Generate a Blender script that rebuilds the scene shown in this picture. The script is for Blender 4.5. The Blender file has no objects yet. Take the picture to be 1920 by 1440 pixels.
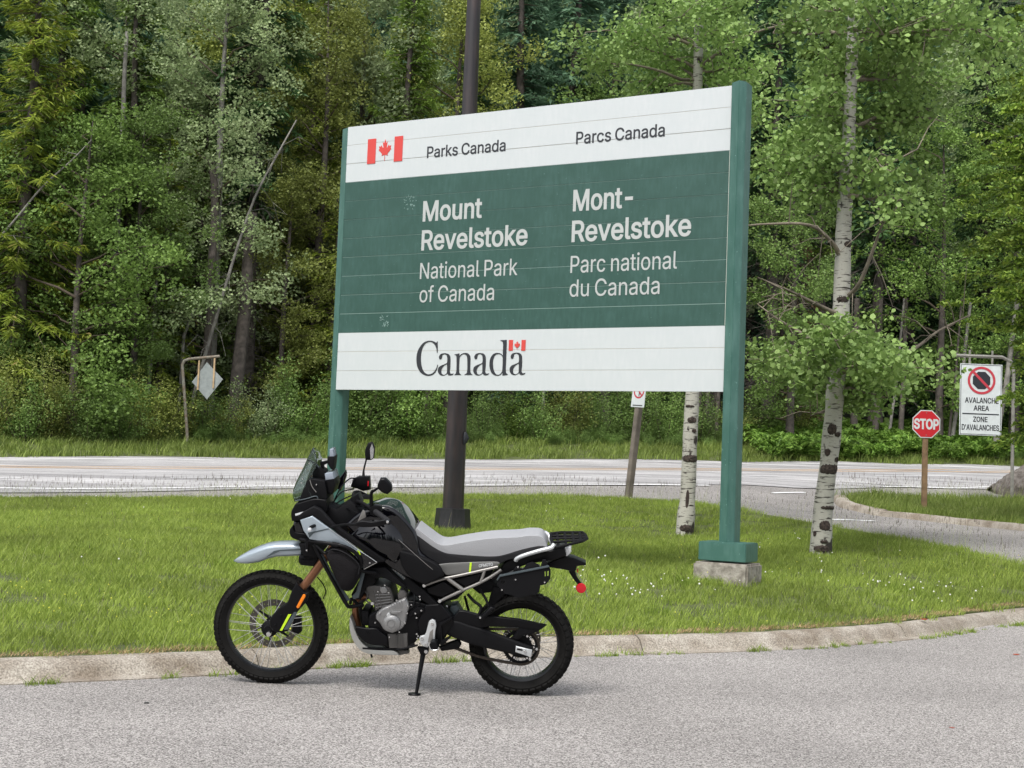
import bpy, bmesh, math, random
import numpy as np
from mathutils import Vector, Matrix
from mathutils.geometry import delaunay_2d_cdt, tessellate_polygon
S = bpy.context.scene
COL = S.collection
random.seed(7); RNG = np.random.default_rng(11)
PI = math.pi; R = math.radians

# ------------------------------------------------------------------ camera
F = 2550.0; CAMH = 1.33
PITCH = math.atan(165/F); ROLL = R(2.2)
cam = bpy.data.cameras.new('camera'); cam_o = bpy.data.objects.new('camera', cam); COL.objects.link(cam_o)
cam.sensor_width = 36; cam.lens = 36*F/1920; cam.clip_end = 1500; cam.clip_start = 0.05
CR = Matrix.Rotation(PI/2+PITCH, 3, 'X') @ Matrix.Rotation(ROLL, 3, 'Z')
cam_o.matrix_world = Matrix.Translation((0, 0, CAMH)) @ CR.to_4x4()
S.camera = cam_o
CP = Vector((0, 0, CAMH))
def ray(px, py): return CR @ Vector(((px-960)/F, -(py-720)/F, -1))
def atY(px, py, Y):
    r = ray(px, py); return CP + r*(Y/r.y)

# ------------------------------------------------------------------ world: overcast daylight
W = bpy.data.worlds.new('World'); S.world = W; W.use_nodes = True
wn = W.node_tree; wn.nodes.clear()
sky = wn.nodes.new('ShaderNodeTexSky'); sky.sky_type = 'NISHITA'; sky.sun_disc = False
SUN_EL, SUN_AZ = R(58), R(205)
sky.sun_elevation = SUN_EL; sky.sun_rotation = SUN_AZ
sky.dust_density = 3.0; sky.ozone_density = 1.0
hsv = wn.nodes.new('ShaderNodeHueSaturation'); hsv.inputs['Saturation'].default_value = 0.30
bg = wn.nodes.new('ShaderNodeBackground'); bg.inputs['Strength'].default_value = 0.15
wo = wn.nodes.new('ShaderNodeOutputWorld')
wn.links.new(sky.outputs[0], hsv.inputs['Color']); wn.links.new(hsv.outputs[0], bg.inputs['Color']); wn.links.new(bg.outputs[0], wo.inputs[0])
sun = bpy.data.lights.new('sun', 'SUN'); sun.energy = 1.5; sun.angle = R(22); sun.color = (1, 0.97, 0.92)
sun_o = bpy.data.objects.new('sun', sun); COL.objects.link(sun_o)
_sd = Vector((math.sin(SUN_AZ)*math.cos(SUN_EL), math.cos(SUN_AZ)*math.cos(SUN_EL), math.sin(SUN_EL)))
sun_o.rotation_euler = _sd.to_track_quat('Z', 'Y').to_euler()
S.view_settings.view_transform = 'Standard'; S.view_settings.look = 'None'; S.view_settings.gamma = 1
S.view_settings.use_curve_mapping = False; S.view_settings.exposure = 0.68
S.render.engine = 'CYCLES'
S.cycles.max_bounces = 8; S.cycles.transparent_max_bounces = 12; S.cycles.diffuse_bounces = 3; S.cycles.glossy_bounces = 3

# ------------------------------------------------------------------ helpers
def tag(o, label=None, cat=None, group=None, kind=None):
    if label: o['label'] = label
    if cat: o['category'] = cat
    if group: o['group'] = group
    if kind: o['kind'] = kind
    return o
def empty(name, loc=(0,0,0), rz=0):
    o = bpy.data.objects.new(name, None); COL.objects.link(o); o.location = loc; o.rotation_euler = (0,0,rz)
    o.empty_display_size = 0.1
    return o
def link(name, me, m=None, parent=None, loc=None):
    o = bpy.data.objects.new(name, me); COL.objects.link(o)
    if m is not None and len(me.materials) == 0: me.materials.append(m)
    if parent is not None: o.parent = parent
    if loc is not None: o.location = loc
    return o
def npmesh(name, V, Fc, smooth=False, uv=None, attr=None):
    """V (n,3); Fc (m,k) all the same k"""
    V = np.asarray(V, dtype=np.float32); Fc = np.asarray(Fc, dtype=np.int32)
    me = bpy.data.meshes.new(name); k = Fc.shape[1]; m = len(Fc)
    me.vertices.add(len(V)); me.vertices.foreach_set('co', V.ravel())
    me.loops.add(m*k); me.loops.foreach_set('vertex_index', Fc.ravel())
    me.polygons.add(m); me.polygons.foreach_set('loop_start', np.arange(0, m*k, k, dtype=np.int32))
    me.polygons.foreach_set('loop_total', np.full(m, k, dtype=np.int32))
    me.update(calc_edges=True)
    if smooth: me.polygons.foreach_set('use_smooth', np.ones(m, dtype=bool))
    if attr is not None:
        a = me.attributes.new('v', 'FLOAT', 'POINT'); a.data.foreach_set('value', np.asarray(attr, dtype=np.float32))
    return me
class MB:
    """collects simple shapes into one mesh"""
    def __init__(s): s.bm = bmesh.new()
    def box(s, c, d, rot=None, bev=0):
        M = Matrix.Translation(c) @ (rot.to_4x4() if rot is not None else Matrix.Identity(4)) @ Matrix.Diagonal((d[0], d[1], d[2], 1))
        r = bmesh.ops.create_cube(s.bm, size=1, matrix=M)
        if bev:
            es = list({e for v in r['verts'] for e in v.link_edges})
            bmesh.ops.bevel(s.bm, geom=es, offset=bev, segments=2, affect='EDGES', clamp_overlap=True)
        return s
    def tube(s, pts, rad, n=8, caps=True):
        pts = [Vector(p) for p in pts]
        rads = rad if isinstance(rad, (list, tuple)) else [rad]*len(pts)
        rings = []; up = None
        for i, p in enumerate(pts):
            if i == 0: d = pts[1]-p
            elif i == len(pts)-1: d = p-pts[i-1]
            else: d = (pts[i+1]-p).normalized() + (p-pts[i-1]).normalized()
            if d.length < 1e-9: d = Vector((0,0,1))
            d.normalize()
            if up is None: up = Vector((0,0,1)) if abs(d.z) < 0.9 else Vector((1,0,0))
            a = d.cross(up)
            if a.length < 1e-6: a = d.cross(Vector((1,0,0.1)))
            a.normalize(); b = d.cross(a).normalized(); up = -b if False else a.cross(d)
            rr = rads[i]
            rings.append([s.bm.verts.new(p + a*(math.cos(2*PI*k/n)*rr) + b*(math.sin(2*PI*k/n)*rr)) for k in range(n)])
        for i in range(len(rings)-1):
            for k in range(n):
                s.bm.faces.new((rings[i][k], rings[i][(k+1)%n], rings[i+1][(k+1)%n], rings[i+1][k]))
        if caps:
            s.bm.faces.new(rings[0][::-1]); s.bm.faces.new(rings[-1])
        return s
    def prism(s, outline, y0, y1, bev=0, seg=2, axis='y'):
        """outline list of (x,z); extruded along y"""
        f = (lambda x, z, y: (x, y, z)) if axis == 'y' else (lambda x, z, y: (x, z, y))
        a = [s.bm.verts.new(f(x, z, y0)) for x, z in outline]; b = [s.bm.verts.new(f(x, z, y1)) for x, z in outline]
        n = len(a); fs = []
        fs.append(s.bm.faces.new(a)); fs.append(s.bm.faces.new(b[::-1]))
        for i in range(n): fs.append(s.bm.faces.new((a[i], b[i], b[(i+1)%n], a[(i+1)%n])))
        bmesh.ops.recalc_face_normals(s.bm, faces=fs)
        if bev:
            es = [e for fc in fs[:2] for e in fc.edges]
            bmesh.ops.bevel(s.bm, geom=es, offset=bev, segments=seg, affect='EDGES', clamp_overlap=True, profile=0.5)
        return s
    def lathe(s, prof, c=(0,0,0), n=32, axis='y', closed=False):
        """prof list of (radius, along)"""
        rings = []
        for r, h in prof:
            ring = []
            for k in range(n):
                a = 2*PI*k/n; x, z = r*math.cos(a), r*math.sin(a)
                p = {'y': (x, h, z), 'z': (x, z, h), 'x': (h, x, z)}[axis]
                ring.append(s.bm.verts.new((p[0]+c[0], p[1]+c[1], p[2]+c[2])))
            rings.append(ring)
        fs = []
        L = len(rings); rng = range(L if closed else L-1)
        for i in rng:
            for k in range(n):
                fs.append(s.bm.faces.new((rings[i][k], rings[i][(k+1)%n], rings[(i+1)%L][(k+1)%n], rings[(i+1)%L][k])))
        if not closed:
            if prof[0][0] > 1e-4: fs.append(s.bm.faces.new(rings[0][::-1]))
            if prof[-1][0] > 1e-4: fs.append(s.bm.faces.new(rings[-1]))
        bmesh.ops.recalc_face_normals(s.bm, faces=fs)
        return s
    def loft(s, st, n=20, e=2.6, cap=True):
        """st: stations (x, ztop, zbot, halfwidth, yc)"""
        rings = []
        for q in st:
            x, zt, zb, hw = q[:4]; yc = q[4] if len(q) > 4 else 0
            ring = []
            for k in range(n):
                a = 2*PI*k/n; c, d = math.cos(a), math.sin(a)
                cx = math.copysign(abs(c)**(2/e), c); cz = math.copysign(abs(d)**(2/e), d)
                ring.append(s.bm.verts.new((x, yc+hw*cx, (zt+zb)/2+(zt-zb)/2*cz)))
            rings.append(ring)
        fs = []
        for i in range(len(rings)-1):
            for k in range(n): fs.append(s.bm.faces.new((rings[i][k], rings[i][(k+1)%n], rings[i+1][(k+1)%n], rings[i+1][k])))
        if cap: fs.append(s.bm.faces.new(rings[0][::-1])); fs.append(s.bm.faces.new(rings[-1]))
        bmesh.ops.recalc_face_normals(s.bm, faces=fs)
        return s
    def mesh(s, name, smooth=True, ang=35):
        me = bpy.data.meshes.new(name); s.bm.to_mesh(me); s.bm.free()
        if smooth:
            me.polygons.foreach_set('use_smooth', np.ones(len(me.polygons), dtype=bool))
            me.set_sharp_from_angle(angle=R(ang))
        return me
    def build(s, name, m, parent=None, smooth=True, ang=35, loc=None):
        return link(name, s.mesh(name, smooth, ang), m, parent, loc)

# ------------------------------------------------------------------ materials
def mat(name, col, rough=0.6, metal=0, spec=0.5, var=0, scale=8, bump=0, bscale=60, coat=0, trans=0, ior=1.45, alpha=1, dirt=None):
    m = bpy.data.materials.new(name); m.use_nodes = True; nt = m.node_tree; b = nt.nodes['Principled BSDF']
    b.inputs['Base Color'].default_value = (*col, 1); b.inputs['Roughness'].default_value = rough; b.inputs['Metallic'].default_value = metal
    b.inputs['Specular IOR Level'].default_value = spec; b.inputs['Coat Weight'].default_value = coat; b.inputs['Coat Roughness'].default_value = 0.04
    if trans: b.inputs['Transmission Weight'].default_value = trans; b.inputs['IOR'].default_value = ior
    if alpha < 1: b.inputs['Alpha'].default_value = alpha
    if var or bump:
        tc = nt.nodes.new('ShaderNodeTexCoord')
    if var:
        nz = nt.nodes.new('ShaderNodeTexNoise'); nz.inputs['Scale'].default_value = scale; nz.inputs['Detail'].default_value = 6
        nt.links.new(tc.outputs['Object'], nz.inputs['Vector'])
        mx = nt.nodes.new('ShaderNodeMix'); mx.data_type = 'RGBA'
        c2 = dirt if dirt else tuple(min(1, c*(1+var)) for c in col); c1 = tuple(c*(1-var) for c in col) if not dirt else col
        mx.inputs[6].default_value = (*c1, 1); mx.inputs[7].default_value = (*c2, 1)
        rp = nt.nodes.new('ShaderNodeMapRange'); rp.inputs[1].default_value = 0.35; rp.inputs[2].default_value = 0.68
        nt.links.new(nz.outputs[0], rp.inputs[0]); nt.links.new(rp.outputs[0], mx.inputs[0]); nt.links.new(mx.outputs[2], b.inputs['Base Color'])
    if bump:
        n2 = nt.nodes.new('ShaderNodeTexNoise'); n2.inputs['Scale'].default_value = bscale; n2.inputs['Detail'].default_value = 4
        nt.links.new(tc.outputs['Object'], n2.inputs['Vector'])
        bp_ = nt.nodes.new('ShaderNodeBump'); bp_.inputs['Strength'].default_value = bump; bp_.inputs['Distance'].default_value = 0.01
        nt.links.new(n2.outputs[0], bp_.inputs['Height']); nt.links.new(bp_.outputs[0], b.inputs['Normal'])
    return m
def leafmat(name, ca, cb, cc=None, gain=1.8, trans=0.35, rough=0.55, objvar=0.25):
    ca, cb = tuple(c*gain for c in ca), tuple(c*gain for c in cb)
    """ca..cb by per-leaf attribute v; a translucent share"""
    m = bpy.data.materials.new(name); m.use_nodes = True; nt = m.node_tree; N = nt.nodes; L = nt.links
    b = N['Principled BSDF']; out = N['Material Output']
    at = N.new('ShaderNodeAttribute'); at.attribute_name = 'v'
    rp = N.new('ShaderNodeValToRGB'); el = rp.color_ramp.elements
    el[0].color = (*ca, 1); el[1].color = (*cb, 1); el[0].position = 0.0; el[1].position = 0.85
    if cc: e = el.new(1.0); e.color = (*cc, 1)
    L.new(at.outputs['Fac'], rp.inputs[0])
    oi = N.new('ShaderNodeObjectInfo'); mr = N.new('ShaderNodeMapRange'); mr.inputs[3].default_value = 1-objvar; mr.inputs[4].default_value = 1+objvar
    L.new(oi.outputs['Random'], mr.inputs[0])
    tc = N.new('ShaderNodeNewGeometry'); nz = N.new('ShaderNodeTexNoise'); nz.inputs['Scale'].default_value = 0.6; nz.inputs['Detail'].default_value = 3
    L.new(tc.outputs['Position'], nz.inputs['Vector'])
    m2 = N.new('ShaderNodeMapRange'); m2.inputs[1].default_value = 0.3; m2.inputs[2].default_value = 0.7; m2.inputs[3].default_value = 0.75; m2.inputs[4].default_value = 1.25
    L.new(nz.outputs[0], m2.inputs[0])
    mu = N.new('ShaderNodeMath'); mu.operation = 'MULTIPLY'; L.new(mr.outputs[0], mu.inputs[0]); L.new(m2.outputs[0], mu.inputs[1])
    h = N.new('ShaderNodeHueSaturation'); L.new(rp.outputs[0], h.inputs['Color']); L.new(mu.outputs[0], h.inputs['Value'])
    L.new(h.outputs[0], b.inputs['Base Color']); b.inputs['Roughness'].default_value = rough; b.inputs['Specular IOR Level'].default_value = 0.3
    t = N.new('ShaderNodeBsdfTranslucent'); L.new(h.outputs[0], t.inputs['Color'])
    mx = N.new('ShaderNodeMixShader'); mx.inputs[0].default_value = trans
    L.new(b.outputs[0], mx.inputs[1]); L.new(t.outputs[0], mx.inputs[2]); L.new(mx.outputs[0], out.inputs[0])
    return m

# ------------------------------------------------------------------ terrain height
_K = []
def kn(px, py, Y, off=0.0):
    p = atY(px, py, Y); _K.append((p.x, p.y, p.z-off))
for X in (-14, -8, -4, 0, 3, 6, 10):
    for Y in (-4, 0, 4, 7.4): _K.append((X, Y, 0.0))
for px, py in ((-200, 1296), (0, 1285), (400, 1268), (700, 1250), (1100, 1231), (1450, 1220), (1650, 1207), (1800, 1190), (1920, 1175)):
    r = ray(px, py); t = -CAMH/r.z; p = CP+r*t; _K.append((p.x, p.y, 0.0))
_K.append((8, 13.5, 0.02)); _K.append((10, 11, 0)); _K.append((10, 15.5, 0.15))
for c in ((-300, [(924,23,.11),(920,24,0),(868,33,0),(846,39,0),(800,44,0)]),
          (0,    [(1060,13,.11),(931,24,.11),(926,25,0),(878,33,0),(858,39,0),(815,43,0)]),
          (480,  [(1040,15,.11),(930,25,.11),(919,27,0),(880,35.5,0),(861,42,0),(836,46,0)]),
          (848,  [(993,20,.11)]),
          (960,  [(1050,16,.11),(925,26,.11),(913,29,0),(882,38,0),(863,45,0),(834,49.5,0)]),
          (1283, [(1003,21.5,.11)]), (1365, [(1090,13.9,.11)]), (1538, [(1040,17.4,.11)]),
          (1400, [(957,23,.11),(911,32,0),(883,42,0),(867,49.5,0),(838,54,0)]),
          (1700, [(1013,19.5,.11),(985,24.5,0),(915,36,0),(884,45.5,0),(871,53,0),(846,57.5,0)]),
          (1733, [(962,30,.11)]), (1897, [(937,35,.11)]),
          (1920, [(1060,17,.11),(1005,22.5,0),(917,38,0),(886,48,0),(876,56,0),(852,60,0)]),
          (2200, [(1015,22,0),(929,40,0),(892,52,0),(884,60,0),(862,64,0)])):
    for py, Y, off in c[1]: kn(c[0], py, Y, off)
for X in (-70, -45, -25, -5, 15, 35, 60, 90):
    for Y, z in ((66, 6), (85, 14), (110, 28), (150, 55), (200, 85)): _K.append((X, Y+0.25*X*(Y < 100), z))
for X in (-40, -10, 20, 50): _K += [(X, -15, 0), (X, -40, .5)]
for X in (-40, -60): _K += [(X, 10, 0.2), (X, 25, .6), (X, 40, 1.6)]
for X in (30, 60): _K += [(X, 5, 0), (X, 20, .7), (X, 38, 1.6), (X, 55, 2.6)]
_K = np.array(_K); _n = len(_K)
def _phi(d2): return -np.sqrt(d2+1.0)
_D = ((_K[:, None, :2]-_K[None, :, :2])**2).sum(-1)
_A = np.zeros((_n+3, _n+3)); _A[:_n, :_n] = _phi(_D)+np.eye(_n)*-0.02; _P = np.c_[np.ones(_n), _K[:, :2]]
_A[:_n, _n:] = _P; _A[_n:, :_n] = _P.T
_w = np.linalg.solve(_A, np.r_[_K[:, 2], 0, 0, 0])
def zt_np(X, Y):
    X = np.asarray(X, float); Y = np.asarray(Y, float); out = np.empty(X.size); xf, yf = X.ravel(), Y.ravel()
    for i in range(0, xf.size, 20000):
        a, b = xf[i:i+20000], yf[i:i+20000]
        d = (a[:, None]-_K[None, :, 0])**2+(b[:, None]-_K[None, :, 1])**2
        z = _phi(d) @ _w[:_n] + _w[_n]+_w[_n+1]*a+_w[_n+2]*b
        # the near parking surface is flat
        k = np.clip((b-9.0-0.32*np.clip(a, -20, 8)-0.2)/3.5, 0, 1)
        out[i:i+20000] = z*k*k*(3-2*k) if False else np.where(k < 1, z*(k*k*(3-2*k)), z)
    return out.reshape(X.shape)
def zt(x, y): return float(zt_np(np.array([x]), np.array([y]))[0])
def gp(px, py, off=0.0, Ymin=3.0, Ymax=75):
    """where the ray of a picture point meets the ground (plus off)"""
    r = ray(px, py); r = r/r.y
    Ys = np.linspace(Ymin, Ymax, 700); xs = r.x*Ys; zs = CAMH+r.z*Ys; g = zt_np(xs, Ys)+off-zs
    i = np.argmax(g > 0)
    if g[i] <= 0: i = len(Ys)-1
    if i > 0: Y = Ys[i-1]+(Ys[i]-Ys[i-1])*(-g[i-1])/(g[i]-g[i-1]) if g[i] != g[i-1] else Ys[i]
    else: Y = Ys[0]
    return Vector((r.x*Y, Y, CAMH+r.z*Y))
def resample(pts, step):
    pts = [Vector(p) for p in pts]; out = [pts[0]]; 
    for a, b in zip(pts, pts[1:]):
        n = max(1, int(round((b-a).length/step)))
        for i in range(1, n+1): out.append(a.lerp(b, i/n))
    return out
def catmull(pts, k=6):
    pts = [Vector(p) for p in pts]; q = [pts[0]*2-pts[1]]+pts+[pts[-1]*2-pts[-2]]; out = []
    for i in range(1, len(q)-2):
        for j in range(k):
            t = j/k; a, b, c, d = q[i-1], q[i], q[i+1], q[i+2]
            out.append(0.5*((2*b)+(c-a)*t+(2*a-5*b+4*c-d)*t*t+(3*b-a-3*c+d)*t**3))
    out.append(pts[-1]); return out
def inpoly(X, Y, poly):
    X = np.asarray(X); Y = np.asarray(Y); ins = np.zeros(X.shape, bool); n = len(poly); j = n-1
    for i in range(n):
        xi, yi = poly[i][0], poly[i][1]; xj, yj = poly[j][0], poly[j][1]
        c = ((yi > Y) != (yj > Y)) & (X < (xj-xi)*(Y-yi)/((yj-yi) or 1e-9)+xi); ins ^= c; j = i
    return ins
def sheet(name, poly, off, m, step=0.6, kind='structure', skirt=0, z=None):
    """a ground sheet inside a polygon, following the terrain"""
    poly = [(p[0], p[1]) for p in poly]; xs = [p[0] for p in poly]; ys = [p[1] for p in poly]
    gx, gy = np.meshgrid(np.arange(min(xs), max(xs), step), np.arange(min(ys), max(ys), step)); gx = gx.ravel(); gy = gy.ravel()
    gx = gx+(RNG.random(gx.size)-.5)*step*.2; gy = gy+(RNG.random(gy.size)-.5)*step*.2
    k = inpoly(gx, gy, poly); pts = [Vector(p) for p in poly]+[Vector((a, b)) for a, b in zip(gx[k], gy[k])]
    n = len(poly)
    v, e, f, *_ = delaunay_2d_cdt(pts, [], [list(range(n))], 1, 1e-5)
    V = np.array([(p.x, p.y) for p in v]); Z = zt_np(V[:, 0], V[:, 1])+off
    V = np.c_[V, Z]; T = [t for t in f]
    me = bpy.data.meshes.new(name)
    if skirt:
        b0 = len(V); rim = [(p[0], p[1]) for p in poly]; zr = zt_np(np.array([p[0] for p in rim]), np.array([p[1] for p in rim]))
        V = np.vstack([V, [(p[0], p[1], a+off) for p, a in zip(rim, zr)], [(p[0], p[1], a+off-skirt) for p, a in zip(rim, zr)]])
        T += [(b0+i, b0+(i+1) % n, b0+n+(i+1) % n, b0+n+i) for i in range(n)]
    me.from_pydata([tuple(p) for p in V], [], T); me.update()
    me.polygons.foreach_set('use_smooth', np.ones(len(me.polygons), dtype=bool)); me.set_sharp_from_angle(angle=R(40))
    o = link(name, me, m); o['kind'] = kind; return o
# ------------------------------------------------------------------ ground materials
def asphalt(name, dark, light, speck=True, streak=None, sc=1.0):
    m = bpy.data.materials.new(name); m.use_nodes = True; nt = m.node_tree; N, L = nt.nodes, nt.links; b = N['Principled BSDF']
    g = N.new('ShaderNodeNewGeometry')
    vo = N.new('ShaderNodeTexVoronoi'); vo.inputs['Scale'].default_value = 150*sc; L.new(g.outputs['Position'], vo.inputs['Vector'])
    n1 = N.new('ShaderNodeTexNoise'); n1.inputs['Scale'].default_value = 110*sc; n1.inputs['Detail'].default_value = 3; L.new(g.outputs['Position'], n1.inputs['Vector'])
    n2 = N.new('ShaderNodeTexNoise'); n2.inputs['Scale'].default_value = 0.55; n2.inputs['Detail'].default_value = 5; L.new(g.outputs['Position'], n2.inputs['Vector'])
    sep = N.new('ShaderNodeSeparateColor'); L.new(vo.outputs['Color'], sep.inputs[0])
    ad = N.new('ShaderNodeMath'); ad.operation = 'ADD'; L.new(sep.outputs[0], ad.inputs[0]); L.new(n1.outputs[0], ad.inputs[1])
    rp = N.new('ShaderNodeValToRGB'); rp.color_ramp.elements[0].position = 0.38; rp.color_ramp.elements[1].position = 1.0
    rp.color_ramp.elements[0].color = (*dark, 1); rp.color_ramp.elements[1].color = (*light, 1)
    ha = N.new('ShaderNodeMath'); ha.operation = 'MULTIPLY'; ha.inputs[1].default_value = 0.66; L.new(ad.outputs[0], ha.inputs[0]); L.new(ha.outputs[0], rp.inputs[0])
    mr = N.new('ShaderNodeMapRange'); mr.inputs[1].default_value = 0.3; mr.inputs[2].default_value = 0.7; mr.inputs[3].default_value = 0.80; mr.inputs[4].default_value = 1.10
    L.new(n2.outputs[0], mr.inputs[0])
    val = mr.outputs[0]
    if streak:
        mp = N.new('ShaderNodeMapping'); mp.inputs['Rotation'].default_value = (0, 0, -streak); mp.inputs['Scale'].default_value = (0.012, 1.4, 1)
        L.new(g.outputs['Position'], mp.inputs['Vector'])
        n3 = N.new('ShaderNodeTexNoise'); n3.inputs['Scale'].default_value = 1.0; n3.inputs['Detail'].default_value = 5; L.new(mp.outputs[0], n3.inputs['Vector'])
        m3 = N.new('ShaderNodeMapRange'); m3.inputs[1].default_value = 0.35; m3.inputs[2].default_value = 0.65; m3.inputs[3].default_value = 0.62; m3.inputs[4].default_value = 1.12; L.new(n3.outputs[0], m3.inputs[0])
        mm = N.new('ShaderNodeMath'); mm.operation = 'MULTIPLY'; L.new(val, mm.inputs[0]); L.new(m3.outputs[0], mm.inputs[1]); val = mm.outputs[0]
    h = N.new('ShaderNodeHueSaturation'); L.new(rp.outputs[0], h.inputs['Color']); L.new(val, h.inputs['Value']); L.new(h.outputs[0], b.inputs['Base Color'])
    b.inputs['Roughness'].default_value = 0.85; b.inputs['Specular IOR Level'].default_value = 0.25
    bu = N.new('ShaderNodeBump'); bu.inputs['Strength'].default_value = 0.5; bu.inputs['Distance'].default_value = 0.006
    L.new(ad.outputs[0], bu.inputs['Height']); L.new(bu.outputs[0], b.inputs['Normal'])
    return m
M_asph = asphalt('worn_asphalt', (0.095, 0.088, 0.083), (0.56, 0.53, 0.505))
M_road = asphalt('highway_asphalt', (0.36, 0.35, 0.35), (0.56, 0.55, 0.55), streak=R(27), sc=.4)
M_soil = mat('soil', (0.07, 0.05, 0.035), 0.95, var=.4, scale=6, bump=.5)
M_turf = mat('turf_soil', (0.085, 0.105, 0.03), 0.95, var=.4, scale=5)
M_forest = mat('forest_floor', (0.03, 0.035, 0.015), 0.95, var=.5, scale=0.7)
def concrete_mat():
    m = bpy.data.materials.new('kerb_concrete'); m.use_nodes = True; nt = m.node_tree; N, L = nt.nodes, nt.links; b = N['Principled BSDF']
    g = N.new('ShaderNodeNewGeometry')
    n1 = N.new('ShaderNodeTexNoise'); n1.inputs['Scale'].default_value = 90; n1.inputs['Detail'].default_value = 4; L.new(g.outputs['Position'], n1.inputs['Vector'])
    n2 = N.new('ShaderNodeTexNoise'); n2.inputs['Scale'].default_value = 3.0; n2.inputs['Detail'].default_value = 7; n2.inputs['Roughness'].default_value = .65; L.new(g.outputs['Position'], n2.inputs['Vector'])
    r1 = N.new('ShaderNodeValToRGB'); r1.color_ramp.elements[0].position = .3; r1.color_ramp.elements[1].position = .7
    r1.color_ramp.elements[0].color = (.20, .175, .145, 1); r1.color_ramp.elements[1].color = (.56, .515, .44, 1); L.new(n1.outputs[0], r1.inputs[0])
    r2 = N.new('ShaderNodeValToRGB'); r2.color_ramp.elements[0].position = .35; r2.color_ramp.elements[1].position = .62
    r2.color_ramp.elements[0].color = (.55, .50, .45, 1); r2.color_ramp.elements[1].color = (1, 1, 1, 1); L.new(n2.outputs[0], r2.inputs[0])
    mx = N.new('ShaderNodeMix'); mx.data_type = 'RGBA'; mx.blend_type = 'MULTIPLY'; mx.inputs[0].default_value = 1; L.new(r1.outputs[0], mx.inputs[6]); L.new(r2.outputs[0], mx.inputs[7])
    L.new(mx.outputs[2], b.inputs['Base Color']); b.inputs['Roughness'].default_value = .9
    bu = N.new('ShaderNodeBump'); bu.inputs['Strength'].default_value = .6; bu.inputs['Distance'].default_value = .01; L.new(n1.outputs[0], bu.inputs['Height']); L.new(bu.outputs[0], b.inputs['Normal'])
    return m
M_conc = concrete_mat()
M_white = mat('road_paint_white', (0.85, 0.85, 0.85), .7); M_yellow = mat('road_paint_yellow', (0.85, 0.42, 0.04), .7)

# ------------------------------------------------------------------ ground sheets
gx, gy = np.meshgrid(np.r_[np.arange(-90, -20, 5), np.arange(-20, 26, 1.5), np.arange(26, 120, 5)], np.r_[np.arange(-80, 6, 4), np.arange(6, 62, 1.2), np.arange(62, 200, 6)])
gz = zt_np(gx, gy)-0.05
_r, _c = gx.shape; idx = np.arange(_r*_c).reshape(_r, _c)
gme = npmesh('ground', np.c_[gx.ravel(), gy.ravel(), gz.ravel()], np.stack([idx[:-1, :-1].ravel(), idx[:-1, 1:].ravel(), idx[1:, 1:].ravel(), idx[1:, :-1].ravel()], 1), True)
tag(link('ground', gme, M_forest), kind='structure')
# kerb foot line round the grass island (parking side), then its nose out of the picture on the right
foot_px = [(-260, 1300), (-100, 1291), (0, 1285), (200, 1277), (400, 1267), (600, 1254), (800, 1243), (1000, 1234), (1200, 1228), (1350, 1224), (1480, 1219), (1600, 1210), (1720, 1199), (1820, 1186), (1920, 1171)]
foot = [Vector(gp(a, b).xy) for a, b in foot_px]
_l = foot[0]; foot = [_l+Vector((-14, -1.4)), _l+Vector((-6, -.6))]+foot
_e = foot[-1]; NOSE = [_e+Vector((1.1, .75)), _e+Vector((2.1, 1.7)), _e+Vector((2.75, 2.7)), _e+Vector((2.7, 3.5))]
foot = catmull([Vector((p.x, p.y, 0)) for p in foot+NOSE], 5)
far_px = [(1920, 1059), (1847, 1040), (1713, 1014), (1563, 987), (1400, 958), (1280, 941), (1180, 934), (1050, 929), (900, 927), (640, 929), (400, 932), (0, 932), (-200, 931)]
farl = [Vector(gp(a, b, .11).xy) for a, b in far_px]
farl = farl + [farl[-1]+Vector((-14, -1))]
def offset_line(pts, d):
    out = []
    for i, p in enumerate(pts):
        a = pts[max(0, i-1)]; b = pts[min(len(pts)-1, i+1)]; t = (b-a); t = Vector((t.x, t.y, 0)).normalized(); n = Vector((-t.y, t.x, 0)); out.append(Vector((p.x, p.y, 0))+n*d)
    return out
KW = 0.30
lawn_near = offset_line(foot, KW-0.01)
lawn_poly = [(p.x, p.y) for p in lawn_near]+[(p.x, p.y) for p in farl]
# roadway: parking surface, side road and highway
hw_near = [gp(x, y) for x, y in ((-200, 928), (0, 925), (480, 918), (960, 912), (1400, 910), (1700, 914), (1900, 917), (2150, 925))]
hw_far = [gp(x, y) for x, y in ((2200, 884), (1920, 876), (1700, 871), (1400, 867), (960, 863), (480, 860), (0, 858), (-300, 848))]
hn = [hw_near[0]+Vector((-25, -6, 0))]+hw_near+[hw_near[-1]+Vector((30, 12, 0))]
hf = [hw_far[0]+Vector((30, 12, 0))]+hw_far+[hw_far[-1]+Vector((-25, -8, 0))]
_hn = catmull(hn, 4); _pf = [(p.x, p.y) for p in offset_line([Vector((p.x, p.y, 0)) for p in _hn], .25)]
sheet('parking_lot', [(-42, -20), (62, -20)]+_pf[::-1], 0.0, M_asph, .8)
sheet('highway', [(p.x, p.y) for p in _hn+catmull(hf, 4)], 0.016, M_road, .8)
def stripe(name, pxs, w, m, label_kind='structure', off=.024):
    pts = resample([gp(a, b) for a, b in pxs], .5); L_ = offset_line(pts, w/2); R_ = offset_line(pts, -w/2)
    V = [(p.x, p.y, zt(p.x, p.y)+off) for a in zip(L_, R_) for p in a]
    me = bpy.data.meshes.new(name); me.from_pydata(V, [], [(2*i, 2*i+1, 2*i+3, 2*i+2) for i in range(len(pts)-1)]); me.update()
    return tag(link(name, me, m), kind=label_kind)
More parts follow.
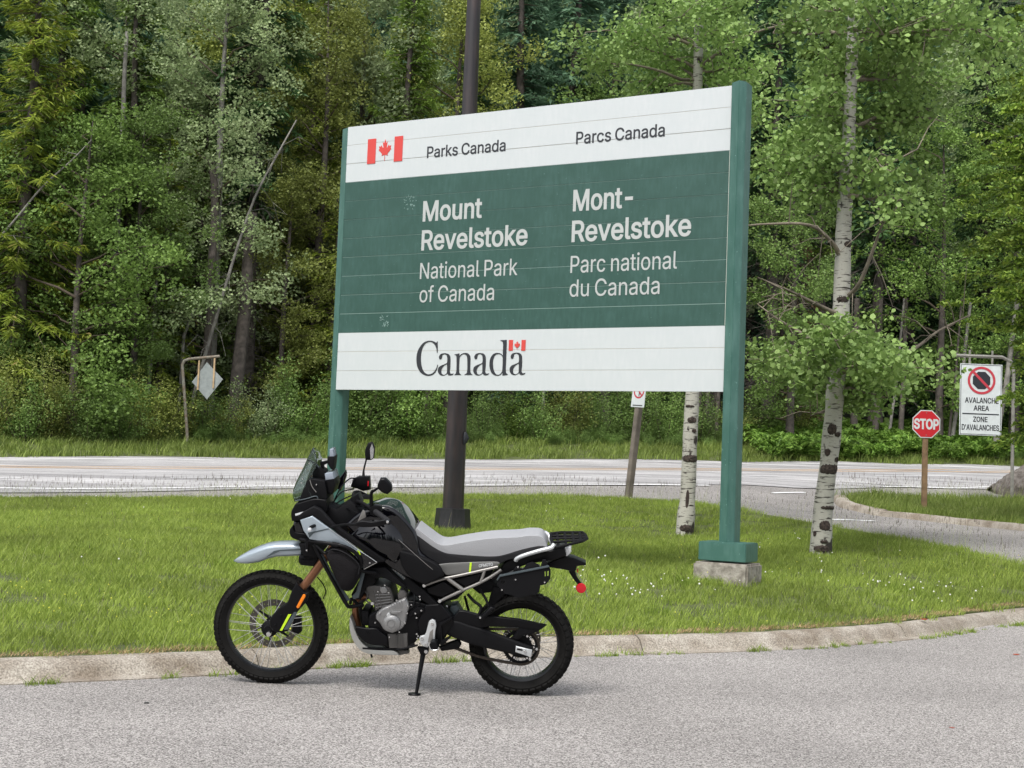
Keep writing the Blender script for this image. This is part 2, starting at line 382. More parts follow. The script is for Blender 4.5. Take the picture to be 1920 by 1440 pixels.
yl = [(-300, 871), (0, 877.5), (480, 880), (960, 882), (1400, 883), (1700, 884.5), (1920, 886.5), (2200, 893)]
stripe('yellow_centre_line', yl, .14, M_yellow); stripe('yellow_centre_line', [(a, b-2.6) for a, b in yl], .12, M_yellow)
stripe('white_edge_line', [(0, 917), (600, 912), (960, 910.5), (1330, 911.5)], .14, M_white)
stripe('white_edge_line', [(1449, 925), (1509, 924)], .10, M_white, off=.012)
stripe('white_edge_line', [(1655, 914), (1890, 913)], .12, M_white)
stripe('white_edge_line', [(-300, 853), (0, 862.5), (480, 865), (960, 867), (1400, 871), (1920, 880)], .14, M_white)
for a, b, y in ((320, 460, 897), (790, 930, 896.5), (1110, 1220, 894.5), (1380, 1460, 894), (1640, 1780, 893), (-60, 40, 898)): stripe('white_lane_dash', [(a, y), (b, y)], .14, M_white)
stripe('white_stop_line', [(1560, 975), (1640, 977)], .14, M_white, off=.008)
# the kerb: cast lengths with open joints
def kerb_run(name, line, prof, joints, parent_label=None, jitter=0.0):
    root = empty(name, (0, 0, 0)); root['kind'] = 'structure'
    n = len(line); acc = [0]
    for a, b in zip(line, line[1:]): acc.append(acc[-1]+(b-a).length)
    js = [0]+[j for j in joints if 0 < j < acc[-1]]+[acc[-1]]
    def at(s):
        i = min(max(np.searchsorted(acc, s)-1, 0), n-2); t = (s-acc[i])/max(1e-6, acc[i+1]-acc[i]); p = line[i].lerp(line[i+1], t); d = line[i+1]-line[i]; d = Vector((d.x, d.y, 0)).normalized(); return p, Vector((-d.y, d.x, 0))
    for a, b in zip(js, js[1:]):
        a2, b2 = a+.006, b-.006; k = max(2, int((b2-a2)/.18)); V = []; Fc = []; m_ = len(prof); dz = random.uniform(-jitter, jitter)
        for i in range(k+1):
            p, nn = at(a2+(b2-a2)*i/k); zb = zt(p.x, p.y)
            for u, h in prof:
                q = p+nn*(u+random.uniform(-.004, .004)*(h > .02)); V.append((q.x, q.y, zb+h+dz*(h > .02)+random.uniform(-.003, .003)*(h > .02)))
        for i in range(k):
            for j in range(m_-1): Fc.append((i*m_+j, i*m_+j+1, (i+1)*m_+j+1, (i+1)*m_+j))
        Fc.append(tuple(range(m_-1, -1, -1))); Fc.append(tuple(k*m_+j for j in range(m_)))
        me = bpy.data.meshes.new('kerb_segment'); me.from_pydata(V, [], Fc); me.update(); me.polygons.foreach_set('use_smooth', np.ones(len(me.polygons), dtype=bool)); me.set_sharp_from_angle(angle=R(45))
        link('kerb_segment', me, M_conc, root)
    return root
KPROF = [(.0, -.02), (.0, .006), (.085, .010), (.10, .02), (.125, .065), (.15, .095), (.185, .113), (.22, .118), (.27, .117), (.295, .108), (.30, -.05)]
kerb_run('kerb', foot, KPROF, [4.6+3.05*i for i in range(14)])
lawn = sheet('lawn', lawn_poly, 0.11, M_turf, 0.5, skirt=.2)
# the far island with the stop sign
isl_px = [(1562, 938), (1575, 951), (1610, 960), (1650, 968), (1700, 973), (1760, 980), (1840, 988), (1920, 996), (2100, 1012)]
isl = [Vector(gp(a, b).xy) for a, b in isl_px]; isl3 = catmull([Vector((p.x, p.y, 0)) for p in isl], 5)
isl_in = offset_line(isl3, .28)
back = [gp(a, b, .11) for a, b in ((2150, 935), (1920, 934), (1800, 934), (1700, 931), (1620, 928), (1570, 929))]
kerb_run('far_kerb', isl3, [(-.02, -.02), (0, .03), (.03, .11), (.07, .14), (.26, .14), (.28, -.05)], [.9, 2.2, 5, 8, 11], jitter=.02)
isl_poly = [(p.x, p.y) for p in isl_in]+[(p.x, p.y) for p in back]
lawn2 = sheet('far_lawn', isl_poly, 0.11, M_turf, 0.6, skirt=.2)
# roadside bank across the highway
bank = [(p.x, p.y) for p in offset_line([Vector((p.x, p.y, 0)) for p in catmull(hf, 4)], .0)]
bank_far = [gp(a, b) for a, b in ((-300, 806), (0, 820), (480, 838), (960, 838), (1400, 842), (1700, 850), (1920, 856), (2200, 868))]
bank_far = [bank_far[0]+Vector((-25, 0, 0))]+bank_far+[bank_far[-1]+Vector((30, 16, 0))]
bank_poly = bank+[(p.x, p.y+1.5) for p in bank_far]
sheet('grass_verge', bank_poly, 0.02, M_turf, 1.0)
# warm strip of bare earth between kerb and turf
# ------------------------------------------------------------------ grass and small ground plants (stuff, instanced on points)
def scatter(name, pts, scl, src, m, label, cat, ctrl_rot=None):
    V = np.asarray(pts, dtype=np.float32); n = len(V)
    me = bpy.data.meshes.new(name); me.vertices.add(n); me.vertices.foreach_set('co', V.ravel())
    a = me.attributes.new('scl', 'FLOAT', 'POINT'); a.data.foreach_set('value', np.asarray(scl, dtype=np.float32))
    a = me.attributes.new('rz', 'FLOAT', 'POINT'); a.data.foreach_set('value', (RNG.random(n)*6.283).astype(np.float32))
    me.update(); o = link(name, me, m)
    so = bpy.data.objects.new(name+'_source', src)
    if not src.materials: src.materials.append(m)
    g = bpy.data.node_groups.new(name, 'GeometryNodeTree'); g.interface.new_socket('Geometry', in_out='INPUT', socket_type='NodeSocketGeometry'); g.interface.new_socket('Geometry', in_out='OUTPUT', socket_type='NodeSocketGeometry')
    N, L = g.nodes, g.links; i = N.new('NodeGroupInput'); u = N.new('NodeGroupOutput')
    oi = N.new('GeometryNodeObjectInfo'); oi.inputs[0].default_value = so; oi.inputs[1].default_value = True
    ip = N.new('GeometryNodeInstanceOnPoints'); mp = N.new('GeometryNodeMeshToPoints')
    a1 = N.new('GeometryNodeInputNamedAttribute'); a1.data_type = 'FLOAT'; a1.inputs[0].default_value = 'scl'
    a2 = N.new('GeometryNodeInputNamedAttribute'); a2.data_type = 'FLOAT'; a2.inputs[0].default_value = 'rz'
    cx = N.new('ShaderNodeCombineXYZ'); L.new(a2.outputs[0], cx.inputs[2])
    L.new(i.outputs[0], mp.inputs[0]); L.new(mp.outputs[0], ip.inputs['Points']); L.new(oi.outputs['Geometry'], ip.inputs['Instance'])
    L.new(cx.outputs[0], ip.inputs['Rotation']); L.new(a1.outputs[0], ip.inputs['Scale']); L.new(ip.outputs[0], u.inputs[0])
    md = o.modifiers.new('scatter', 'NODES'); md.node_group = g
    tag(o, label, cat, kind='stuff'); return o
def blades(n, rad, h0, h1, w, lean=.35, seed=1, seg=3, vr=(0, 1), head=0):
    """a patch of curved grass blades"""
    rg = np.random.default_rng(seed); V = []; T = []; A = []
    for _ in range(n):
        a = rg.random()*6.283; r = rad*math.sqrt(rg.random()); x, y = r*math.cos(a), r*math.sin(a)
        h = h0+(h1-h0)*rg.random()**1.3; d = rg.random()*6.283; l = h*lean*(.3+rg.random()); ww = w*(.6+.8*rg.random()); px, py = -math.sin(d+.8), math.cos(d+.8)
        b = len(V); v = vr[0]+(vr[1]-vr[0])*rg.random()
        for i in range(seg+1):
            t = i/seg; cx = x+math.cos(d)*l*t*t; cy = y+math.sin(d)*l*t*t; cz = h*(t-.12*t*t*lean); k = ww*(1-t**1.5)*.5
            if i < seg: V += [(cx-px*k, cy-py*k, cz), (cx+px*k, cy+py*k, cz)]; A += [v*(.75+.25*t)]*2
            else: V.append((cx, cy, cz)); A.append(v)
            if i > 0 and i < seg: q = b+2*(i-1); T += [(q, q+1, q+3), (q, q+3, q+2)]
            elif i == seg: q = b+2*(i-1); T.append((q, q+1, q+2))
        if head:
            for j in range(4):
                q = len(V); zz = cz-h*.13+j*h*.04; s_ = head*(1-.2*j); V += [(cx-s_, cy, zz), (cx+s_, cy, zz), (cx, cy+s_, zz+h*.06)]; T.append((q, q+1, q+2)); A += [1]*3
    return npmesh('tuft', V, T, attr=A)
M_grass = leafmat('grass', (0.104, 0.148, 0.024), (0.235, 0.292, 0.060), (0.34, 0.34, 0.12), trans=.4, objvar=0, gain=1.8)
M_verge = leafmat('verge_grass', (0.07, 0.105, 0.018), (0.17, 0.215, 0.05), (0.26, 0.25, 0.11), trans=.3, objvar=0, gain=1.6)
M_seed = leafmat('grass_stems', (0.16, 0.22, 0.07), (0.26, 0.25, 0.13), (0.12, 0.09, 0.07), trans=.2, objvar=0)
M_weed = leafmat('weeds', (0.085, 0.13, 0.016), (0.19, 0.26, 0.04), trans=.35, objvar=0)
M_dry = leafmat('dry_thatch', (0.16, 0.10, 0.05), (0.34, 0.26, 0.14), trans=.1, objvar=0)
def rnd_in(poly, n, cond=None):
    xs = [p[0] for p in poly]; ys = [p[1] for p in poly]; out = []
    X = RNG.uniform(min(xs), max(xs), n); Y = RNG.uniform(min(ys), max(ys), n); k = inpoly(X, Y, poly)
    k &= (np.abs(X) < .40*Y+1.5)
    if cond is not None: k &= cond(X, Y)
    return X[k], Y[k]
def near_kerb(X, Y, d):
    f = np.array([(p.x, p.y) for p in lawn_near])[::3]; D = np.full(X.shape, 9.0)
    for i in range(len(f)): D = np.minimum(D, np.hypot(X-f[i, 0], Y-f[i, 1]))
    return D
tuftA = blades(60, .17, .035, .095, .0065, .6, 3)
def put_grass(name, poly, dens, src, smin, smax, label, m=None, off=.10, cond=None, shrink=True):
    xs = [p[0] for p in poly]; ys = [p[1] for p in poly]; A = (max(xs)-min(xs))*(max(ys)-min(ys))
    X, Y = rnd_in(poly, int(A*dens), cond); s = RNG.uniform(smin, smax, X.size)
    nz = np.sin(X*1.7+1.3*np.sin(Y*.9))*np.sin(Y*1.3+X*.4)
    s *= 1+.10*nz
    if shrink: s *= np.clip(.35+near_kerb(X, Y, 0)*1.6, .45, 1)
    Z = zt_np(X, Y)+off
    return scatter(name, np.c_[X, Y, Z], s, src, m or M_grass, label, 'grass')
put_grass('lawn_grass', lawn_poly, 46, tuftA, .8, 1.35, 'bright green unmown grass covering the kerbed island')
tuftB = blades(34, .22, .06, .22, .012, .5, 5)
put_grass('far_lawn_grass', isl_poly, 26, tuftB, .8, 1.3, 'rough green grass on the far island round the stop sign', m=M_verge, shrink=False)
tuftC = blades(34, .30, .12, .38, .022, .55, 6)
put_grass('verge_grass', [(p[0], p[1]) for p in bank_poly], 7, tuftC, .6, 1.3, 'tall green grass on the bank across the highway', m=M_verge, off=.0, shrink=False)
# taller, bluer clumps and yellow-flowered clover near the kerb
clump = blades(60, .13, .10, .22, .008, .7, 9, vr=(0, .5))
X, Y = rnd_in(lawn_poly, 5200, lambda X, Y: (Y < 15)); k = (np.sin(X*2.1+Y)*np.sin(Y*2.3-X*.7) > .7) & (near_kerb(X, Y, 0) > .25); X, Y = X[k], Y[k]
scatter('tall_grass_clumps', np.c_[X, Y, zt_np(X, Y)+.10], RNG.uniform(.4, .85, X.size), clump, M_weed, 'longer dark green tussocks in the near part of the lawn', 'grass')
# thin flowering stems that stand up against the road
stem = blades(4, .25, .20, .5, .0034, .3, 12, seg=4, head=.006, vr=(.1, .6))
fl = [Vector((p.x, p.y, 0)) for p in farl if abs(p.x) < 14]; fl = resample(fl, .05); P = []
for p in fl:
    for _ in range(3 if p.x < 2 else 1):
        d = abs(random.gauss(0, .55)); P.append((p.x+random.gauss(0, .1), p.y-d+.15))
P = np.array(P); kk = np.abs(P[:, 0]) < .42*P[:, 1]; P = P[kk]; sc_ = RNG.uniform(.35, 1.0, len(P))
scatter('seeding_grass_stems', np.c_[P, zt_np(P[:, 0], P[:, 1])+.10], sc_, stem, M_seed, 'thin seeding grass stems along the road edge of the lawn', 'grass')
bp_ = resample([gp(a, b) for a, b in ((1560, 930), (1700, 932), (1920, 936), (2000, 937))], .06)
P = np.array([(p.x+random.gauss(0, .1), p.y-abs(random.gauss(0, .4))) for p in bp_ for _ in range(2)])
scatter('seeding_grass_stems', np.c_[P, zt_np(P[:, 0], P[:, 1])+.08], RNG.uniform(.5, 1.2, len(P)), stem, M_seed, 'thin seeding grass stems along the back of the far island', 'grass')
# scattered single stems in the lawn
X, Y = rnd_in(lawn_poly, 1500); s1 = blades(2, .1, .16, .3, .004, .3, 15, seg=3, head=.005, vr=(.3, .8))
scatter('lone_stems', np.c_[X, Y, zt_np(X, Y)+.10], RNG.uniform(.5, 1.0, X.size), s1, M_seed, 'single brown seeding stems standing in the lawn', 'grass')
# dry thatch and bare soil edge behind the kerb
ln = resample([p for p in lawn_near if abs(p.x) < 9], .035); P = np.array([(p.x+random.gauss(0, .02), p.y+random.uniform(-.01, .16)) for p in ln for _ in range(2)])
thatch = blades(9, .06, .01, .05, .006, 1.6, 21)
scatter('dry_thatch', np.c_[P, zt_np(P[:, 0], P[:, 1])+.115], RNG.uniform(.5, 1.1, len(P)), thatch, M_dry, 'brown dead grass and soil crumbs behind the kerb', 'dead grass')
# weeds in the joint between the gutter and the asphalt
weed = blades(26, .05, .02, .085, .005, 1.0, 22); P = []
runs = [(a, b, c, d*.45) for a, b, c, d in [(60, 120, 1281, .6), (260, 350, 1273, .35), (600, 700, 1253, 1.1), (820, 880, 1243, 1.1), (1080, 1280, 1234, .5), (1400, 1590, 1222, .75), (1620, 1670, 1211, .7), (1710, 1860, 1197, 1.0), (1870, 1920, 1183, 1.2), (300, 620, 1264, .3), (1880, 2050, 1178, 1.0)]]
ft = [p for p in foot]
def foot_at_px(px):
    best = min(ft, key=lambda p: abs(((CR.transposed() @ (Vector((p.x, p.y, 0))-CP)).x / -(CR.transposed() @ (Vector((p.x, p.y, 0))-CP)).z)*F+960-px)); return best
ftp = np.array([(((CR.transposed() @ (Vector((p.x, p.y, 0))-CP)).x / -(CR.transposed() @ (Vector((p.x, p.y, 0))-CP)).z)*F+960, p.x, p.y) for p in resample(ft, .03) if p.y < 14.5 and -8 < p.x < 6])
o_ = np.argsort(ftp[:, 0]); ftp = ftp[o_]
for a, b, _y, dn in runs:
    for x in np.arange(a, b, 2.2):
        if random.random() < dn*(.5+.5*math.sin(x*.13)**2):
            wx = np.interp(x, ftp[:, 0], ftp[:, 1]); wy = np.interp(x, ftp[:, 0], ftp[:, 2]); P.append((wx+random.gauss(0, .02), wy-.01+random.gauss(0, .02)))
P = np.array(P); scatter('gutter_weeds', np.c_[P, np.zeros(len(P))], RNG.uniform(.35, 1.15, len(P)), weed, M_weed, 'small weeds growing in the gutter joint along the kerb', 'weeds')
# clover heads (white) and small yellow flowers
fb = MB(); fb.lathe([(0.001, .0), (.011, .006), (.013, .014), (.009, .022), (.001, .026)], n=7, axis='z'); fmesh = fb.mesh('flower')
M_clover = mat('clover_white', (0.8, 0.8, 0.74), .8); M_ylw = mat('flower_yellow', (0.62, 0.62, 0.08), .7)
P = []
for cx, cy, n, sx, sy in ((1130, 1100, 22, 45, 22), (1190, 1130, 10, 30, 15), (1715, 1112, 20, 60, 10), (1790, 1140, 8, 40, 12), (1460, 1032, 6, 40, 8), (1060, 1062, 8, 40, 15), (1000, 990, 10, 200, 30), (300, 1000, 12, 300, 40), (1240, 1120, 10, 60, 15), (1600, 1080, 16, 200, 25)):
    for _ in range(n):
        p = gp(cx+random.gauss(0, sx), cy+random.gauss(0, sy), .11)
        if inpoly(np.array([p.x]), np.array([p.y]), lawn_poly)[0]: P.append((p.x, p.y, zt(p.x, p.y)+.10+random.uniform(.09, .14)))
scatter('clover_flowers', P, RNG.uniform(.35, .8, len(P)), fmesh, M_clover, 'white clover heads scattered in the lawn', 'clover')
X, Y = rnd_in(lawn_poly, 9000); k = np.sin(X*1.1+2)*np.sin(Y*1.6+.5) > .1; k &= ((Y < 11.5) | (RNG.random(X.size) < .25)); X, Y = X[k], Y[k]
f2 = fmesh.copy(); f2.materials.clear() if f2.materials else None
scatter('yellow_flowers', np.c_[X, Y, zt_np(X, Y)+.10+RNG.uniform(.06, .13, X.size)], RNG.uniform(.3, .55, X.size), f2, M_ylw, 'tiny yellow flowers dotted through the lawn', 'wild flowers')
# ------------------------------------------------------------------ vegetation builders
def rot_frames(n_, rg):
    a = rg.normal(size=(n_, 3)); return a/np.linalg.norm(a, axis=1, keepdims=True)
def leaf_mesh(name, C, size, rg, up=.5, aspect=.6, v=None, shape=4, dirs=None):
    """leaves centred on C: pointed quads (4) or rounded blades (6)"""
    C = np.asarray(C); n = len(C); N = rot_frames(n, rg); N[:, 2] = np.abs(N[:, 2])*(1-up)+up; N /= np.linalg.norm(N, axis=1, keepdims=True)
    if dirs is None: D = rot_frames(n, rg)
    else: D = dirs+rg.normal(size=(n, 3))*.25
    D -= (D*N).sum(1, keepdims=True)*N; D /= np.linalg.norm(D, axis=1, keepdims=True)+1e-9; B = np.cross(N, D)
    s = (size*(.65+.7*rg.random(n)))[:, None] if np.isscalar(size) else size[:, None]; w = s*aspect
    if shape == 4: P = [C-D*s*.5, C+B*w*.5-D*s*.05, C+D*s*.5, C-B*w*.5-D*s*.05]
    else: P = [C-D*s*.5, C-D*s*.18+B*w*.5, C+D*s*.2+B*w*.42, C+D*s*.55, C+D*s*.2-B*w*.42, C-D*s*.18-B*w*.5]
    V = np.stack(P, 1).reshape(-1, 3); Fc = np.arange(n*len(P)).reshape(n, len(P))
    vv = rg.random(n) if v is None else v
    return npmesh(name, V, Fc, attr=np.repeat(vv, len(P)))
def np_tubes(name, segs, sides=3):
    """segs: list of (polyline Nx3, radii N): many thin tubes as one mesh"""
    Vs, Fs, b = [], [], 0
    for P, r in segs:
        P = np.asarray(P, float); n = len(P); T = np.gradient(P, axis=0); T /= np.linalg.norm(T, axis=1, keepdims=True)+1e-9
        ref = np.array([0, 0, 1.]) if abs(T[0, 2]) < .9 else np.array([1., 0, 0]); A = np.cross(T, ref); A /= np.linalg.norm(A, axis=1, keepdims=True)+1e-9; B = np.cross(T, A)
        an = np.arange(sides)*2*PI/sides; r = np.asarray(r, float)
        ring = P[:, None, :]+(A[:, None, :]*np.cos(an)[None, :, None]+B[:, None, :]*np.sin(an)[None, :, None])*r[:, None, None]
        Vs.append(ring.reshape(-1, 3)); i = np.arange(n-1)[:, None]*sides; k = np.arange(sides)[None, :]; k2 = (k+1) % sides
        Fs.append((np.stack([i+k, i+k2, i+sides+k2, i+sides+k], -1).reshape(-1, 4))+b); b += n*sides
    return npmesh(name, np.vstack(Vs), np.vstack(Fs), smooth=True)
def conifer(H, Rb, base, per_m, seed, droop=.35, l=.42, w=.10, dens=1.0, p=.85, curl=0.0, up=.35):
    rg = np.random.default_rng(seed); C = []; D = []; VV = []; LL = []; br = []
    h = base
    while h < H-.15:
        t = (h-base)/(H-base); L = Rb*((1-t)**p)*(.6+.55*rg.random())+.12; L *= min(1, .45+2.2*t)if base > 1 else 1
        a = rg.random()*6.283; dr = droop*(1-t*.9)+.12*rg.normal(); o = np.array([math.cos(a), math.sin(a), 0]); sd = np.array([-math.sin(a), math.cos(a), 0])
        n = max(3, int(L*11*dens)); s = np.linspace(.12, 1, n)+rg.random(n)*.04
        P = o[None]*(L*s)[:, None]; P[:, 2] = h-dr*L*s**1.4+curl*L*s**3
        for sg in (-1, 1):
            ll = l*(.4+.8*np.sin(np.clip(s, 0, 1)*2.6))*(.7+.6*rg.random(n)); d = o[None]*.65+sd[None]*sg*.8; d = d+rg.normal(size=(n, 3))*.28; d[:, 2] -= .25+.2*droop
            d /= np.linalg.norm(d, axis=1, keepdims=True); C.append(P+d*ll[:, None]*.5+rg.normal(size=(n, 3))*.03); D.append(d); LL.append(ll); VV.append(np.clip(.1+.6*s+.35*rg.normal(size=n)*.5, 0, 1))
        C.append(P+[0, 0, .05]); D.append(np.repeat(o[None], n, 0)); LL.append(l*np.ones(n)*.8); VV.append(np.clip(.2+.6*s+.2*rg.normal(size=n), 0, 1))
        br.append((np.array([[0, 0, h], [o[0]*L*.5, o[1]*L*.5, h-dr*L*.38], [o[0]*L*.9, o[1]*L*.9, h-dr*L*.86]]), (.012+.012*L, .01+.006*L, .004)))
        h += (1/per_m)*(.4+1.2*rg.random())
    C = np.vstack(C); D = np.vstack(D); LL = np.concatenate(LL); VV = np.concatenate(VV); n = len(C)
    N = rot_frames(n, rg)*.5; N[:, 2] = np.abs(N[:, 2])+up; N -= (N*D).sum(1, keepdims=True)*D; N /= np.linalg.norm(N, axis=1, keepdims=True)+1e-9; B = np.cross(N, D)
    wv = w*(.6+.8*rg.random(n))[:, None]; s = LL[:, None]
    V = np.stack([C-D*s*.5, C+B*wv*.5, C+D*s*.5-N*0+np.array([0, 0, -.04]), C-B*wv*.5], 1).reshape(-1, 3)
    crown = npmesh('crown', V, np.arange(n*4).reshape(n, 4), attr=np.repeat(VV, 4))
    tr = trunk_mesh(H, .012*H+.04, seed); return crown, tr, np_tubes('branches', br)
def trunk_mesh(H, r, seed, lean=0, wob=.12):
    rg = np.random.default_rng(seed); z = np.linspace(-.4, H*.98, 14); x = lean*z+wob*np.sin(z*.5+rg.random()*6)*(z/H); y = wob*np.cos(z*.37+rg.random()*6)*(z/H)
    rr = r*(1-z/H)**.8*1.0+.01; rr[0] *= 1.5; rr[1] *= 1.12
    return np_tubes('trunk', [(np.c_[x, y, z], rr)], 9)
def deciduous(H, Rw, base, seed, nlimb=26, nleaf=22000, size=.12, cl=.62, aspect=.7, wide=1.0):
    rg = np.random.default_rng(seed); segs = []; cc = []
    for i in range(nlimb):
        t = (i+rg.random())/nlimb; h = base+(H-base)*t*.96; a = rg.random()*6.283+i*2.4; L = Rw*(math.sin(min(1, t*.8+.22)*PI)**.7*.75+.3)*(.6+.55*rg.random()); rise = .25+.7*t
        o = np.array([math.cos(a), math.sin(a), 0]); P = [np.array([0, 0, h*.92])]
        for k in range(1, 6): s = k/5; P.append(np.array([0, 0, h*.92])+o*L*s+np.array([rg.normal()*.12, rg.normal()*.12, L*rise*s-.25*L*s*s]))
        segs.append((np.array(P), np.linspace(.02+.012*L, .006, 6)))
        for k in (2, 3, 4, 5):
            for _ in range(2): cc.append(P[k]+rg.normal(size=3)*cl*.6)
    cc = np.array(cc); k = rg.integers(0, len(cc), nleaf); g = rg.normal(size=(nleaf, 3)); g /= np.linalg.norm(g, axis=1, keepdims=True)**.6; C = cc[k]+g*cl*np.array([.62, .62, .42])
    cv = rg.random(len(cc))[k]; C = C[C[:, 2] > .1] if True else C; cv = cv[:len(C)]
    return leaf_mesh('crown', C, size, rg, up=.35, aspect=aspect, v=np.clip(.25+.3*cv+.5*rg.random(len(C))-.1, 0, 1)), trunk_mesh(H*.95, .010*H+.03, seed+1), np_tubes('branches', segs)
def shrub(H, Rw, seed, nleaf=5000, size=.10, aspect=.6, stems=12):
    rg = np.random.default_rng(seed); segs = []; cc = []
    for i in range(stems):
        a = rg.random()*6.283; r = Rw*rg.random()**.6; h = H*(.45+.6*rg.random()); P = np.array([[r*.15*math.cos(a), r*.15*math.sin(a), -.1], [r*.6*math.cos(a), r*.6*math.sin(a), h*.5], [r*math.cos(a), r*math.sin(a), h]])
        segs.append((P, (.022, .014, .004)))
        for s in np.linspace(.18, 1, 9): q = P[0]*(1-s)**2+2*P[1]*s*(1-s)+P[2]*s*s; cc.append(q+rg.normal(size=3)*.15)
    cc = np.array(cc); k = rg.integers(0, len(cc), nleaf); C = cc[k]+rg.normal(size=(nleaf, 3))*np.array([.24, .24, .2])*max(.6, H/3.2); m_ = C[:, 2] > .03; C = C[m_]
    return leaf_mesh('crown', C, size, rg, up=.35, aspect=aspect, v=np.clip(rg.random(len(C))*.7+.3*rg.random(len(cc))[k][m_], 0, 1)), np_tubes('branches', segs)
def deadwood(H, base, Rb, n, seed, twig=4, rad=.016):
    """bare drooping dead branches round a trunk"""
    rg = np.random.default_rng(seed); segs = []
    for i in range(n):
        h = base+(H-base)*rg.random(); a = rg.random()*6.283; L = Rb*(.4+.8*rg.random()); o = np.array([math.cos(a), math.sin(a), 0]); dr = .25+.5*rg.random(); P = []
        for k in range(6): s = k/5; P.append(np.array([0, 0, h])+o*L*s+np.array([rg.normal()*.05, rg.normal()*.05, .12*L*s-dr*L*s*s]))
        P = np.array(P); segs.append((P, np.linspace(rad, .004, 6)))
        for j in range(twig):
            q = P[rg.integers(1, 5)]; d = o*.7+rg.normal(size=3)*.5; d[2] -= .35; l_ = L*.3*(.5+rg.random()); segs.append((np.array([q, q+d*l_*.5, q+d*l_+[0, 0, -.1*l_]]), (.007, .005, .002)))
    return np_tubes('dead_branches', segs)

M_bark = mat('bark_grey', (.085, .072, .062), .95, var=.4, scale=5, bump=.8, bscale=18); M_barkp = mat('bark_pale', (.20, .19, .17), .9, var=.35, scale=4, bump=.5, bscale=20)
M_dead = mat('dead_twigs', (.15, .13, .115), .95, var=.3, scale=3); M_twig = mat('live_twigs', (.09, .07, .05), .9)
LM = dict(
 spruce=leafmat('foliage_spruce', (.022, .050, .022), (.060, .115, .042)), blue=leafmat('foliage_blue_spruce', (.030, .065, .040), (.085, .145, .085)),
 cedar=leafmat('foliage_cedar', (.050, .080, .012), (.155, .190, .025), (.22, .17, .06)), hemlock=leafmat('foliage_hemlock', (.030, .062, .012), (.10, .15, .025)),
 green=leafmat('foliage_green', (.045, .082, .020), (.130, .195, .052)), bright=leafmat('foliage_bright', (.055, .105, .020), (.160, .245, .058)),
 silver=leafmat('foliage_silver', (.075, .115, .045), (.23, .28, .14), (.36, .40, .27)), olive=leafmat('foliage_olive', (.065, .085, .018), (.175, .20, .05)),
 aspen=leafmat('foliage_aspen', (.070, .125, .035), (.20, .29, .085), (.33, .42, .20), trans=.3), nearcon=leafmat('foliage_tips', (.035, .075, .014), (.17, .25, .035), (.30, .38, .07), gain=1.6),
 brown=leafmat('foliage_dying', (.07, .05, .025), (.16, .10, .05)), fern=leafmat('foliage_fern', (.045, .095, .016), (.125, .205, .035)))
PROT = dict(
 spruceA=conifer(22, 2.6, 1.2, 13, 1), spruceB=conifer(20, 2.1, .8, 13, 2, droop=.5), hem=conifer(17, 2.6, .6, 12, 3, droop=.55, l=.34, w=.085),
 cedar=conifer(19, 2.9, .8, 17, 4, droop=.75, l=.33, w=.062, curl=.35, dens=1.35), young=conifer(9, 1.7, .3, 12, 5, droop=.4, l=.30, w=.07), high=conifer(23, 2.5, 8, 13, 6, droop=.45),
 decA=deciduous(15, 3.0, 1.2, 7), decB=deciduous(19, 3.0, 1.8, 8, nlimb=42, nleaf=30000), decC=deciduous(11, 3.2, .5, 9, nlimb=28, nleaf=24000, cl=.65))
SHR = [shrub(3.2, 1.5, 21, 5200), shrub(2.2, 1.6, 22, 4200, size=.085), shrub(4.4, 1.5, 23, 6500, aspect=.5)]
DEAD = [deadwood(9, 1.2, 2.2, 110, 31), deadwood(13, 2, 2.4, 130, 32)]
def linkst(*a):
    o = link(*a); o['kind'] = 'stuff'; return o
def objmat(o, m):
    if not o.data.materials: o.data.materials.append(m)
    o.material_slots[0].link = 'OBJECT'; o.material_slots[0].material = m
def plant(name, kind, lm, px, Y, sc, label, cat='tree', group=None, rz=None, sz=None, bark=None, dead=None, dscale=1, dy=0):
    r = ray(px, 850); x = r.x/r.y*Y; z = zt(x, Y)-.05
    e = empty(name, (x, Y+dy, z), random.random()*6.28 if rz is None else rz); e.scale = (sc, sc, sz or sc); tag(e, label, cat, group)
    parts = PROT[kind] if isinstance(kind, str) else kind
    names = ('crown', 'trunk', 'branches') if len(parts) == 3 else ('crown', 'branches')
    for me, nm in zip(parts, names):
        o = bpy.data.objects.new(nm, me); COL.objects.link(o); o.parent = e
        if nm != 'trunk': o['kind'] = 'stuff'
        objmat(o, LM[lm] if nm == 'crown' else (bark or M_bark) if nm == 'trunk' else M_twig)
    if dead is not None:
        o = bpy.data.objects.new('dead_branches', DEAD[dead]); COL.objects.link(o); o.parent = e; o.scale = (dscale,)*3; o['kind'] = 'stuff'; objmat(o, M_dead)
    return e
G1, G2 = 'trees at the edge of the forest', 'shrubs along the roadside bank'
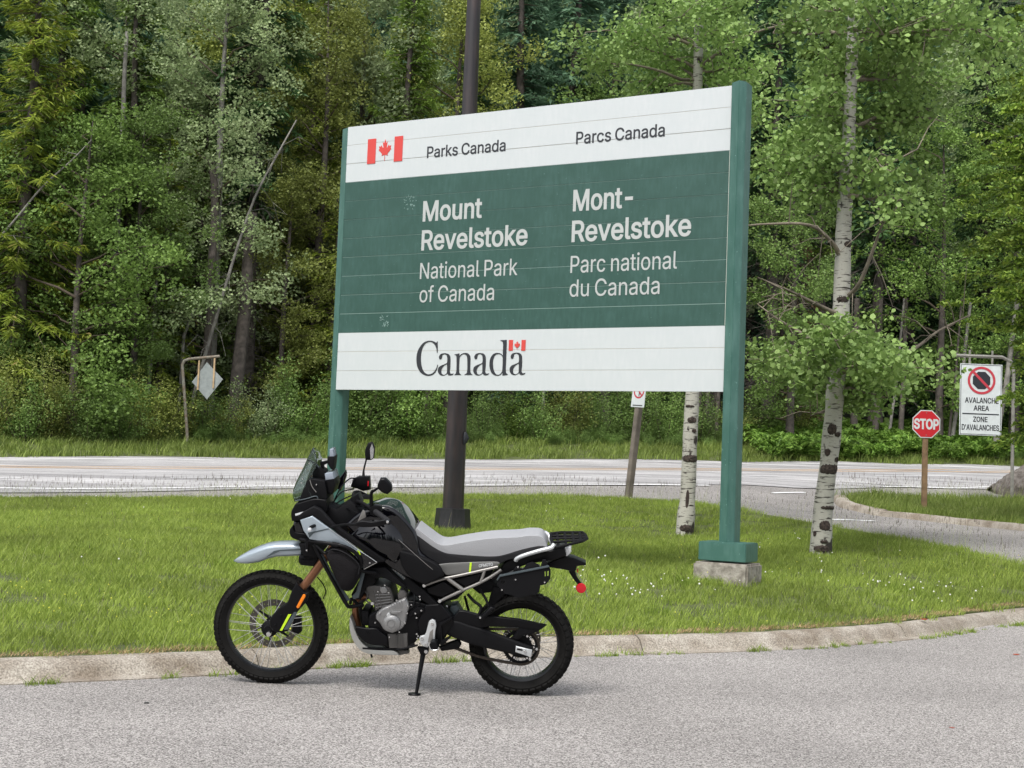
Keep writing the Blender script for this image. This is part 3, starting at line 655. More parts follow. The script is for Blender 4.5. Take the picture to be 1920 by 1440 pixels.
TREES = [
 ('cedar_tree', 'cedar', 'cedar', 20, 45, 1.0, 'yellow-green drooping cedar at the far left edge'),
 ('leafy_tree', 'decC', 'bright', 130, 44.5, 1.02, 'broad bright green leafy tree left of the bent sign pipe, reaching down to the bank'),
 ('leafy_tree', 'decC', 'green', 5, 46, .85, 'dense green leafy tree low at the left edge in front of the cedar'),
 ('hemlock_tree', 'hem', 'hemlock', 215, 49, 1.05, 'dark green hemlock with a slim pale trunk behind the broad leafy tree'),
 ('cottonwood_tree', 'decB', 'silver', 385, 48.5, .98, 'tall cottonwood with pale silvery leaves above the bent sign pipe'),
 ('cottonwood_tree', 'decA', 'silver', 300, 51, 1.0, 'smaller silvery-leaved cottonwood to the left of the tall one'),
 ('hemlock_tree', 'hem', 'cedar', 290, 47.5, .62, 'short yellow-green hemlock with tiered branches just left of the bent sign pipe'),
 ('spruce_tree', 'spruceB', 'spruce', 110, 55, 1.15, 'dark spruce behind the leafy trees near the left edge'),
 ('pine_tree', 'high', 'spruce', 452, 50, 1.0, 'tall dark pine with a thick bare grey trunk right of the bent sign pipe'),
 ('leafy_tree', 'decB', 'olive', 580, 51, .95, 'olive-green leafy tree filling the gap left of the park sign'),
 ('leafy_tree', 'decA', 'silver', 655, 54, 1.25, 'pale grey-green leafy tree rising behind the left sign post'),
 ('cedar_tree', 'cedar', 'cedar', 560, 56, 1.1, 'yellowish cedar behind the olive-green leafy tree'),
 ('cedar_tree', 'cedar', 'hemlock', 735, 52, 1.0, 'bright-tipped cedar standing above the flag end of the park sign'),
 ('leafy_tree', 'decB', 'olive', 835, 53, 1.0, 'olive leafy tree just left of the lamp standard'),
 ('spruce_tree', 'spruceA', 'blue', 950, 54, 1.05, 'blue-green spruce directly right of the lamp standard'),
 ('spruce_tree', 'spruceA', 'blue', 1050, 56, 1.10, 'second blue-green spruce, above the middle of the park sign'),
 ('leafy_tree', 'decA', 'green', 1130, 55, 1.15, 'green leafy tree above the right half of the park sign'),
 ('spruce_tree', 'spruceB', 'spruce', 1215, 58, 1.15, 'dark spruce behind the right half of the park sign'),
 ('spruce_tree', 'high', 'spruce', 1330, 58, 1.1, 'spruce with bare lower trunk seen between the thin birch and the right sign post'),
 ('bare_spruce', 'high', 'spruce', 1440, 56.5, .95, 'spruce with many dead grey lower branches just right of the park sign'),
 ('bare_spruce', 'high', 'hemlock', 1530, 60, 1.0, 'spruce with a skirt of dead branches directly behind the thick birch'),
 ('bare_spruce', 'high', 'spruce', 1640, 59, .92, 'spruce full of grey dead twigs right of the thick birch'),
 ('dying_conifer', 'young', 'brown', 1495, 57, 1.0, 'small dying conifer with rusty brown needles left of the thick birch'),
 ('leafy_tree', 'decA', 'bright', 1760, 58, 1.0, 'bright green leafy tree above the stop sign'),
 ('spruce_tree', 'spruceB', 'spruce', 1700, 63, 1.15, 'dark spruce behind the bright leafy tree at the right'),
 ('spruce_tree', 'spruceA', 'spruce', 1840, 62, 1.1, 'dark spruce behind the avalanche sign'),
 ('leafy_tree', 'decB', 'green', 1900, 60, 1.0, 'green leafy tree at the right edge behind the near conifer'),
 ('spruce_tree', 'spruceA', 'spruce', 1990, 60, 1.1, 'dark spruce just outside the right edge'),
 ('spruce_tree', 'spruceB', 'spruce', -80, 47, 1.1, 'dark spruce just outside the left edge'),
 ('hemlock_tree', 'hem', 'hemlock', 500, 58, 1.2, 'deep green hemlock half hidden behind the thick-trunked pine'),
 ('leafy_tree', 'decA', 'olive', 430, 56, 1.2, 'olive-leaved tree showing between the cottonwood and the pine'),
 ('young_conifer', 'young', 'hemlock', 690, 50, .8, 'young conifer visible under the left end of the park sign'),
 ('young_conifer', 'young', 'spruce', 1000, 53, .9, 'young dark conifer seen under the middle of the park sign'),
 ('young_conifer', 'young', 'hemlock', 1230, 55.5, .75, 'young conifer seen under the sign left of the thin birch'),
 ('spruce_tree', 'spruceB', 'blue', 1400, 64, 1.2, 'bluish spruce far back behind the right sign post'),
 ('hemlock_tree', 'hem', 'hemlock', 860, 60, 1.2, 'dark hemlock behind the lamp standard'),
 ('hemlock_tree', 'hem', 'spruce', 620, 63, 1.35, 'dark hemlock deep in the wood left of the park sign'),
 ('hemlock_tree', 'hem', 'hemlock', 320, 57, 1.3, 'dark hemlock between the two cottonwoods'),
 ('leafy_tree', 'decA', 'green', 240, 46.5, .8, 'green leafy tree filling the space between the broad leafy tree and the bent pipe'),
 ('hemlock_tree', 'hem', 'hemlock', 355, 49.5, .75, 'mid-height hemlock under the tall silvery cottonwood'),
 ('leafy_tree', 'decA', 'olive', 520, 49.5, .72, 'mid-height olive tree right of the thick grey trunk'),
 ('leafy_tree', 'decA', 'silver', 190, 50, 1.15, 'grey-green leafy tree high up behind the broad leafy tree'),
 ('cedar_tree', 'cedar', 'hemlock', 70, 50, 1.15, 'green drooping cedar right of the yellowish one at the left edge'),
 ('leafy_tree', 'decA', 'green', 1480, 53.5, .9, 'green leafy tree between the right sign post and the thick birch, behind the dead branches'),
 ('young_conifer', 'young', 'cedar', 610, 50, 1.0, 'yellowish young conifer close behind the left sign post'),
]
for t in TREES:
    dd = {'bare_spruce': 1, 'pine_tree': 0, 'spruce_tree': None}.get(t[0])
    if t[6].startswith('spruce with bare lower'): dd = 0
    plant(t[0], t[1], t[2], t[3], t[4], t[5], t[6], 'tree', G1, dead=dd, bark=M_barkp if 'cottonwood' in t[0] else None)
# bare trunks that stand free of foliage
def stick(name, pxs, Y, r0, r1, label, m, cat='tree', tw=0, seed=1, off=-.3):
    P = [atY(a, b, Y+i*0.15) for i, (a, b) in enumerate(pxs)]; base = Vector((P[0].x, P[0].y, zt(P[0].x, P[0].y))); e = empty(name, base); tag(e, label, cat, 'bare trunks in the forest')
    Q = np.array([list(p-base) for p in catmull(P, 4)]); Q[0, 2] = min(Q[0, 2], -.2)
    o = link('trunk', np_tubes('trunk', [(Q, np.linspace(r0, r1, len(Q)))], 8), m, e)
    if tw:
        rg = np.random.default_rng(seed); segs = []
        for i in range(tw):
            k = rg.integers(len(Q)//4, len(Q)); q = Q[k]; d = rg.normal(size=3)*np.array([1, .6, .5]); d /= np.linalg.norm(d); L = .5+1.2*rg.random()
            mid = q+d*L*.5+[0, 0, .1]; segs.append((np.array([q, mid, q+d*L+[0, 0, -.35*L]]), (.016, .01, .004)))
            segs.append((np.array([mid, mid+rg.normal(size=3)*.3, mid+rg.normal(size=3)*.5]), (.008, .005, .003)))
        linkst('branches', np_tubes('branches', segs), m, e)
    return e
stick('dead_tree', [(350, 800), (372, 710), (410, 580), (440, 480), (478, 370), (520, 290), (556, 225)], 46.5, .075, .025, 'long pale dead trunk leaning right behind the diamond road sign', M_barkp, tw=14, seed=2)
stick('bare_conifer', [(437, 800), (446, 700), (458, 590), (463, 520), (472, 400)], 47.6, .26, .20, 'thick grey conifer trunk standing right of the diamond road sign', M_bark, tw=6, seed=6)
stick('dead_snag', [(-90, 560), (-30, 480), (30, 410), (80, 350), (135, 300), (172, 262)], 43.6, .05, .02, 'pale dead snag leaning out of the leaves at the left edge', M_barkp, tw=3, seed=3)
stick('slim_tree', [(279, 715), (287, 620), (292, 540), (298, 470)], 46.8, .075, .06, 'slim pale trunk left of the bent sign pipe', M_barkp)
stick('slim_tree', [(226, 340), (230, 250), (233, 150), (238, 60)], 47.5, .10, .07, 'slim grey trunk high up left of the cottonwood', M_barkp)
stick('slim_tree', [(398, 480), (402, 420), (402, 350), (396, 300)], 47.2, .15, .12, 'grey cottonwood trunk segment above the bent sign pipe', M_bark)
stick('slim_tree', [(341, 640), (356, 600), (368, 570)], 47.2, .06, .05, 'short leaning grey trunk just above the bent sign pipe', M_barkp)
stick('slim_tree', [(707, 790), (712, 740), (716, 690)], 50.5, .06, .05, 'slim pale trunk under the left end of the park sign', M_barkp)
stick('slim_tree', [(795, 810), (799, 760), (803, 700)], 51, .09, .08, 'grey trunk under the sign just left of the lamp standard', M_bark)
stick('slim_tree', [(1015, 800), (1019, 750), (1021, 700)], 52, .07, .06, 'slim grey trunk under the sign right of the lamp standard', M_barkp)
for x, w_, l_ in ((1306, .13, 'first grey trunk right of the thin birch'), (1322, .10, 'second grey trunk right of the thin birch'), (1342, .09, 'grey trunk touching the right sign post from the left')):
    stick('slim_tree', [(x, 835), (x+3, 780), (x+6, 720), (x+8, 640)], 55, w_, w_*.8, l_, M_bark)
for x, dx, w_, l_, m_ in ((1600, 5, .17, 'stout grey trunk just right of the thick birch', M_bark), (1640, 8, .15, 'grey trunk midway between the thick birch and the stop sign', M_bark), (1665, 22, .07, 'slim pale trunk leaning right, left of the stop sign', M_barkp), (1688, 8, .12, 'grey trunk just left of the stop sign', M_bark), (1784, 26, .09, 'slim pale trunk leaning right beside the avalanche sign', M_barkp), (1778, 18, .06, 'thin dark stem left of the avalanche sign', M_bark), (1866, 30, .14, 'grey trunk emerging below the avalanche sign', M_barkp), (1462, 4, .12, 'grey trunk deep in the dead branches right of the park sign', M_bark)):
    stick('slim_tree', [(x, 838), (x+dx*.3, 780), (x+dx*.7, 720), (x+dx, 650), (x+dx*1.4, 560)], 57.5, w_, w_*.75, l_, m_)
# shrubs along the bank
SH = [(-20, 42.5, 0, 1.1, 'olive', 'olive shrub at the left edge above the bank'), (40, 42.2, 1, 1.1, 'green', 'low green shrub near the left edge'), (95, 43, 2, 1.0, 'olive', 'upright olive shrub below the broad leafy tree'), (165, 43, 0, 1.0, 'green', 'green shrub under the broad leafy tree'), (225, 43.5, 1, 1.2, 'green', 'spreading green shrub left of the bent pipe'), (275, 44.5, 0, .9, 'olive', 'olive shrub close to the left of the bent pipe'),
 (330, 45.5, 1, 1.1, 'olive', 'low shrub at the foot of the bent pipe'), (385, 46, 1, 1.2, 'green', 'shrub under the diamond road sign'), (430, 46.5, 1, .8, 'olive', 'small shrub at the foot of the thick grey trunk'), (490, 47, 1, 1.1, 'silver', 'grey-green shrub right of the thick grey trunk'), (550, 47.5, 0, 1.1, 'green', 'green shrub left of the left sign post'), (600, 48, 2, .9, 'bright', 'bright shrub touching the left sign post'),
 (665, 48.5, 0, 1.3, 'green', 'rounded shrub under the left end of the sign'), (720, 48.5, 0, 1.35, 'green', 'large green shrub behind the motorcycle mirrors'), (775, 49, 1, 1.5, 'bright', 'bright shrub left of the lamp standard'), (820, 49, 1, 1.1, 'green', 'low shrub behind the foot of the lamp standard'), (905, 50, 2, 1.0, 'green', 'upright shrub right of the lamp standard'), (960, 50.5, 0, 1.1, 'hemlock', 'dark green shrub under the middle of the sign'),
 (1010, 50.5, 1, 1.2, 'green', 'low shrub right of the middle of the sign'), (1070, 51.5, 0, 1.1, 'olive', 'olive shrub left of the leaning prohibition post'), (1120, 52, 2, 1.0, 'green', 'green shrub left of the leaning prohibition post, close to it'), (1180, 52.5, 0, 1.1, 'green', 'green shrub directly behind the leaning prohibition post'), (1245, 53, 0, 1.2, 'green', 'large shrub between prohibition post and thin birch'), (1310, 54, 1, 1.1, 'green', 'low shrub right of the thin birch'),
 (1380, 54.5, 1, 1.1, 'olive', 'low olive shrub behind the right sign post'), (1430, 55, 0, .9, 'green', 'green shrub just right of the right sign post'), (1490, 55.5, 1, 1.2, 'olive', 'yellowish low shrub left of the thick birch'), (1545, 56, 1, .9, 'green', 'low shrub behind the thick birch'), (1950, 60, 0, 1.3, 'green', 'green shrub outside the right edge')]
for px, Y, k, sc, lm, lab in SH: plant('shrub', SHR[k], lm, px, Y, sc*random.uniform(.58, .85), lab, 'shrub', G2)
# ferns below the trees at the right
def fern_mesh(seed):
    rg = np.random.default_rng(seed); C = []; D = []; VV = []
    for i in range(9):
        a = rg.random()*6.283; o = np.array([math.cos(a), math.sin(a), 0]); L = .5+.35*rg.random(); sd = np.array([-o[1], o[0], 0])
        for s in np.linspace(.15, 1, 12):
            p = o*L*s+np.array([0, 0, .55*math.sin(s*2.2)])
            for sg in (-1, 1): C.append(p+sd*sg*.08*(1.1-s)); D.append(sd*sg*.9+o*.4); VV.append(rg.random())
    return leaf_mesh('fern', np.array(C), .17, rg, up=.7, aspect=.35, v=np.array(VV), dirs=np.array(D))
P = []
for _ in range(900):
    p = gp(random.uniform(1440, 2050), random.uniform(822, 868), .0, Ymin=40); P.append((p.x, p.y+random.uniform(0, 1.5)))
P = np.array(P); scatter('ferns', np.c_[P, zt_np(P[:, 0], P[:, 1])], RNG.uniform(.7, 1.5, len(P)), fern_mesh(1), LM['fern'], 'bank of green ferns below the trees at the right', 'ferns')
P = []
for _ in range(1500):
    x = random.uniform(-30, 34); y = np.interp(x, [-18, 0, 20], [42.5, 50, 58])+random.uniform(-.6, 5); P.append((x, y))
P = np.array(P); scatter('undergrowth', np.c_[P, zt_np(P[:, 0], P[:, 1])], RNG.uniform(.12, .30, len(P)), SHR[1][0].copy(), LM['green'], 'low tangled undergrowth between the shrubs and the first trees', 'undergrowth')
# the wood behind, standing on the rising hillside
P = []
for row, (Y0, n) in enumerate(((64, 26), (71, 28), (80, 30), (92, 32), (108, 34), (128, 36))):
    for i in range(n):
        x = (i/(n-1)-.5)*2*(Y0*.62)+random.uniform(-1.2, 1.2); P.append((x, Y0+.3*x*(row < 2)+random.uniform(-3, 3)))
P = np.array(P); half = RNG.random(len(P)) < .6
scatter('forest', np.c_[P[half], zt_np(P[half][:, 0], P[half][:, 1])-.2], RNG.uniform(.9, 1.3, half.sum()), PROT['spruceA'][0].copy(), LM['spruce'], 'dark conifer forest rising on the hillside behind', 'forest')
scatter('mixed_forest', np.c_[P[~half], zt_np(P[~half][:, 0], P[~half][:, 1])-.2], RNG.uniform(1.0, 1.5, (~half).sum()), PROT['decA'][0].copy(), LM['green'], 'leafy trees mixed into the forest on the hillside behind', 'forest')

P = []
for i in range(50): P.append((random.choice((-1, 1))*random.uniform(26, 55)+(4 if i % 2 else 0), random.uniform(50, 62)))
P = [(x, y) for x, y in P if abs(x) > .46*y or y > 60]
P = np.array(P); scatter('mixed_forest', np.c_[P, zt_np(P[:, 0], P[:, 1])-.2], RNG.uniform(.9, 1.3, len(P)), PROT['decC'][0].copy(), LM['green'], 'leafy forest continuing beyond both sides of the view', 'forest')
P = []  # unseen trees behind the camera, added to darken reflections and low side light
for i in range(70): P.append((random.uniform(-60, 60), random.uniform(-60, -26)))
P = np.array(P); scatter('forest', np.c_[P, zt_np(P[:, 0], P[:, 1])-.2], RNG.uniform(.8, 1.1, len(P)), PROT['spruceA'][0].copy(), LM['spruce'], 'unseen conifer forest behind the viewer, added to darken reflections and side light', 'forest')
# ------------------------------------------------------------------ birches on the lawn
def birch_bark():
    m = bpy.data.materials.new('birch_bark'); m.use_nodes = True; nt = m.node_tree; N, L = nt.nodes, nt.links; b = N['Principled BSDF']
    tc = N.new('ShaderNodeTexCoord'); mp = N.new('ShaderNodeMapping'); mp.inputs['Scale'].default_value = (4, 4, 34); L.new(tc.outputs['Object'], mp.inputs[0])
    n1 = N.new('ShaderNodeTexNoise'); n1.inputs['Scale'].default_value = 1.6; n1.inputs['Detail'].default_value = 4; L.new(mp.outputs[0], n1.inputs[0])
    r1 = N.new('ShaderNodeMapRange'); r1.inputs[1].default_value = .575; r1.inputs[2].default_value = .66; L.new(n1.outputs[0], r1.inputs[0])
    mp2 = N.new('ShaderNodeMapping'); mp2.inputs['Scale'].default_value = (1, 1, .55); L.new(tc.outputs['Object'], mp2.inputs[0])
    n2 = N.new('ShaderNodeTexNoise'); n2.inputs['Scale'].default_value = 7; n2.inputs['Detail'].default_value = 5; L.new(mp2.outputs[0], n2.inputs[0])
    r2 = N.new('ShaderNodeMapRange'); r2.inputs[1].default_value = .62; r2.inputs[2].default_value = .67; L.new(n2.outputs[0], r2.inputs[0])
    sx = N.new('ShaderNodeSeparateXYZ'); L.new(tc.outputs['Object'], sx.inputs[0]); r3 = N.new('ShaderNodeMapRange'); r3.inputs[1].default_value = .35; r3.inputs[2].default_value = -.05; r3.inputs[3].default_value = 0; r3.inputs[4].default_value = .16; L.new(sx.outputs[2], r3.inputs[0])
    a2 = N.new('ShaderNodeMath'); a2.operation = 'ADD'; L.new(n2.outputs[0], a2.inputs[0]); L.new(r3.outputs[0], a2.inputs[1]); L.new(a2.outputs[0], r2.inputs[0])
    mx = N.new('ShaderNodeMath'); mx.operation = 'MAXIMUM'; L.new(r1.outputs[0], mx.inputs[0]); L.new(r2.outputs[0], mx.inputs[1])
    n3 = N.new('ShaderNodeTexNoise'); n3.inputs['Scale'].default_value = 12; L.new(mp.outputs[0], n3.inputs[0])
    c0 = N.new('ShaderNodeMix'); c0.data_type = 'RGBA'; c0.inputs[6].default_value = (.62, .60, .53, 1); c0.inputs[7].default_value = (.25, .245, .21, 1); L.new(n3.outputs[0], c0.inputs[0])
    c = N.new('ShaderNodeMix'); c.data_type = 'RGBA'; c.inputs[7].default_value = (.035, .028, .024, 1); L.new(mx.outputs[0], c.inputs[0]); L.new(c0.outputs[2], c.inputs[6])
    L.new(c.outputs[2], b.inputs['Base Color']); b.inputs['Roughness'].default_value = .8
    bu = N.new('ShaderNodeBump'); bu.inputs['Strength'].default_value = .5; bu.inputs['Distance'].default_value = .01; bu.invert = True; L.new(mx.outputs[0], bu.inputs['Height']); L.new(bu.outputs[0], b.inputs['Normal'])
    return m
M_birch = birch_bark(); M_scar = mat('branch_scar', (.06, .045, .038), .95, var=.5, scale=30, bump=1, bscale=60)
def birch(label, pxs, ws, regions, seed, scars, nl, bare, size=.062):
    """pxs: trunk path in the photograph (bottom first) at the depth of its foot; regions: leafy boughs (px,py,spread_px,depth offset)"""
    rg = np.random.default_rng(seed); foot_ = gp(*pxs[0], .11); Y = foot_.y; base = foot_; e = empty('birch_tree', base); tag(e, label, 'tree', 'birches on the lawn')
    P = [atY(a, b, Y)-base for a, b in pxs]; P[0].z = -.1; k = Y/F; Q = catmull(P, 5); rr = np.interp(np.linspace(0, 1, len(Q)), np.linspace(0, 1, len(ws)), [w*k/2 for w in ws]); rr = rr*(1+.04*rg.normal(size=len(Q)))
    link('trunk', np_tubes('trunk', [(np.array([list(q) for q in Q]), rr)], 18), M_birch, e)
    zs = np.array([q.z for q in Q]); qx = np.array([q.x for q in Q])
    for px, py, w, h, ang in scars:
        p = atY(px, py, Y)-base; r_ = float(np.interp(p.z, zs, rr)); cx = float(np.interp(p.z, zs, qx)); u0 = math.asin(max(-.95, min(.95, (p.x-cx)/r_))); b = MB(); ww = w*k/2; hh = h*k/2; hw = math.asin(min(.97, ww/r_)) if ww < r_*.95 else 1.5; nu, nv = 18, 10; G = []
        for iv in range(nv+1):
            row = []
            for iu in range(nu+1):
                u = -1+2*iu/nu; v = -1+2*iv/nv; sq = math.sqrt(max(0, 1-u*u*.5)); vz = p.z+hh*v*sq; uu = u0+hw*u*math.sqrt(max(0, 1-v*v*.5)); q_ = max(0, (1-u*u)*(1-v*v)); rs_ = float(np.interp(vz, zs, rr))*1.0+(-.004+.018*q_**.5*(.6+.7*rg.random())); row.append(b.bm.verts.new((float(np.interp(vz, zs, qx))+rs_*math.sin(uu), -rs_*math.cos(uu), vz+.006*rg.normal())))
            G.append(row)
        for iv in range(nv):
            for iu in range(nu): b.bm.faces.new((G[iv][iu], G[iv][iu+1], G[iv+1][iu+1], G[iv+1][iu]))
        b.build('branch_scar', M_scar, e)
    segs, cc = [], []
    for (px, py, sp, dy, wt, tx, ty) in regions:
        c = np.array(list(atY(px, py, Y+dy)-base)); s0 = np.array(list(atY(tx, ty, Y)-base)); mid = (c+s0)/2+np.array([0, 0, .12])+rg.normal(size=3)*.08
        n = 7; t = np.linspace(0, 1, n)[:, None]; B = s0*(1-t)**2+2*mid*t*(1-t)+c*t*t+rg.normal(size=(n, 3))*.025; B[0] = s0; segs.append((B, np.linspace(.032, .007, n)))
        for _ in range(int(7*wt)+2):
            q = B[rg.integers(2, n)]; d = rg.normal(size=3)*np.array([1, 1, .55])*sp*k*.55; tip = c*.35+q*.65+d; mid2 = (q+tip)/2+rg.normal(size=3)*.06; segs.append((np.array([q, mid2, tip]), (.009, .006, .003)))
            for s in (.35, .6, .8, 1): cc.append((q+(tip-q)*s+rg.normal(size=3)*.07, wt))
    for pl in bare:
        B = [list(atY(a, b, Y+dy)-base) for a, b, dy in pl]; B = np.array([list(q) for q in catmull([Vector(q) for q in B], 4)]); segs.append((B, np.linspace(.035, .008, len(B))))
        for _ in range(9):
            q = B[rg.integers(2, len(B))]; d = rg.normal(size=3)*.22; segs.append((np.array([q, q+d*.6+[0, 0, .03], q+d*1.2+[0, 0, -.05]]), (.008, .006, .003)))
    linkst('branches', np_tubes('branches', segs, 5), mat('birch_twigs', (.20, .17, .13), .9, var=.4, scale=4), e)
    cs = np.array([c for c, _ in cc]); ki = rg.integers(0, len(cs), nl); C = cs[ki]+rg.normal(size=(nl, 3))*np.array([.15, .15, .10]); 
    me = leaf_mesh('crown', C, size, rg, up=.25, aspect=.86, shape=6, v=np.clip(.15+.35*rg.random(len(cs))[ki]+.5*rg.random(nl), 0, 1)); linkst('crown', me, LM['aspen'], e); return e
def boughs(lst):
    out = []
    for px, py, sp, wt, tx, ty in lst: out.append((px, py, sp, random.uniform(-1.6, 1.4), wt, tx, ty))
    return out
birch('thick white birch with dark branch scars, standing right of the park sign',
 [(1538, 1040), (1544, 950), (1556, 850), (1566, 740), (1575, 620), (1580, 500), (1583, 400), (1590, 280), (1596, 150), (1600, 40), (1606, -150), (1610, -330)], [43, 35, 34, 33, 32, 30, 28, 26, 23, 21, 17, 12],
 boughs([(1500, 690, 70, 1.0, 1568, 700), (1470, 660, 55, .8, 1566, 690), (1560, 640, 60, 1.0, 1574, 630), (1640, 680, 75, 1.3, 1570, 690), (1700, 700, 60, 1.0, 1570, 700), (1600, 730, 60, .9, 1567, 730), (1540, 745, 50, .7, 1566, 740), (1660, 745, 50, .6, 1566, 735), (1735, 690, 40, .5, 1570, 700), (1590, 660, 60, 1, 1575, 650),
  (1680, 60, 110, 1.6, 1600, 60), (1780, 50, 110, 1.6, 1600, 80), (1870, 70, 90, 1.3, 1600, 80), (1700, 150, 90, 1.5, 1596, 150), (1800, 150, 100, 1.3, 1596, 150), (1620, 120, 70, 1, 1596, 140), (1540, 130, 70, .9, 1594, 160), (1500, 200, 80, 1.1, 1592, 210), (1590, 220, 80, 1.3, 1592, 230), (1680, 230, 80, 1.1, 1590, 240), (1560, 290, 70, .9, 1588, 290), (1470, 280, 60, .9, 1588, 290), (1440, 330, 45, .6, 1586, 320), (1650, 310, 70, .8, 1586, 320), (1720, 330, 60, .5, 1586, 330), (1480, 360, 50, .5, 1584, 350), (1540, 370, 60, .5, 1584, 360), (1700, 370, 50, .4, 1584, 370), (1780, 230, 60, .7, 1590, 240),
  (1560, 20, 80, .9, 1600, 20), (1450, 60, 70, .7, 1598, 60), (1640, -60, 120, 1.2, 1606, -80), (1760, -60, 120, 1.2, 1606, -60), (1520, -60, 100, .9, 1606, -60), (1860, -40, 100, 1, 1604, 0)]),
 41, [(1553, 880, 40, 20, 0), (1556, 805, 18, 22, 0), (1567, 815, 14, 9, 0), (1548, 848, 12, 14, 0), (1566, 862, 12, 10, 0), (1553, 952, 32, 7, 0), (1543, 985, 22, 20, 0), (1525, 1000, 8, 10, 0), (1541, 1015, 16, 7, 0), (1588, 460, 18, 12, 0), (1577, 563, 24, 12, 0), (1536, 1028, 30, 14, 0)], 26000,
 [[(1572, 590, 0), (1530, 570, -.3), (1480, 545, -.5), (1420, 520, -.8)], [(1574, 480, 0), (1560, 455, -.2), (1518, 422, -.5), (1440, 420, -.6), (1390, 424, -.8)], [(1586, 560, 0), (1612, 530, -.3), (1640, 460, -.5), (1655, 420, -.7), (1690, 380, -.9)], [(1568, 680, 0), (1510, 630, .3), (1460, 600, .4), (1420, 570, .5)], [(1580, 690, 0), (1700, 660, .5), (1760, 620, .8), (1820, 590, 1)], [(1588, 330, 0), (1640, 320, -.5), (1720, 280, -.9)], [(1574, 760, 0), (1520, 780, .2)]])
birch('thin white birch seen below and above the park sign, left of its right post',
 [(1283, 1003), (1290, 920), (1294, 820), (1298, 740), (1303, 600), (1306, 400), (1308, 200), (1310, 60), (1314, -150), (1316, -330)], [36, 29, 27, 26, 25, 23, 20, 17, 13, 9],
 boughs([(1180, 80, 80, .8, 1308, 130), (1120, 110, 60, .6, 1308, 150), (1240, 120, 70, .7, 1308, 150), (1150, 150, 60, .6, 1308, 160), (1360, 60, 70, .7, 1310, 80), (1400, 130, 60, .6, 1308, 130), (1280, 30, 80, .7, 1310, 40), (1420, 230, 50, .6, 1308, 200), (1440, 160, 60, .5, 1308, 180), (1320, 130, 50, .5, 1308, 140), (1100, 60, 60, .4, 1310, 90), (1220, 200, 50, .5, 1308, 210), (1300, -60, 100, .8, 1314, -60), (1200, -40, 90, .6, 1314, -60), (1400, -40, 90, .6, 1314, -60), (1360, 20, 60, .6, 1310, 30)]),
 42, [(1294, 860, 32, 15, 0), (1296, 788, 18, 12, 0), (1300, 808, 10, 8, 0), (1291, 762, 18, 5, 0), (1287, 935, 7, 36, 0), (1283, 990, 22, 14, 0)], 12000,
 [[(1308, 130, 0), (1360, 90, -.3), (1420, 60, -.5), (1500, 40, -.8), (1580, 30, -1)], [(1308, 80, 0), (1250, 60, .2), (1180, 40, .4)]])
# the near conifer whose boughs hang in from the right edge
def right_conifer():
    Y = 25.0; b0 = atY(2110, 950, Y); base = Vector((b0.x, Y, zt(b0.x, Y))); e = empty('hanging_conifer', base); tag(e, 'near conifer with bright yellow-green tips hanging in from the right edge over the avalanche sign', 'tree')
    rg = np.random.default_rng(77); C, D, VV, LL, segs = [], [], [], [], []
    H = 15
    for i in range(430):
        t = ((i+rg.random())/430)**1.2; h = 2.0+(H-2.0)*t; L = float(np.interp(h, [2, 3.0, 4.2, 4.9, 8, 12, 15], [1.7, 1.95, 2.35, 3.4, 2.8, 1.6, .3]))*(.6+.42*rg.random())*(1.35 if h < 4.2 and rg.random() < .22 else 1); a = PI+rg.normal()*.9 if rg.random() < .75 else rg.random()*6.28; o = np.array([math.cos(a), math.sin(a), 0]); sd = np.array([-o[1], o[0], 0])
        n = max(6, int(L*16)); s = np.linspace(.08, 1, n); P = o[None]*(L*s)[:, None]; P[:, 2] = h-.30*L*s**1.3+.10*L*s**3
        segs.append((P[::max(1, n//6)], np.linspace(.022, .006, len(P[::max(1, n//6)]))))
        for sg in (-1, 1, 0):
            ln = .34*(1.15-s*.7)*(.6+.7*rg.random(n)); m_ = 4
            for q in range(m_):
                u = (q+.6)/m_; d0 = o[None]*.7+sd[None]*sg*.85+rg.normal(size=(n, 3))*.16; d0[:, 2] += -.30+.30*rg.normal(size=n)
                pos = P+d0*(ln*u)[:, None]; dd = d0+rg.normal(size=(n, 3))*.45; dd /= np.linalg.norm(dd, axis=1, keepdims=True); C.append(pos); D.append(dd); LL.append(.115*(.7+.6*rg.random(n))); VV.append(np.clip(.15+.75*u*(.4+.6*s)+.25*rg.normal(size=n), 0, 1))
    C = np.vstack(C); me = leaf_mesh('crown', C, np.concatenate(LL), rg, up=.4, aspect=.38, v=np.concatenate(VV), dirs=np.vstack(D)*3)
    linkst('crown', me, LM['nearcon'], e); linkst('branches', np_tubes('branches', segs, 4), M_twig, e); link('trunk', trunk_mesh(H, .2, 5), M_bark, e)
right_conifer()
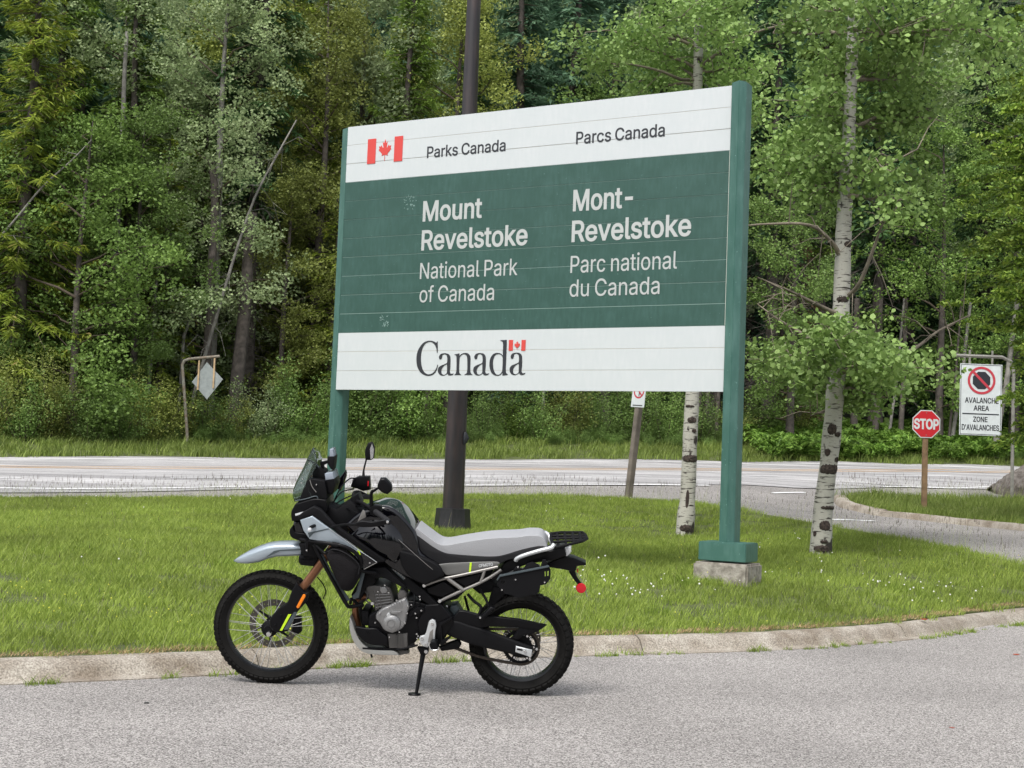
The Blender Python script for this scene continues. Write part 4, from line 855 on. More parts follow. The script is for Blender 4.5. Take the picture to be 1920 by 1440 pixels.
# ------------------------------------------------------------------ lettering
GLY = {"'":(206,[[78,318,70,509,136,509,128,318]]),'-':(453,[[337,244,337,188,114,188,114,244]]),'0':(453,[[227,-7,191,-3,158,7,130,24,105,48,85,77,69,113,61,138,55,164,51,192,49,222,48,254,49,286,51,316,55,344,61,370,69,395,85,431,106,461,130,484,159,502,191,512,227,516,262,512,295,502,323,484,348,461,368,431,384,395,392,370,398,344,402,316,404,286,405,254,404,222,402,192,398,164,392,138,384,113,368,77,348,48,323,24,295,7,263,-3],[227,50,250,52,271,60,290,74,306,92,320,116,330,144,338,176,342,213,344,254,342,295,338,332,330,365,320,393,306,416,290,435,271,449,250,457,227,460,203,457,182,449,163,435,147,416,134,393,123,365,115,332,111,295,109,254,111,213,115,176,123,144,134,116,147,92,163,74,182,60,203,52]]),'4':(453,[[40,105,40,158,247,509,311,509,109,166,109,163,413,163,413,105],[282,0,282,121,282,146,282,318,343,318,343,0]]),'5':(453,[[221,-7,192,-5,165,1,140,11,118,25,99,41,83,60,71,82,63,105,60,130,122,130,125,115,130,102,138,89,148,78,160,68,173,60,188,54,204,51,221,50,241,51,259,56,276,64,291,75,304,89,314,104,322,122,326,141,328,162,326,183,321,203,314,221,303,237,290,251,275,262,257,270,238,275,218,277,201,276,184,273,167,268,152,262,139,255,128,246,67,253,96,509,366,509,366,452,151,452,134,301,136,301,148,311,162,318,178,325,194,330,212,333,229,334,252,332,274,328,294,321,313,311,330,299,345,285,358,269,370,251,379,231,386,210,390,187,391,163,388,132,381,102,369,76,352,52,332,32,309,15,282,3,253,-4]]),'A':(479,[[16,0,201,509,276,509,463,0,395,0,287,302,280,323,272,346,264,372,255,402,244,438,232,478,245,478,233,437,222,402,213,371,204,345,197,322,191,302,85,0],[110,142,110,199,370,199,370,142]]),'B':(456,[[60,0,60,509,241,509,274,507,304,501,329,491,350,477,367,461,381,442,390,421,396,398,398,374,397,353,393,336,387,320,378,307,368,295,356,286,343,278,329,272,315,267,315,262,331,260,347,254,363,245,378,234,391,220,402,203,411,184,416,161,418,136,416,111,410,88,400,67,386,48,368,31,344,18,317,8,284,2,247,0],[125,57,245,57,281,60,309,67,330,80,344,96,353,115,355,137,354,153,350,169,342,184,333,197,320,209,306,218,289,225,269,229,248,231,125,231],[125,285,238,285,256,287,273,290,288,296,302,304,314,314,323,326,330,340,335,355,336,372,333,393,326,412,313,429,294,442,270,449,240,452,125,452]]),'C':(510,[[267,-7,242,-6,217,-2,194,5,171,13,150,25,131,39,113,55,97,73,82,93,70,115,59,140,51,166,45,193,41,223,40,254,41,285,45,315,51,343,59,369,70,393,82,415,97,436,113,454,131,470,150,484,171,495,194,504,217,510,242,514,267,516,293,514,317,511,340,504,362,496,383,485,402,471,419,456,435,438,448,418,459,397,467,373,473,348,408,348,404,365,397,380,389,395,380,407,369,418,357,428,344,437,330,444,315,449,300,453,284,455,267,456,237,453,209,445,184,432,161,414,141,391,125,364,113,332,106,295,103,254,106,213,113,177,125,145,141,117,161,94,184,76,210,63,237,56,267,53,284,54,300,56,315,60,330,65,344,72,357,81,369,90,380,102,389,114,397,128,404,144,408,160,473,160,467,135,459,112,448,91,435,71,420,53,402,38,383,24,363,13,341,5,317,-2,293,-6]]),'D':(502,[[219,0,96,0,96,57,215,57,254,60,288,68,318,81,343,99,363,122,379,149,390,181,397,216,399,255,397,294,390,329,379,361,364,388,344,410,320,428,291,441,258,449,221,452,93,452,93,509,225,509,254,507,281,504,307,498,331,489,353,478,385,455,412,426,433,391,444,367,451,342,457,315,460,286,462,255,460,224,457,195,451,168,443,142,433,119,421,97,406,77,390,60,371,44,351,31,328,20,303,11,277,5,249,1],[125,509,125,0,60,0,60,509]]),'E':(418,[[60,0,60,509,372,509,372,452,125,452,125,286,355,286,355,229,125,229,125,57,375,57,375,0]]),'F':(410,[[60,0,60,509,369,509,369,452,125,452,125,278,346,278,346,221,125,221,125,0]]),'H':(517,[[60,0,60,509,125,509,125,289,392,289,392,509,457,509,457,0,392,0,392,232,125,232,125,0]]),'I':(300,[[31,0,31,57,118,57,118,452,31,452,31,509,269,509,269,452,183,452,183,57,269,57,269,0]]),'K':(467,[[104,145,104,216,116,231,128,246,139,261,151,275,162,289,174,303,187,317,199,331,212,344,364,509,448,509,231,276,228,276],[60,0,60,509,125,509,125,334,124,225,125,193,125,0],[372,0,188,259,228,309,449,0]]),'L':(393,[[60,0,60,509,125,509,125,57,361,57,361,0]]),'M':(628,[[60,0,60,509,152,509,277,187,287,159,299,123,311,84,322,49,307,49,318,83,330,121,342,158,352,187,476,509,568,509,568,0,504,0,504,291,504,327,505,369,506,413,507,457,513,457,508,441,503,425,498,409,482,363,467,322,456,291,342,0,286,0,170,291,159,321,145,361,129,408,112,457,119,457,120,416,121,372,122,328,122,291,122,0]]),'N':(523,[[60,0,60,509,136,509,343,183,349,174,355,163,363,151,371,137,379,122,388,107,396,90,405,73,414,55,405,54,403,72,402,90,401,108,400,126,399,142,399,157,399,195,399,509,463,509,463,0,387,0,202,290,177,331,168,346,159,363,148,381,108,452,119,454,122,384,124,328,125,291,125,0]]),'O':(533,[[267,-7,241,-6,217,-2,194,5,171,13,150,25,131,39,113,55,97,73,82,93,70,115,59,140,51,166,45,193,41,223,40,254,41,285,45,315,51,343,59,369,70,393,82,415,97,436,113,454,131,470,150,484,171,495,194,504,217,510,241,514,267,516,293,514,317,510,340,504,363,495,384,484,403,470,421,454,437,436,451,415,464,393,474,369,482,343,488,315,492,285,493,254,492,223,488,193,482,166,474,140,464,115,451,93,437,73,421,55,403,39,384,25,363,13,340,5,317,-2,293,-6],[267,53,296,55,324,63,349,76,372,94,392,116,408,144,420,176,428,213,430,254,428,295,420,332,408,365,392,392,372,415,349,433,324,446,296,453,267,456,237,453,210,445,184,433,161,415,142,392,125,364,113,332,106,295,103,254,106,213,113,176,125,144,142,117,161,94,184,76,210,63,237,55]]),'P':(444,[[60,0,60,509,235,509,272,506,305,499,332,487,356,471,375,452,390,430,400,404,407,377,409,348,407,318,400,291,390,265,375,243,356,223,332,207,305,195,272,188,235,186,109,186,109,242,233,242,257,244,279,248,297,256,312,266,324,279,333,294,339,310,343,328,344,348,343,367,339,385,333,402,324,416,312,428,297,439,279,446,257,451,232,452,125,452,125,0]]),'R':(449,[[60,0,60,509,236,509,273,506,305,500,333,489,356,473,376,455,390,433,401,408,407,381,409,352,407,323,401,296,390,271,376,250,356,232,333,217,305,206,273,200,236,198,96,198,96,255,234,255,258,256,280,260,298,267,313,276,325,287,334,300,340,316,344,333,345,352,344,371,340,389,334,405,325,419,313,430,298,440,279,446,258,451,233,452,125,452,125,0],[353,0,230,229,303,229,428,0]]),'S':(446,[[224,-9,188,-7,156,-1,128,9,102,23,81,40,64,60,51,83,42,109,38,137,104,137,108,118,114,102,123,88,136,76,150,66,166,59,185,53,204,50,224,49,246,50,267,54,286,60,303,69,317,79,329,92,338,106,344,122,346,139,344,154,340,168,332,179,322,189,310,197,296,205,280,211,263,217,245,222,184,239,145,253,112,269,86,289,67,313,56,341,52,372,54,400,62,425,75,448,92,468,113,484,138,498,165,508,195,514,227,516,259,514,289,508,316,498,340,484,360,468,377,449,390,427,398,403,401,378,337,378,332,402,320,421,302,437,280,449,254,456,225,459,204,457,185,454,167,448,152,440,139,430,129,418,121,405,117,391,115,376,117,359,122,345,131,334,142,324,155,315,169,308,184,302,198,297,212,293,264,279,279,275,295,270,312,264,328,256,344,248,359,238,372,226,384,213,395,198,402,180,407,161,408,139,406,112,399,87,386,64,370,43,349,25,323,11,294,0,261,-7]]),'T':(448,[[32,452,32,509,417,509,417,452,257,452,257,0,193,0,193,452]]),'V':(479,[[204,0,16,509,84,509,192,206,199,187,207,164,215,137,225,106,236,71,248,31,235,31,247,71,257,107,267,138,276,165,283,187,290,206,395,509,463,509,278,0]]),'X':(474,[[18,0,217,284,217,236,29,509,104,509,178,400,188,386,196,373,204,361,211,350,217,340,223,329,230,318,236,305,243,292,232,292,252,329,258,339,265,350,272,361,298,400,374,509,446,509,259,239,259,287,456,0,382,0,292,129,268,165,262,175,256,185,250,195,244,206,237,218,230,231,244,231,238,219,231,207,225,196,219,186,213,176,206,166,182,129,91,0]]),'Y':(472,[[203,0,203,208,16,509,91,509,192,344,203,327,213,309,222,292,231,274,240,254,250,230,224,230,233,254,242,275,251,293,260,310,270,327,280,344,381,509,455,509,268,208,268,0]]),'Z':(438,[[42,0,42,46,273,385,284,400,295,415,306,431,318,446,329,461,341,476,348,454,327,453,306,453,285,452,265,452,244,452,223,452,40,452,40,509,397,509,397,462,169,129,157,113,146,97,134,81,97,33,90,54,111,55,131,56,152,57,173,57,193,57,214,57,399,57,399,0]]),'a':(389,[[160,-9,137,-7,115,-3,94,5,76,15,60,29,48,45,38,63,32,84,30,108,32,128,36,146,43,161,53,174,64,184,78,193,92,200,108,206,125,211,143,214,161,217,178,220,234,227,247,229,257,231,265,235,271,240,274,246,276,255,276,257,275,272,272,285,267,297,260,307,251,315,240,322,227,327,212,330,196,331,178,330,163,327,149,322,137,316,127,309,118,301,110,292,104,283,100,274,41,291,51,313,64,331,79,346,95,358,114,368,133,375,153,380,173,383,194,384,208,384,223,382,239,379,255,375,271,369,286,360,300,350,312,336,322,320,330,301,335,278,337,251,337,0,277,0,277,52,272,52,267,43,260,34,252,25,242,16,229,8,215,1,199,-4,181,-7],[170,45,192,47,211,51,228,59,242,68,254,80,263,93,270,108,274,122,276,138,276,190,272,187,267,184,259,182,251,180,241,178,231,176,200,171,175,168,161,166,147,163,134,159,122,153,112,147,103,139,97,130,93,118,92,105,93,93,96,82,102,72,109,64,119,57,130,52,142,48,156,46]]),'c':(396,[[207,-8,174,-5,144,3,117,16,93,35,72,58,56,85,44,116,37,150,34,187,37,225,44,260,56,291,72,318,93,341,117,360,144,374,174,382,207,384,226,384,243,381,260,377,276,371,291,364,305,356,318,346,330,335,340,322,349,308,356,293,362,277,303,262,300,272,295,281,290,289,284,297,278,304,270,311,261,316,252,321,242,325,231,328,220,329,207,330,184,328,163,321,145,310,130,296,118,278,108,258,102,236,98,212,96,187,98,163,102,139,108,117,118,97,130,80,145,66,163,55,184,49,207,46,220,47,232,49,243,52,253,55,262,60,271,66,279,73,285,80,292,89,297,98,301,107,304,117,363,102,357,86,350,70,341,56,331,43,319,32,306,21,292,12,277,5,261,-1,244,-5,226,-7]]),'d':(424,[[195,-8,165,-6,137,3,111,16,89,34,70,57,55,84,43,116,36,151,34,189,36,227,43,261,55,293,70,320,89,342,112,361,137,374,165,382,196,384,218,383,237,379,253,373,267,364,278,355,287,346,295,336,301,327,306,319,311,319,311,509,372,509,372,0,313,0,313,59,307,59,301,50,295,41,287,31,277,21,266,12,252,4,236,-3,217,-7],[205,47,226,49,246,55,263,65,278,78,290,95,299,115,306,138,310,162,312,189,310,216,306,241,300,263,290,282,278,299,263,312,246,322,227,328,205,330,182,328,162,322,145,311,130,298,118,281,108,261,102,239,98,215,96,189,98,163,102,139,109,117,118,97,130,80,145,66,162,55,182,49]]),'e':(404,[[212,-8,177,-5,145,3,117,16,92,35,72,58,56,85,44,116,37,150,34,187,36,224,44,258,55,290,71,317,91,340,115,359,142,373,172,382,205,384,226,383,246,380,266,374,285,366,303,355,319,341,334,324,347,305,357,282,365,256,370,227,371,194,371,169,75,169,75,221,338,221,310,202,308,226,304,248,298,269,288,286,277,301,263,314,246,323,227,328,205,330,183,328,164,323,146,313,131,301,119,286,109,270,102,251,97,231,96,211,96,178,98,151,102,127,110,106,121,88,135,73,151,61,169,53,190,48,212,46,227,47,241,49,254,53,265,58,276,65,285,73,294,82,300,93,306,105,365,91,358,72,348,55,335,39,320,26,302,14,283,4,261,-3,237,-7]]),'f':(253,[[228,379,228,327,6,327,6,379],[81,0,81,432,82,452,87,470,96,486,107,499,120,510,135,519,152,525,169,529,187,530,201,530,212,529,222,527,231,525,238,523,243,521,227,468,215,472,209,473,202,474,195,474,178,472,164,468,154,460,147,449,143,435,142,419,142,0]]),'i':(166,[[53,0,53,379,114,379,114,0],[84,443,73,444,63,448,54,455,47,463,43,472,41,483,43,494,47,504,54,512,63,518,73,522,84,524,95,522,105,518,114,512,121,504,125,494,126,483,125,472,121,463,114,455,105,448,95,444]]),'k':(380,[[110,137,110,212,121,212,284,379,360,379,184,199,177,199],[53,0,53,509,114,509,114,0],[294,0,148,186,191,229,372,0]]),'l':(189,[[139,-2,112,0,91,8,74,20,62,37,55,59,53,84,53,509,114,509,114,99,114,83,117,71,120,62,126,57,135,53,146,52,160,53,170,54,181,3,162,-1,154,-2,147,-2]]),'n':(410,[[114,227,114,0,53,0,53,379,112,379,112,287,102,287,116,319,132,344,152,362,175,374,200,382,227,384,252,383,275,377,295,369,313,356,328,340,341,321,350,298,355,271,357,240,357,0,296,0,296,235,293,263,286,286,273,304,256,318,235,326,210,329,192,328,176,324,161,317,147,308,136,297,126,283,119,266,115,248]]),'o':(415,[[207,-8,174,-5,144,3,117,16,93,35,72,58,56,85,44,116,37,150,34,187,37,225,44,260,56,291,72,318,93,341,117,360,144,374,174,382,207,384,241,382,271,374,299,360,323,341,343,318,359,291,371,260,379,225,381,187,379,150,371,116,359,85,343,58,323,35,299,16,271,3,241,-5],[207,46,231,49,252,55,270,66,285,80,298,97,307,117,314,139,318,163,319,187,318,212,314,236,307,258,298,278,285,296,270,310,252,321,231,328,207,330,184,328,163,321,145,310,130,296,118,278,108,258,102,236,98,212,96,187,98,163,102,139,108,117,118,97,130,80,145,66,163,55,184,49]]),'r':(259,[[53,0,53,379,112,379,112,321,115,321,124,339,137,354,152,367,171,377,191,383,213,385,229,384,243,384,243,322,230,324,223,325,215,326,207,326,190,324,174,321,159,315,146,306,135,296,126,284,119,269,115,254,114,237,114,0]]),'s':(365,[[182,-8,157,-7,133,-3,112,3,93,12,76,24,62,38,50,54,41,73,36,94,94,107,101,87,111,72,124,60,141,52,160,47,181,45,206,47,227,53,244,62,258,74,265,88,268,103,266,115,262,126,254,136,243,144,229,150,212,155,149,170,118,180,92,192,72,208,58,227,50,249,47,274,49,295,55,314,65,332,79,347,95,360,115,370,137,378,161,383,187,384,212,383,234,379,254,372,271,363,286,352,299,339,309,324,318,308,324,290,268,277,262,291,254,304,243,316,228,325,210,331,187,333,166,331,147,326,131,317,119,305,111,292,109,277,110,264,115,253,124,243,136,235,152,229,172,223,229,209,261,200,287,187,306,171,320,153,328,131,331,107,329,85,323,65,312,47,298,31,281,18,260,6,236,-2,210,-7]]),'t':(227,[[204,379,204,327,6,327,6,379],[65,471,126,471,126,98,127,83,130,70,136,61,144,55,156,51,170,50,185,51,202,54,213,2,207,0,200,-2,192,-3,184,-3,176,-4,168,-4,138,-1,113,7,92,21,77,41,68,64,65,93]]),'u':(410,[[182,-5,158,-3,135,2,115,11,97,23,82,39,69,59,60,82,54,109,53,139,53,379,114,379,114,144,116,117,124,94,137,75,154,61,175,53,200,50,218,51,234,55,249,62,263,71,274,83,283,97,290,113,295,132,296,153,296,379,357,379,357,0,298,0,298,92,307,92,294,60,277,35,257,17,234,5,209,-3]]),'v':(389,[[163,0,17,379,84,379,165,155,173,132,180,110,187,87,193,64,199,42,206,21,184,21,191,42,197,64,203,87,209,110,216,132,224,155,305,379,371,379,226,0]])}
_H = max(p for s in GLY['H'][1] for p in s[1::2])
def text_curves(s, cap=1.0, xs=1.0):
    """polygons of a line of lettering in units where capitals are `cap` high; returns (polys, width)"""
    k = cap/_H; x = 0; out = []
    for ch in s:
        if ch == ' ': x += 150; continue
        adv, sp = GLY[ch]
        for q in sp: out.append([((x+q[i])*k*xs, q[i+1]*k) for i in range(0, len(q), 2)])
        x += adv
    xs_ = [p[0] for q in out for p in q]; x0 = min(xs_); out = [[(a-x0, b) for a, b in q] for q in out]
    return out, max(xs_)-x0
def poly_mesh(name, polys, ext=.003, bold=0.0):
    """flat lettering (with holes) of a small thickness, in the XY plane, z up"""
    cu = bpy.data.curves.new(name, 'CURVE'); cu.dimensions = '2D'; cu.fill_mode = 'BOTH'; cu.extrude = ext/2; cu.offset = bold
    for q in polys:
        sp = cu.splines.new('POLY'); sp.points.add(len(q)-1); sp.use_cyclic_u = True
        for i, (a, b) in enumerate(q): sp.points[i].co = (a, b, 0, 1)
    o = bpy.data.objects.new(name, cu); me = bpy.data.meshes.new_from_object(o); me.name = name
    bpy.data.objects.remove(o); bpy.data.curves.remove(cu)
    me.materials.clear(); return me
def ink_mesh(name, polys, bold=0.0, ext=.002):
    """lettering from glyph outlines that may overlap (non-zero winding), thickened by bold"""
    P = []
    for q in polys:
        v = [Vector(a) for a in q]; n = len(v)
        if bold:
            o = []
            for i in range(n):
                a, b, c = v[i-1], v[i], v[(i+1) % n]; d1 = (b-a).normalized(); d2 = (c-b).normalized(); n1 = Vector((-d1.y, d1.x)); n2 = Vector((-d2.y, d2.x)); m = n1+n2
                m = m.normalized()/max(.45, math.sqrt(max(.01, (1+n1.dot(n2))/2))) if m.length > 1e-4 else n1; o.append(b+m*bold)
            v = o
        P.append(v)
    vs = [a for q in P for a in q]; fs = []; b = 0
    for q in P: fs.append(list(range(b, b+len(q)))); b += len(q)
    es = [(f[i], f[(i+1) % len(f)]) for f in fs for i in range(len(f))]
    V, E_, T, *_ = delaunay_2d_cdt(vs, es, [], 0, 1e-6)
    keep = []
    for t in T:
        c = sum((V[i] for i in t), Vector((0, 0)))/len(t); w = 0
        for q in P:
            for i in range(len(q)):
                a, d = q[i], q[(i+1) % len(q)]
                if (a.y > c.y) != (d.y > c.y):
                    x = a.x+(c.y-a.y)/(d.y-a.y)*(d.x-a.x)
                    if x > c.x: w += 1 if d.y > a.y else -1
        if w: keep.append(t)
    bm = bmesh.new(); bv = [bm.verts.new((p.x, p.y, ext/2)) for p in V]; ff = [bm.faces.new([bv[i] for i in t]) for t in keep]
    for v in [v for v in bm.verts if not v.link_faces]: bm.verts.remove(v)
    bmesh.ops.recalc_face_normals(bm, faces=bm.faces[:])
    r = bmesh.ops.extrude_face_region(bm, geom=bm.faces[:])
    for v in [g for g in r['geom'] if isinstance(g, bmesh.types.BMVert)]: v.co.z -= ext
    bmesh.ops.recalc_face_normals(bm, faces=bm.faces[:])
    me = bpy.data.meshes.new(name); bm.to_mesh(me); bm.free(); return me
UP = Matrix(((1, 0, 0), (0, 0, -1), (0, 1, 0)))      # lays XY lettering into the XZ plane, its front toward -Y
def place_flat(name, me, m, parent, x, y, z):
    me.transform(UP.to_4x4()); return link(name, me, m, parent, (x, y, z))
LEAFH = [(0, 1), (.16, .82), (.37, .895), (.25, .62), (.33, .61), (.57, .745), (.65, .675), (.94, .70), (.84, .585), (.98, .53), (.42, .33), (.47, .235), (.045, .285), (.03, 0)]
def maple(cx, cy, w, h):
    r = [(cx+a*w/2, cy+(b-.5)*h) for a, b in LEAFH]; l = [(cx-a*w/2, cy+(b-.5)*h) for a, b in LEAFH[::-1] if a > 0]; return r+l

# ------------------------------------------------------------------ paints and metals
def weathered(name, col, streak, rough=.45, amt=.35, sc=3.0, zs=.25, chips=None):
    m = bpy.data.materials.new(name); m.use_nodes = True; nt = m.node_tree; N, L = nt.nodes, nt.links; b = N['Principled BSDF']
    tc = N.new('ShaderNodeTexCoord'); mp = N.new('ShaderNodeMapping'); mp.inputs['Scale'].default_value = (1, 1, zs); L.new(tc.outputs['Object'], mp.inputs[0])
    n1 = N.new('ShaderNodeTexNoise'); n1.inputs['Scale'].default_value = sc*9; n1.inputs['Detail'].default_value = 5; L.new(mp.outputs[0], n1.inputs[0])
    n2 = N.new('ShaderNodeTexNoise'); n2.inputs['Scale'].default_value = sc; n2.inputs['Detail'].default_value = 6; L.new(tc.outputs['Object'], n2.inputs[0])
    mu = N.new('ShaderNodeMath'); mu.operation = 'MULTIPLY'; L.new(n1.outputs[0], mu.inputs[0]); L.new(n2.outputs[0], mu.inputs[1])
    mr = N.new('ShaderNodeMapRange'); mr.inputs[1].default_value = .18; mr.inputs[2].default_value = .42; mr.inputs[3].default_value = 0; mr.inputs[4].default_value = amt; L.new(mu.outputs[0], mr.inputs[0])
    mx = N.new('ShaderNodeMix'); mx.data_type = 'RGBA'; mx.inputs[6].default_value = (*col, 1); mx.inputs[7].default_value = (*streak, 1); L.new(mr.outputs[0], mx.inputs[0])
    last = mx.outputs[2]
    if chips:
        n3 = N.new('ShaderNodeTexNoise'); n3.inputs['Scale'].default_value = 30; n3.inputs['Detail'].default_value = 3; L.new(tc.outputs['Object'], n3.inputs[0])
        r3 = N.new('ShaderNodeMapRange'); r3.inputs[1].default_value = .70; r3.inputs[2].default_value = .72; L.new(n3.outputs[0], r3.inputs[0])
        m3 = N.new('ShaderNodeMix'); m3.data_type = 'RGBA'; L.new(r3.outputs[0], m3.inputs[0]); L.new(last, m3.inputs[6]); m3.inputs[7].default_value = (*chips, 1); last = m3.outputs[2]
    L.new(last, b.inputs['Base Color']); b.inputs['Roughness'].default_value = rough
    return m
M_bwhite = weathered('board_white', (0.56, 0.595, 0.605), (0.62, 0.64, 0.65), .4, .5)
M_bgreen = weathered('board_green', (0.021, 0.074, 0.057), (0.052, 0.128, 0.110), .5, .5, chips=(.07, .15, .13))
M_pgreen = weathered('post_green', (0.045, 0.130, 0.105), (0.12, 0.24, 0.21), .45, .5, sc=2, chips=(.16, .30, .27))
M_lwhite = mat('letter_white', (0.47, 0.49, 0.48), .5); M_lblack = mat('letter_black', (0.02, 0.022, 0.028), .45)
M_lred = mat('flag_red', (0.62, 0.055, 0.045), .45); M_edge = mat('edge_trim', (.55, .56, .5), .5)
M_pole = weathered('pole_bronze', (0.020, 0.017, 0.019), (0.058, 0.038, 0.035), .42, .8, sc=1.5, zs=.12)
M_blackbase = weathered('pole_base_black', (.012, .012, .014), (.05, .045, .05), .5, .6)
M_plinth = mat('plinth_concrete', (0.20, 0.18, 0.15), .95, var=.4, scale=14, bump=.8, bscale=40, dirt=(.42, .39, .34))
M_alu = mat('sign_aluminium', (.42, .44, .45), .5, .4, var=.15); M_galv = mat('galvanised', (.28, .27, .24), .55, .4, var=.2)
M_wood = mat('grey_timber', (.17, .145, .12), .85, var=.3, scale=5); M_woodb = mat('treated_timber', (.22, .14, .075), .8, var=.3, scale=5)
M_sgnw = mat('sign_white', (.62, .66, .66), .5, var=.06); M_stopred = mat('stop_red', (.55, .02, .03), .4); M_sred = mat('prohibition_red', (.5, .04, .06), .5)

# ------------------------------------------------------------------ the park entrance sign
PR = atY(1357, 735, 13.9)
dirL = ray(-3666, 707); dirL.z = 0; dirL.normalize(); SX = -dirL; SN = Vector((-SX.y, SX.x, 0))       # SN points away from the viewer
def SLw(px, py):
    r = ray(px, py); t = (PR-CP).dot(SN)/r.dot(SN); return CP+r*t
LBp = SLw(630, 731); PL = Vector((LBp.x, LBp.y, PR.z))
PWD = (PR-PL).length; TR = SLw(1374, 160); PHT = TR.z-PR.z
sgn = empty('park_sign'); rotz = math.atan2(SX.y, SX.x); sgn.rotation_euler = (0, 0, rotz)
zl = zt(PL.x, PL.y)+.11; zr = zt(PR.x, PR.y)+.11
sgn.location = (PL.x, PL.y, 0)
tag(sgn, 'large green and white national park entrance sign on two green posts behind the motorcycle', 'park sign')
def SL(px, py): p = SLw(px, py); return (p-PL).dot(SX), p.z
BH = PHT/14; Z0 = PR.z
for i in range(14):
    z = Z0+BH*i; mm = M_bgreen if 3 <= i < 11 else M_bwhite
    b = MB(); b.box((PWD/2, 0.002+random.uniform(-.0015, .0015), z+BH/2), (PWD, .012, BH-.004), bev=.0015)
    o = b.build('board', mm, sgn)
M_gap = mat('joint_backing', (.30, .42, .38), .8)
M_gapw = mat('joint_rust', (.50, .46, .38), .8)
MB().box((PWD/2, .0045, Z0+BH*7), (PWD-.02, .012, BH*8)).build('backing_rail', M_gap, sgn)
MB().box((PWD/2, .0045, Z0+BH*1.5), (PWD-.02, .012, BH*3-.01)).build('backing_rail', M_gapw, sgn)
MB().box((PWD/2, .0045, Z0+BH*12.5), (PWD-.02, .012, BH*3-.01)).build('backing_rail', M_gapw, sgn)
# posts: front face of each post from the photograph's own edges
PW_, PD_ = .20, .21
def hexpost(x0, x1, zb, ztp, yf, yb):
    b = MB(); c = .055
    o = [(x0+c*.2, yf), (x1-c, yf-.05), (x1, yf+.02), (x1, yb), (x0, yb), (x0, yf+.02)]
    V = [b.bm.verts.new((x, y, zb)) for x, y in o]; U = [b.bm.verts.new((x, y, ztp)) for x, y in o]; n = len(o)
    fs = [b.bm.faces.new(V[::-1]), b.bm.faces.new(U)]+[b.bm.faces.new((V[i], V[(i+1) % n], U[(i+1) % n], U[i])) for i in range(n)]
    bmesh.ops.recalc_face_normals(b.bm, faces=fs)
    bmesh.ops.bevel(b.bm, geom=[e for e in b.bm.edges], offset=.006, segments=2, affect='EDGES'); return b
ztop = SL(1393, 155)[1]
hexpost(PWD+.004, PWD+.165, zr+.38, ztop, -.05, .15).build('post', M_pgreen, sgn, ang=20)
hexpost(-.125, .055, zl+.38, ztop-.02, .045, .20).build('post', M_pgreen, sgn, ang=20)
MB().box((PWD+.001, -.002, Z0+PHT/2), (.012, .03, PHT*.57)).build('edge_trim', M_edge, sgn)
for xx, zz in ((PWD+.085, zr), (-.035, zl)):
    MB().box((xx, .03, zz+.30), (.50, .38, .19), bev=.008).build('post_shoe', M_pgreen, sgn)
    b = MB(); b.box((xx, .03, zz+.06), (.575, .46, .26), bev=.02); b.build('concrete_footing', M_plinth, sgn)
def zA(x, y): return 600+x/2.2857, 140+y/2.2857
BS = 1
def line_text(name, s, bl, top, end, m, bold=0.0, cap=None):
    x0, z0 = SL(*zA(*bl)); _, z1 = SL(*zA(*top)); x1, _ = SL(*zA(*end)); h = z1-z0
    ps, w = text_curves(s, h, 1.0); k = (x1-x0)/w; ps = [[(a*k, c) for a, c in q] for q in ps]
    me = ink_mesh(name, ps, BS*bold*h); place_flat(name, me, m, sgn, x0, -.0062, z0)
line_text('lettering', 'Parks Canada', (460, 357), (461, 310), (795, 330), M_lblack, .022)
line_text('lettering', 'Parcs Canada', (1099, 298), (1100, 247), (1477, 270), M_lblack, .022)
line_text('lettering', 'Mount', (443, 628), (447, 545), (692, 610), M_lwhite, .03)
line_text('lettering', 'Revelstoke', (437, 752), (440, 670), (887, 730), M_lwhite, .03)
line_text('lettering', 'National Park', (429, 876), (432, 808), (846, 860), M_lwhite, 0.004)
line_text('lettering', 'of Canada', (427, 976), (430, 908), (746, 965), M_lwhite, 0.004)
line_text('lettering', 'Mont-', (1087, 584), (1090, 497), (1340, 530), M_lwhite, .03)
line_text('lettering', 'Revelstoke', (1081, 716), (1084, 629), (1588, 690), M_lwhite, .03)
line_text('lettering', 'Parc national', (1074, 850), (1077, 778), (1530, 830), M_lwhite, 0.004)
line_text('lettering', 'du Canada', (1070, 952), (1073, 880), (1455, 945), M_lwhite, 0.004)
# the flag symbol, traced on the board
def zF(x, y): return 675+x/19.2, 245+y/19.2
def flat_poly(name, pts, m, y=-.0075): 
    q = [SL(*p) for p in pts]; me = poly_mesh(name, [q], .003); return place_flat(name, me, m, sgn, 0, y, 0)
x0, z1 = SL(*zF(303, 318)); x1, z0 = SL(*zF(1525, 1090)); _, zz = SL(*zF(255, 1210)); bw = SL(*zF(600, 290))[0]-x0; xr = SL(*zF(1570, 180))[0]; xl_ = SL(*zF(1265, 215))[0]; z1b = SL(*zF(1570, 180))[1]; z0 = zz
for a, b in ((x0, x0+bw), (xl_, xr)):
    place_flat('flag_bar', poly_mesh('flag_bar', [[(a, z0), (b, z0), (b, z1), (a, z1)]], .003), M_lred, sgn, 0, -.0075, 0)
cx = (x0+xr)/2; lw = SL(*zF(1150, 600))[0]-SL(*zF(680, 650))[0]
place_flat('maple_leaf', poly_mesh('maple_leaf', [maple(cx, z0+(z1-z0)*.50, lw, (z1-z0)*.86)], .003), M_lred, sgn, 0, -.0075, 0)
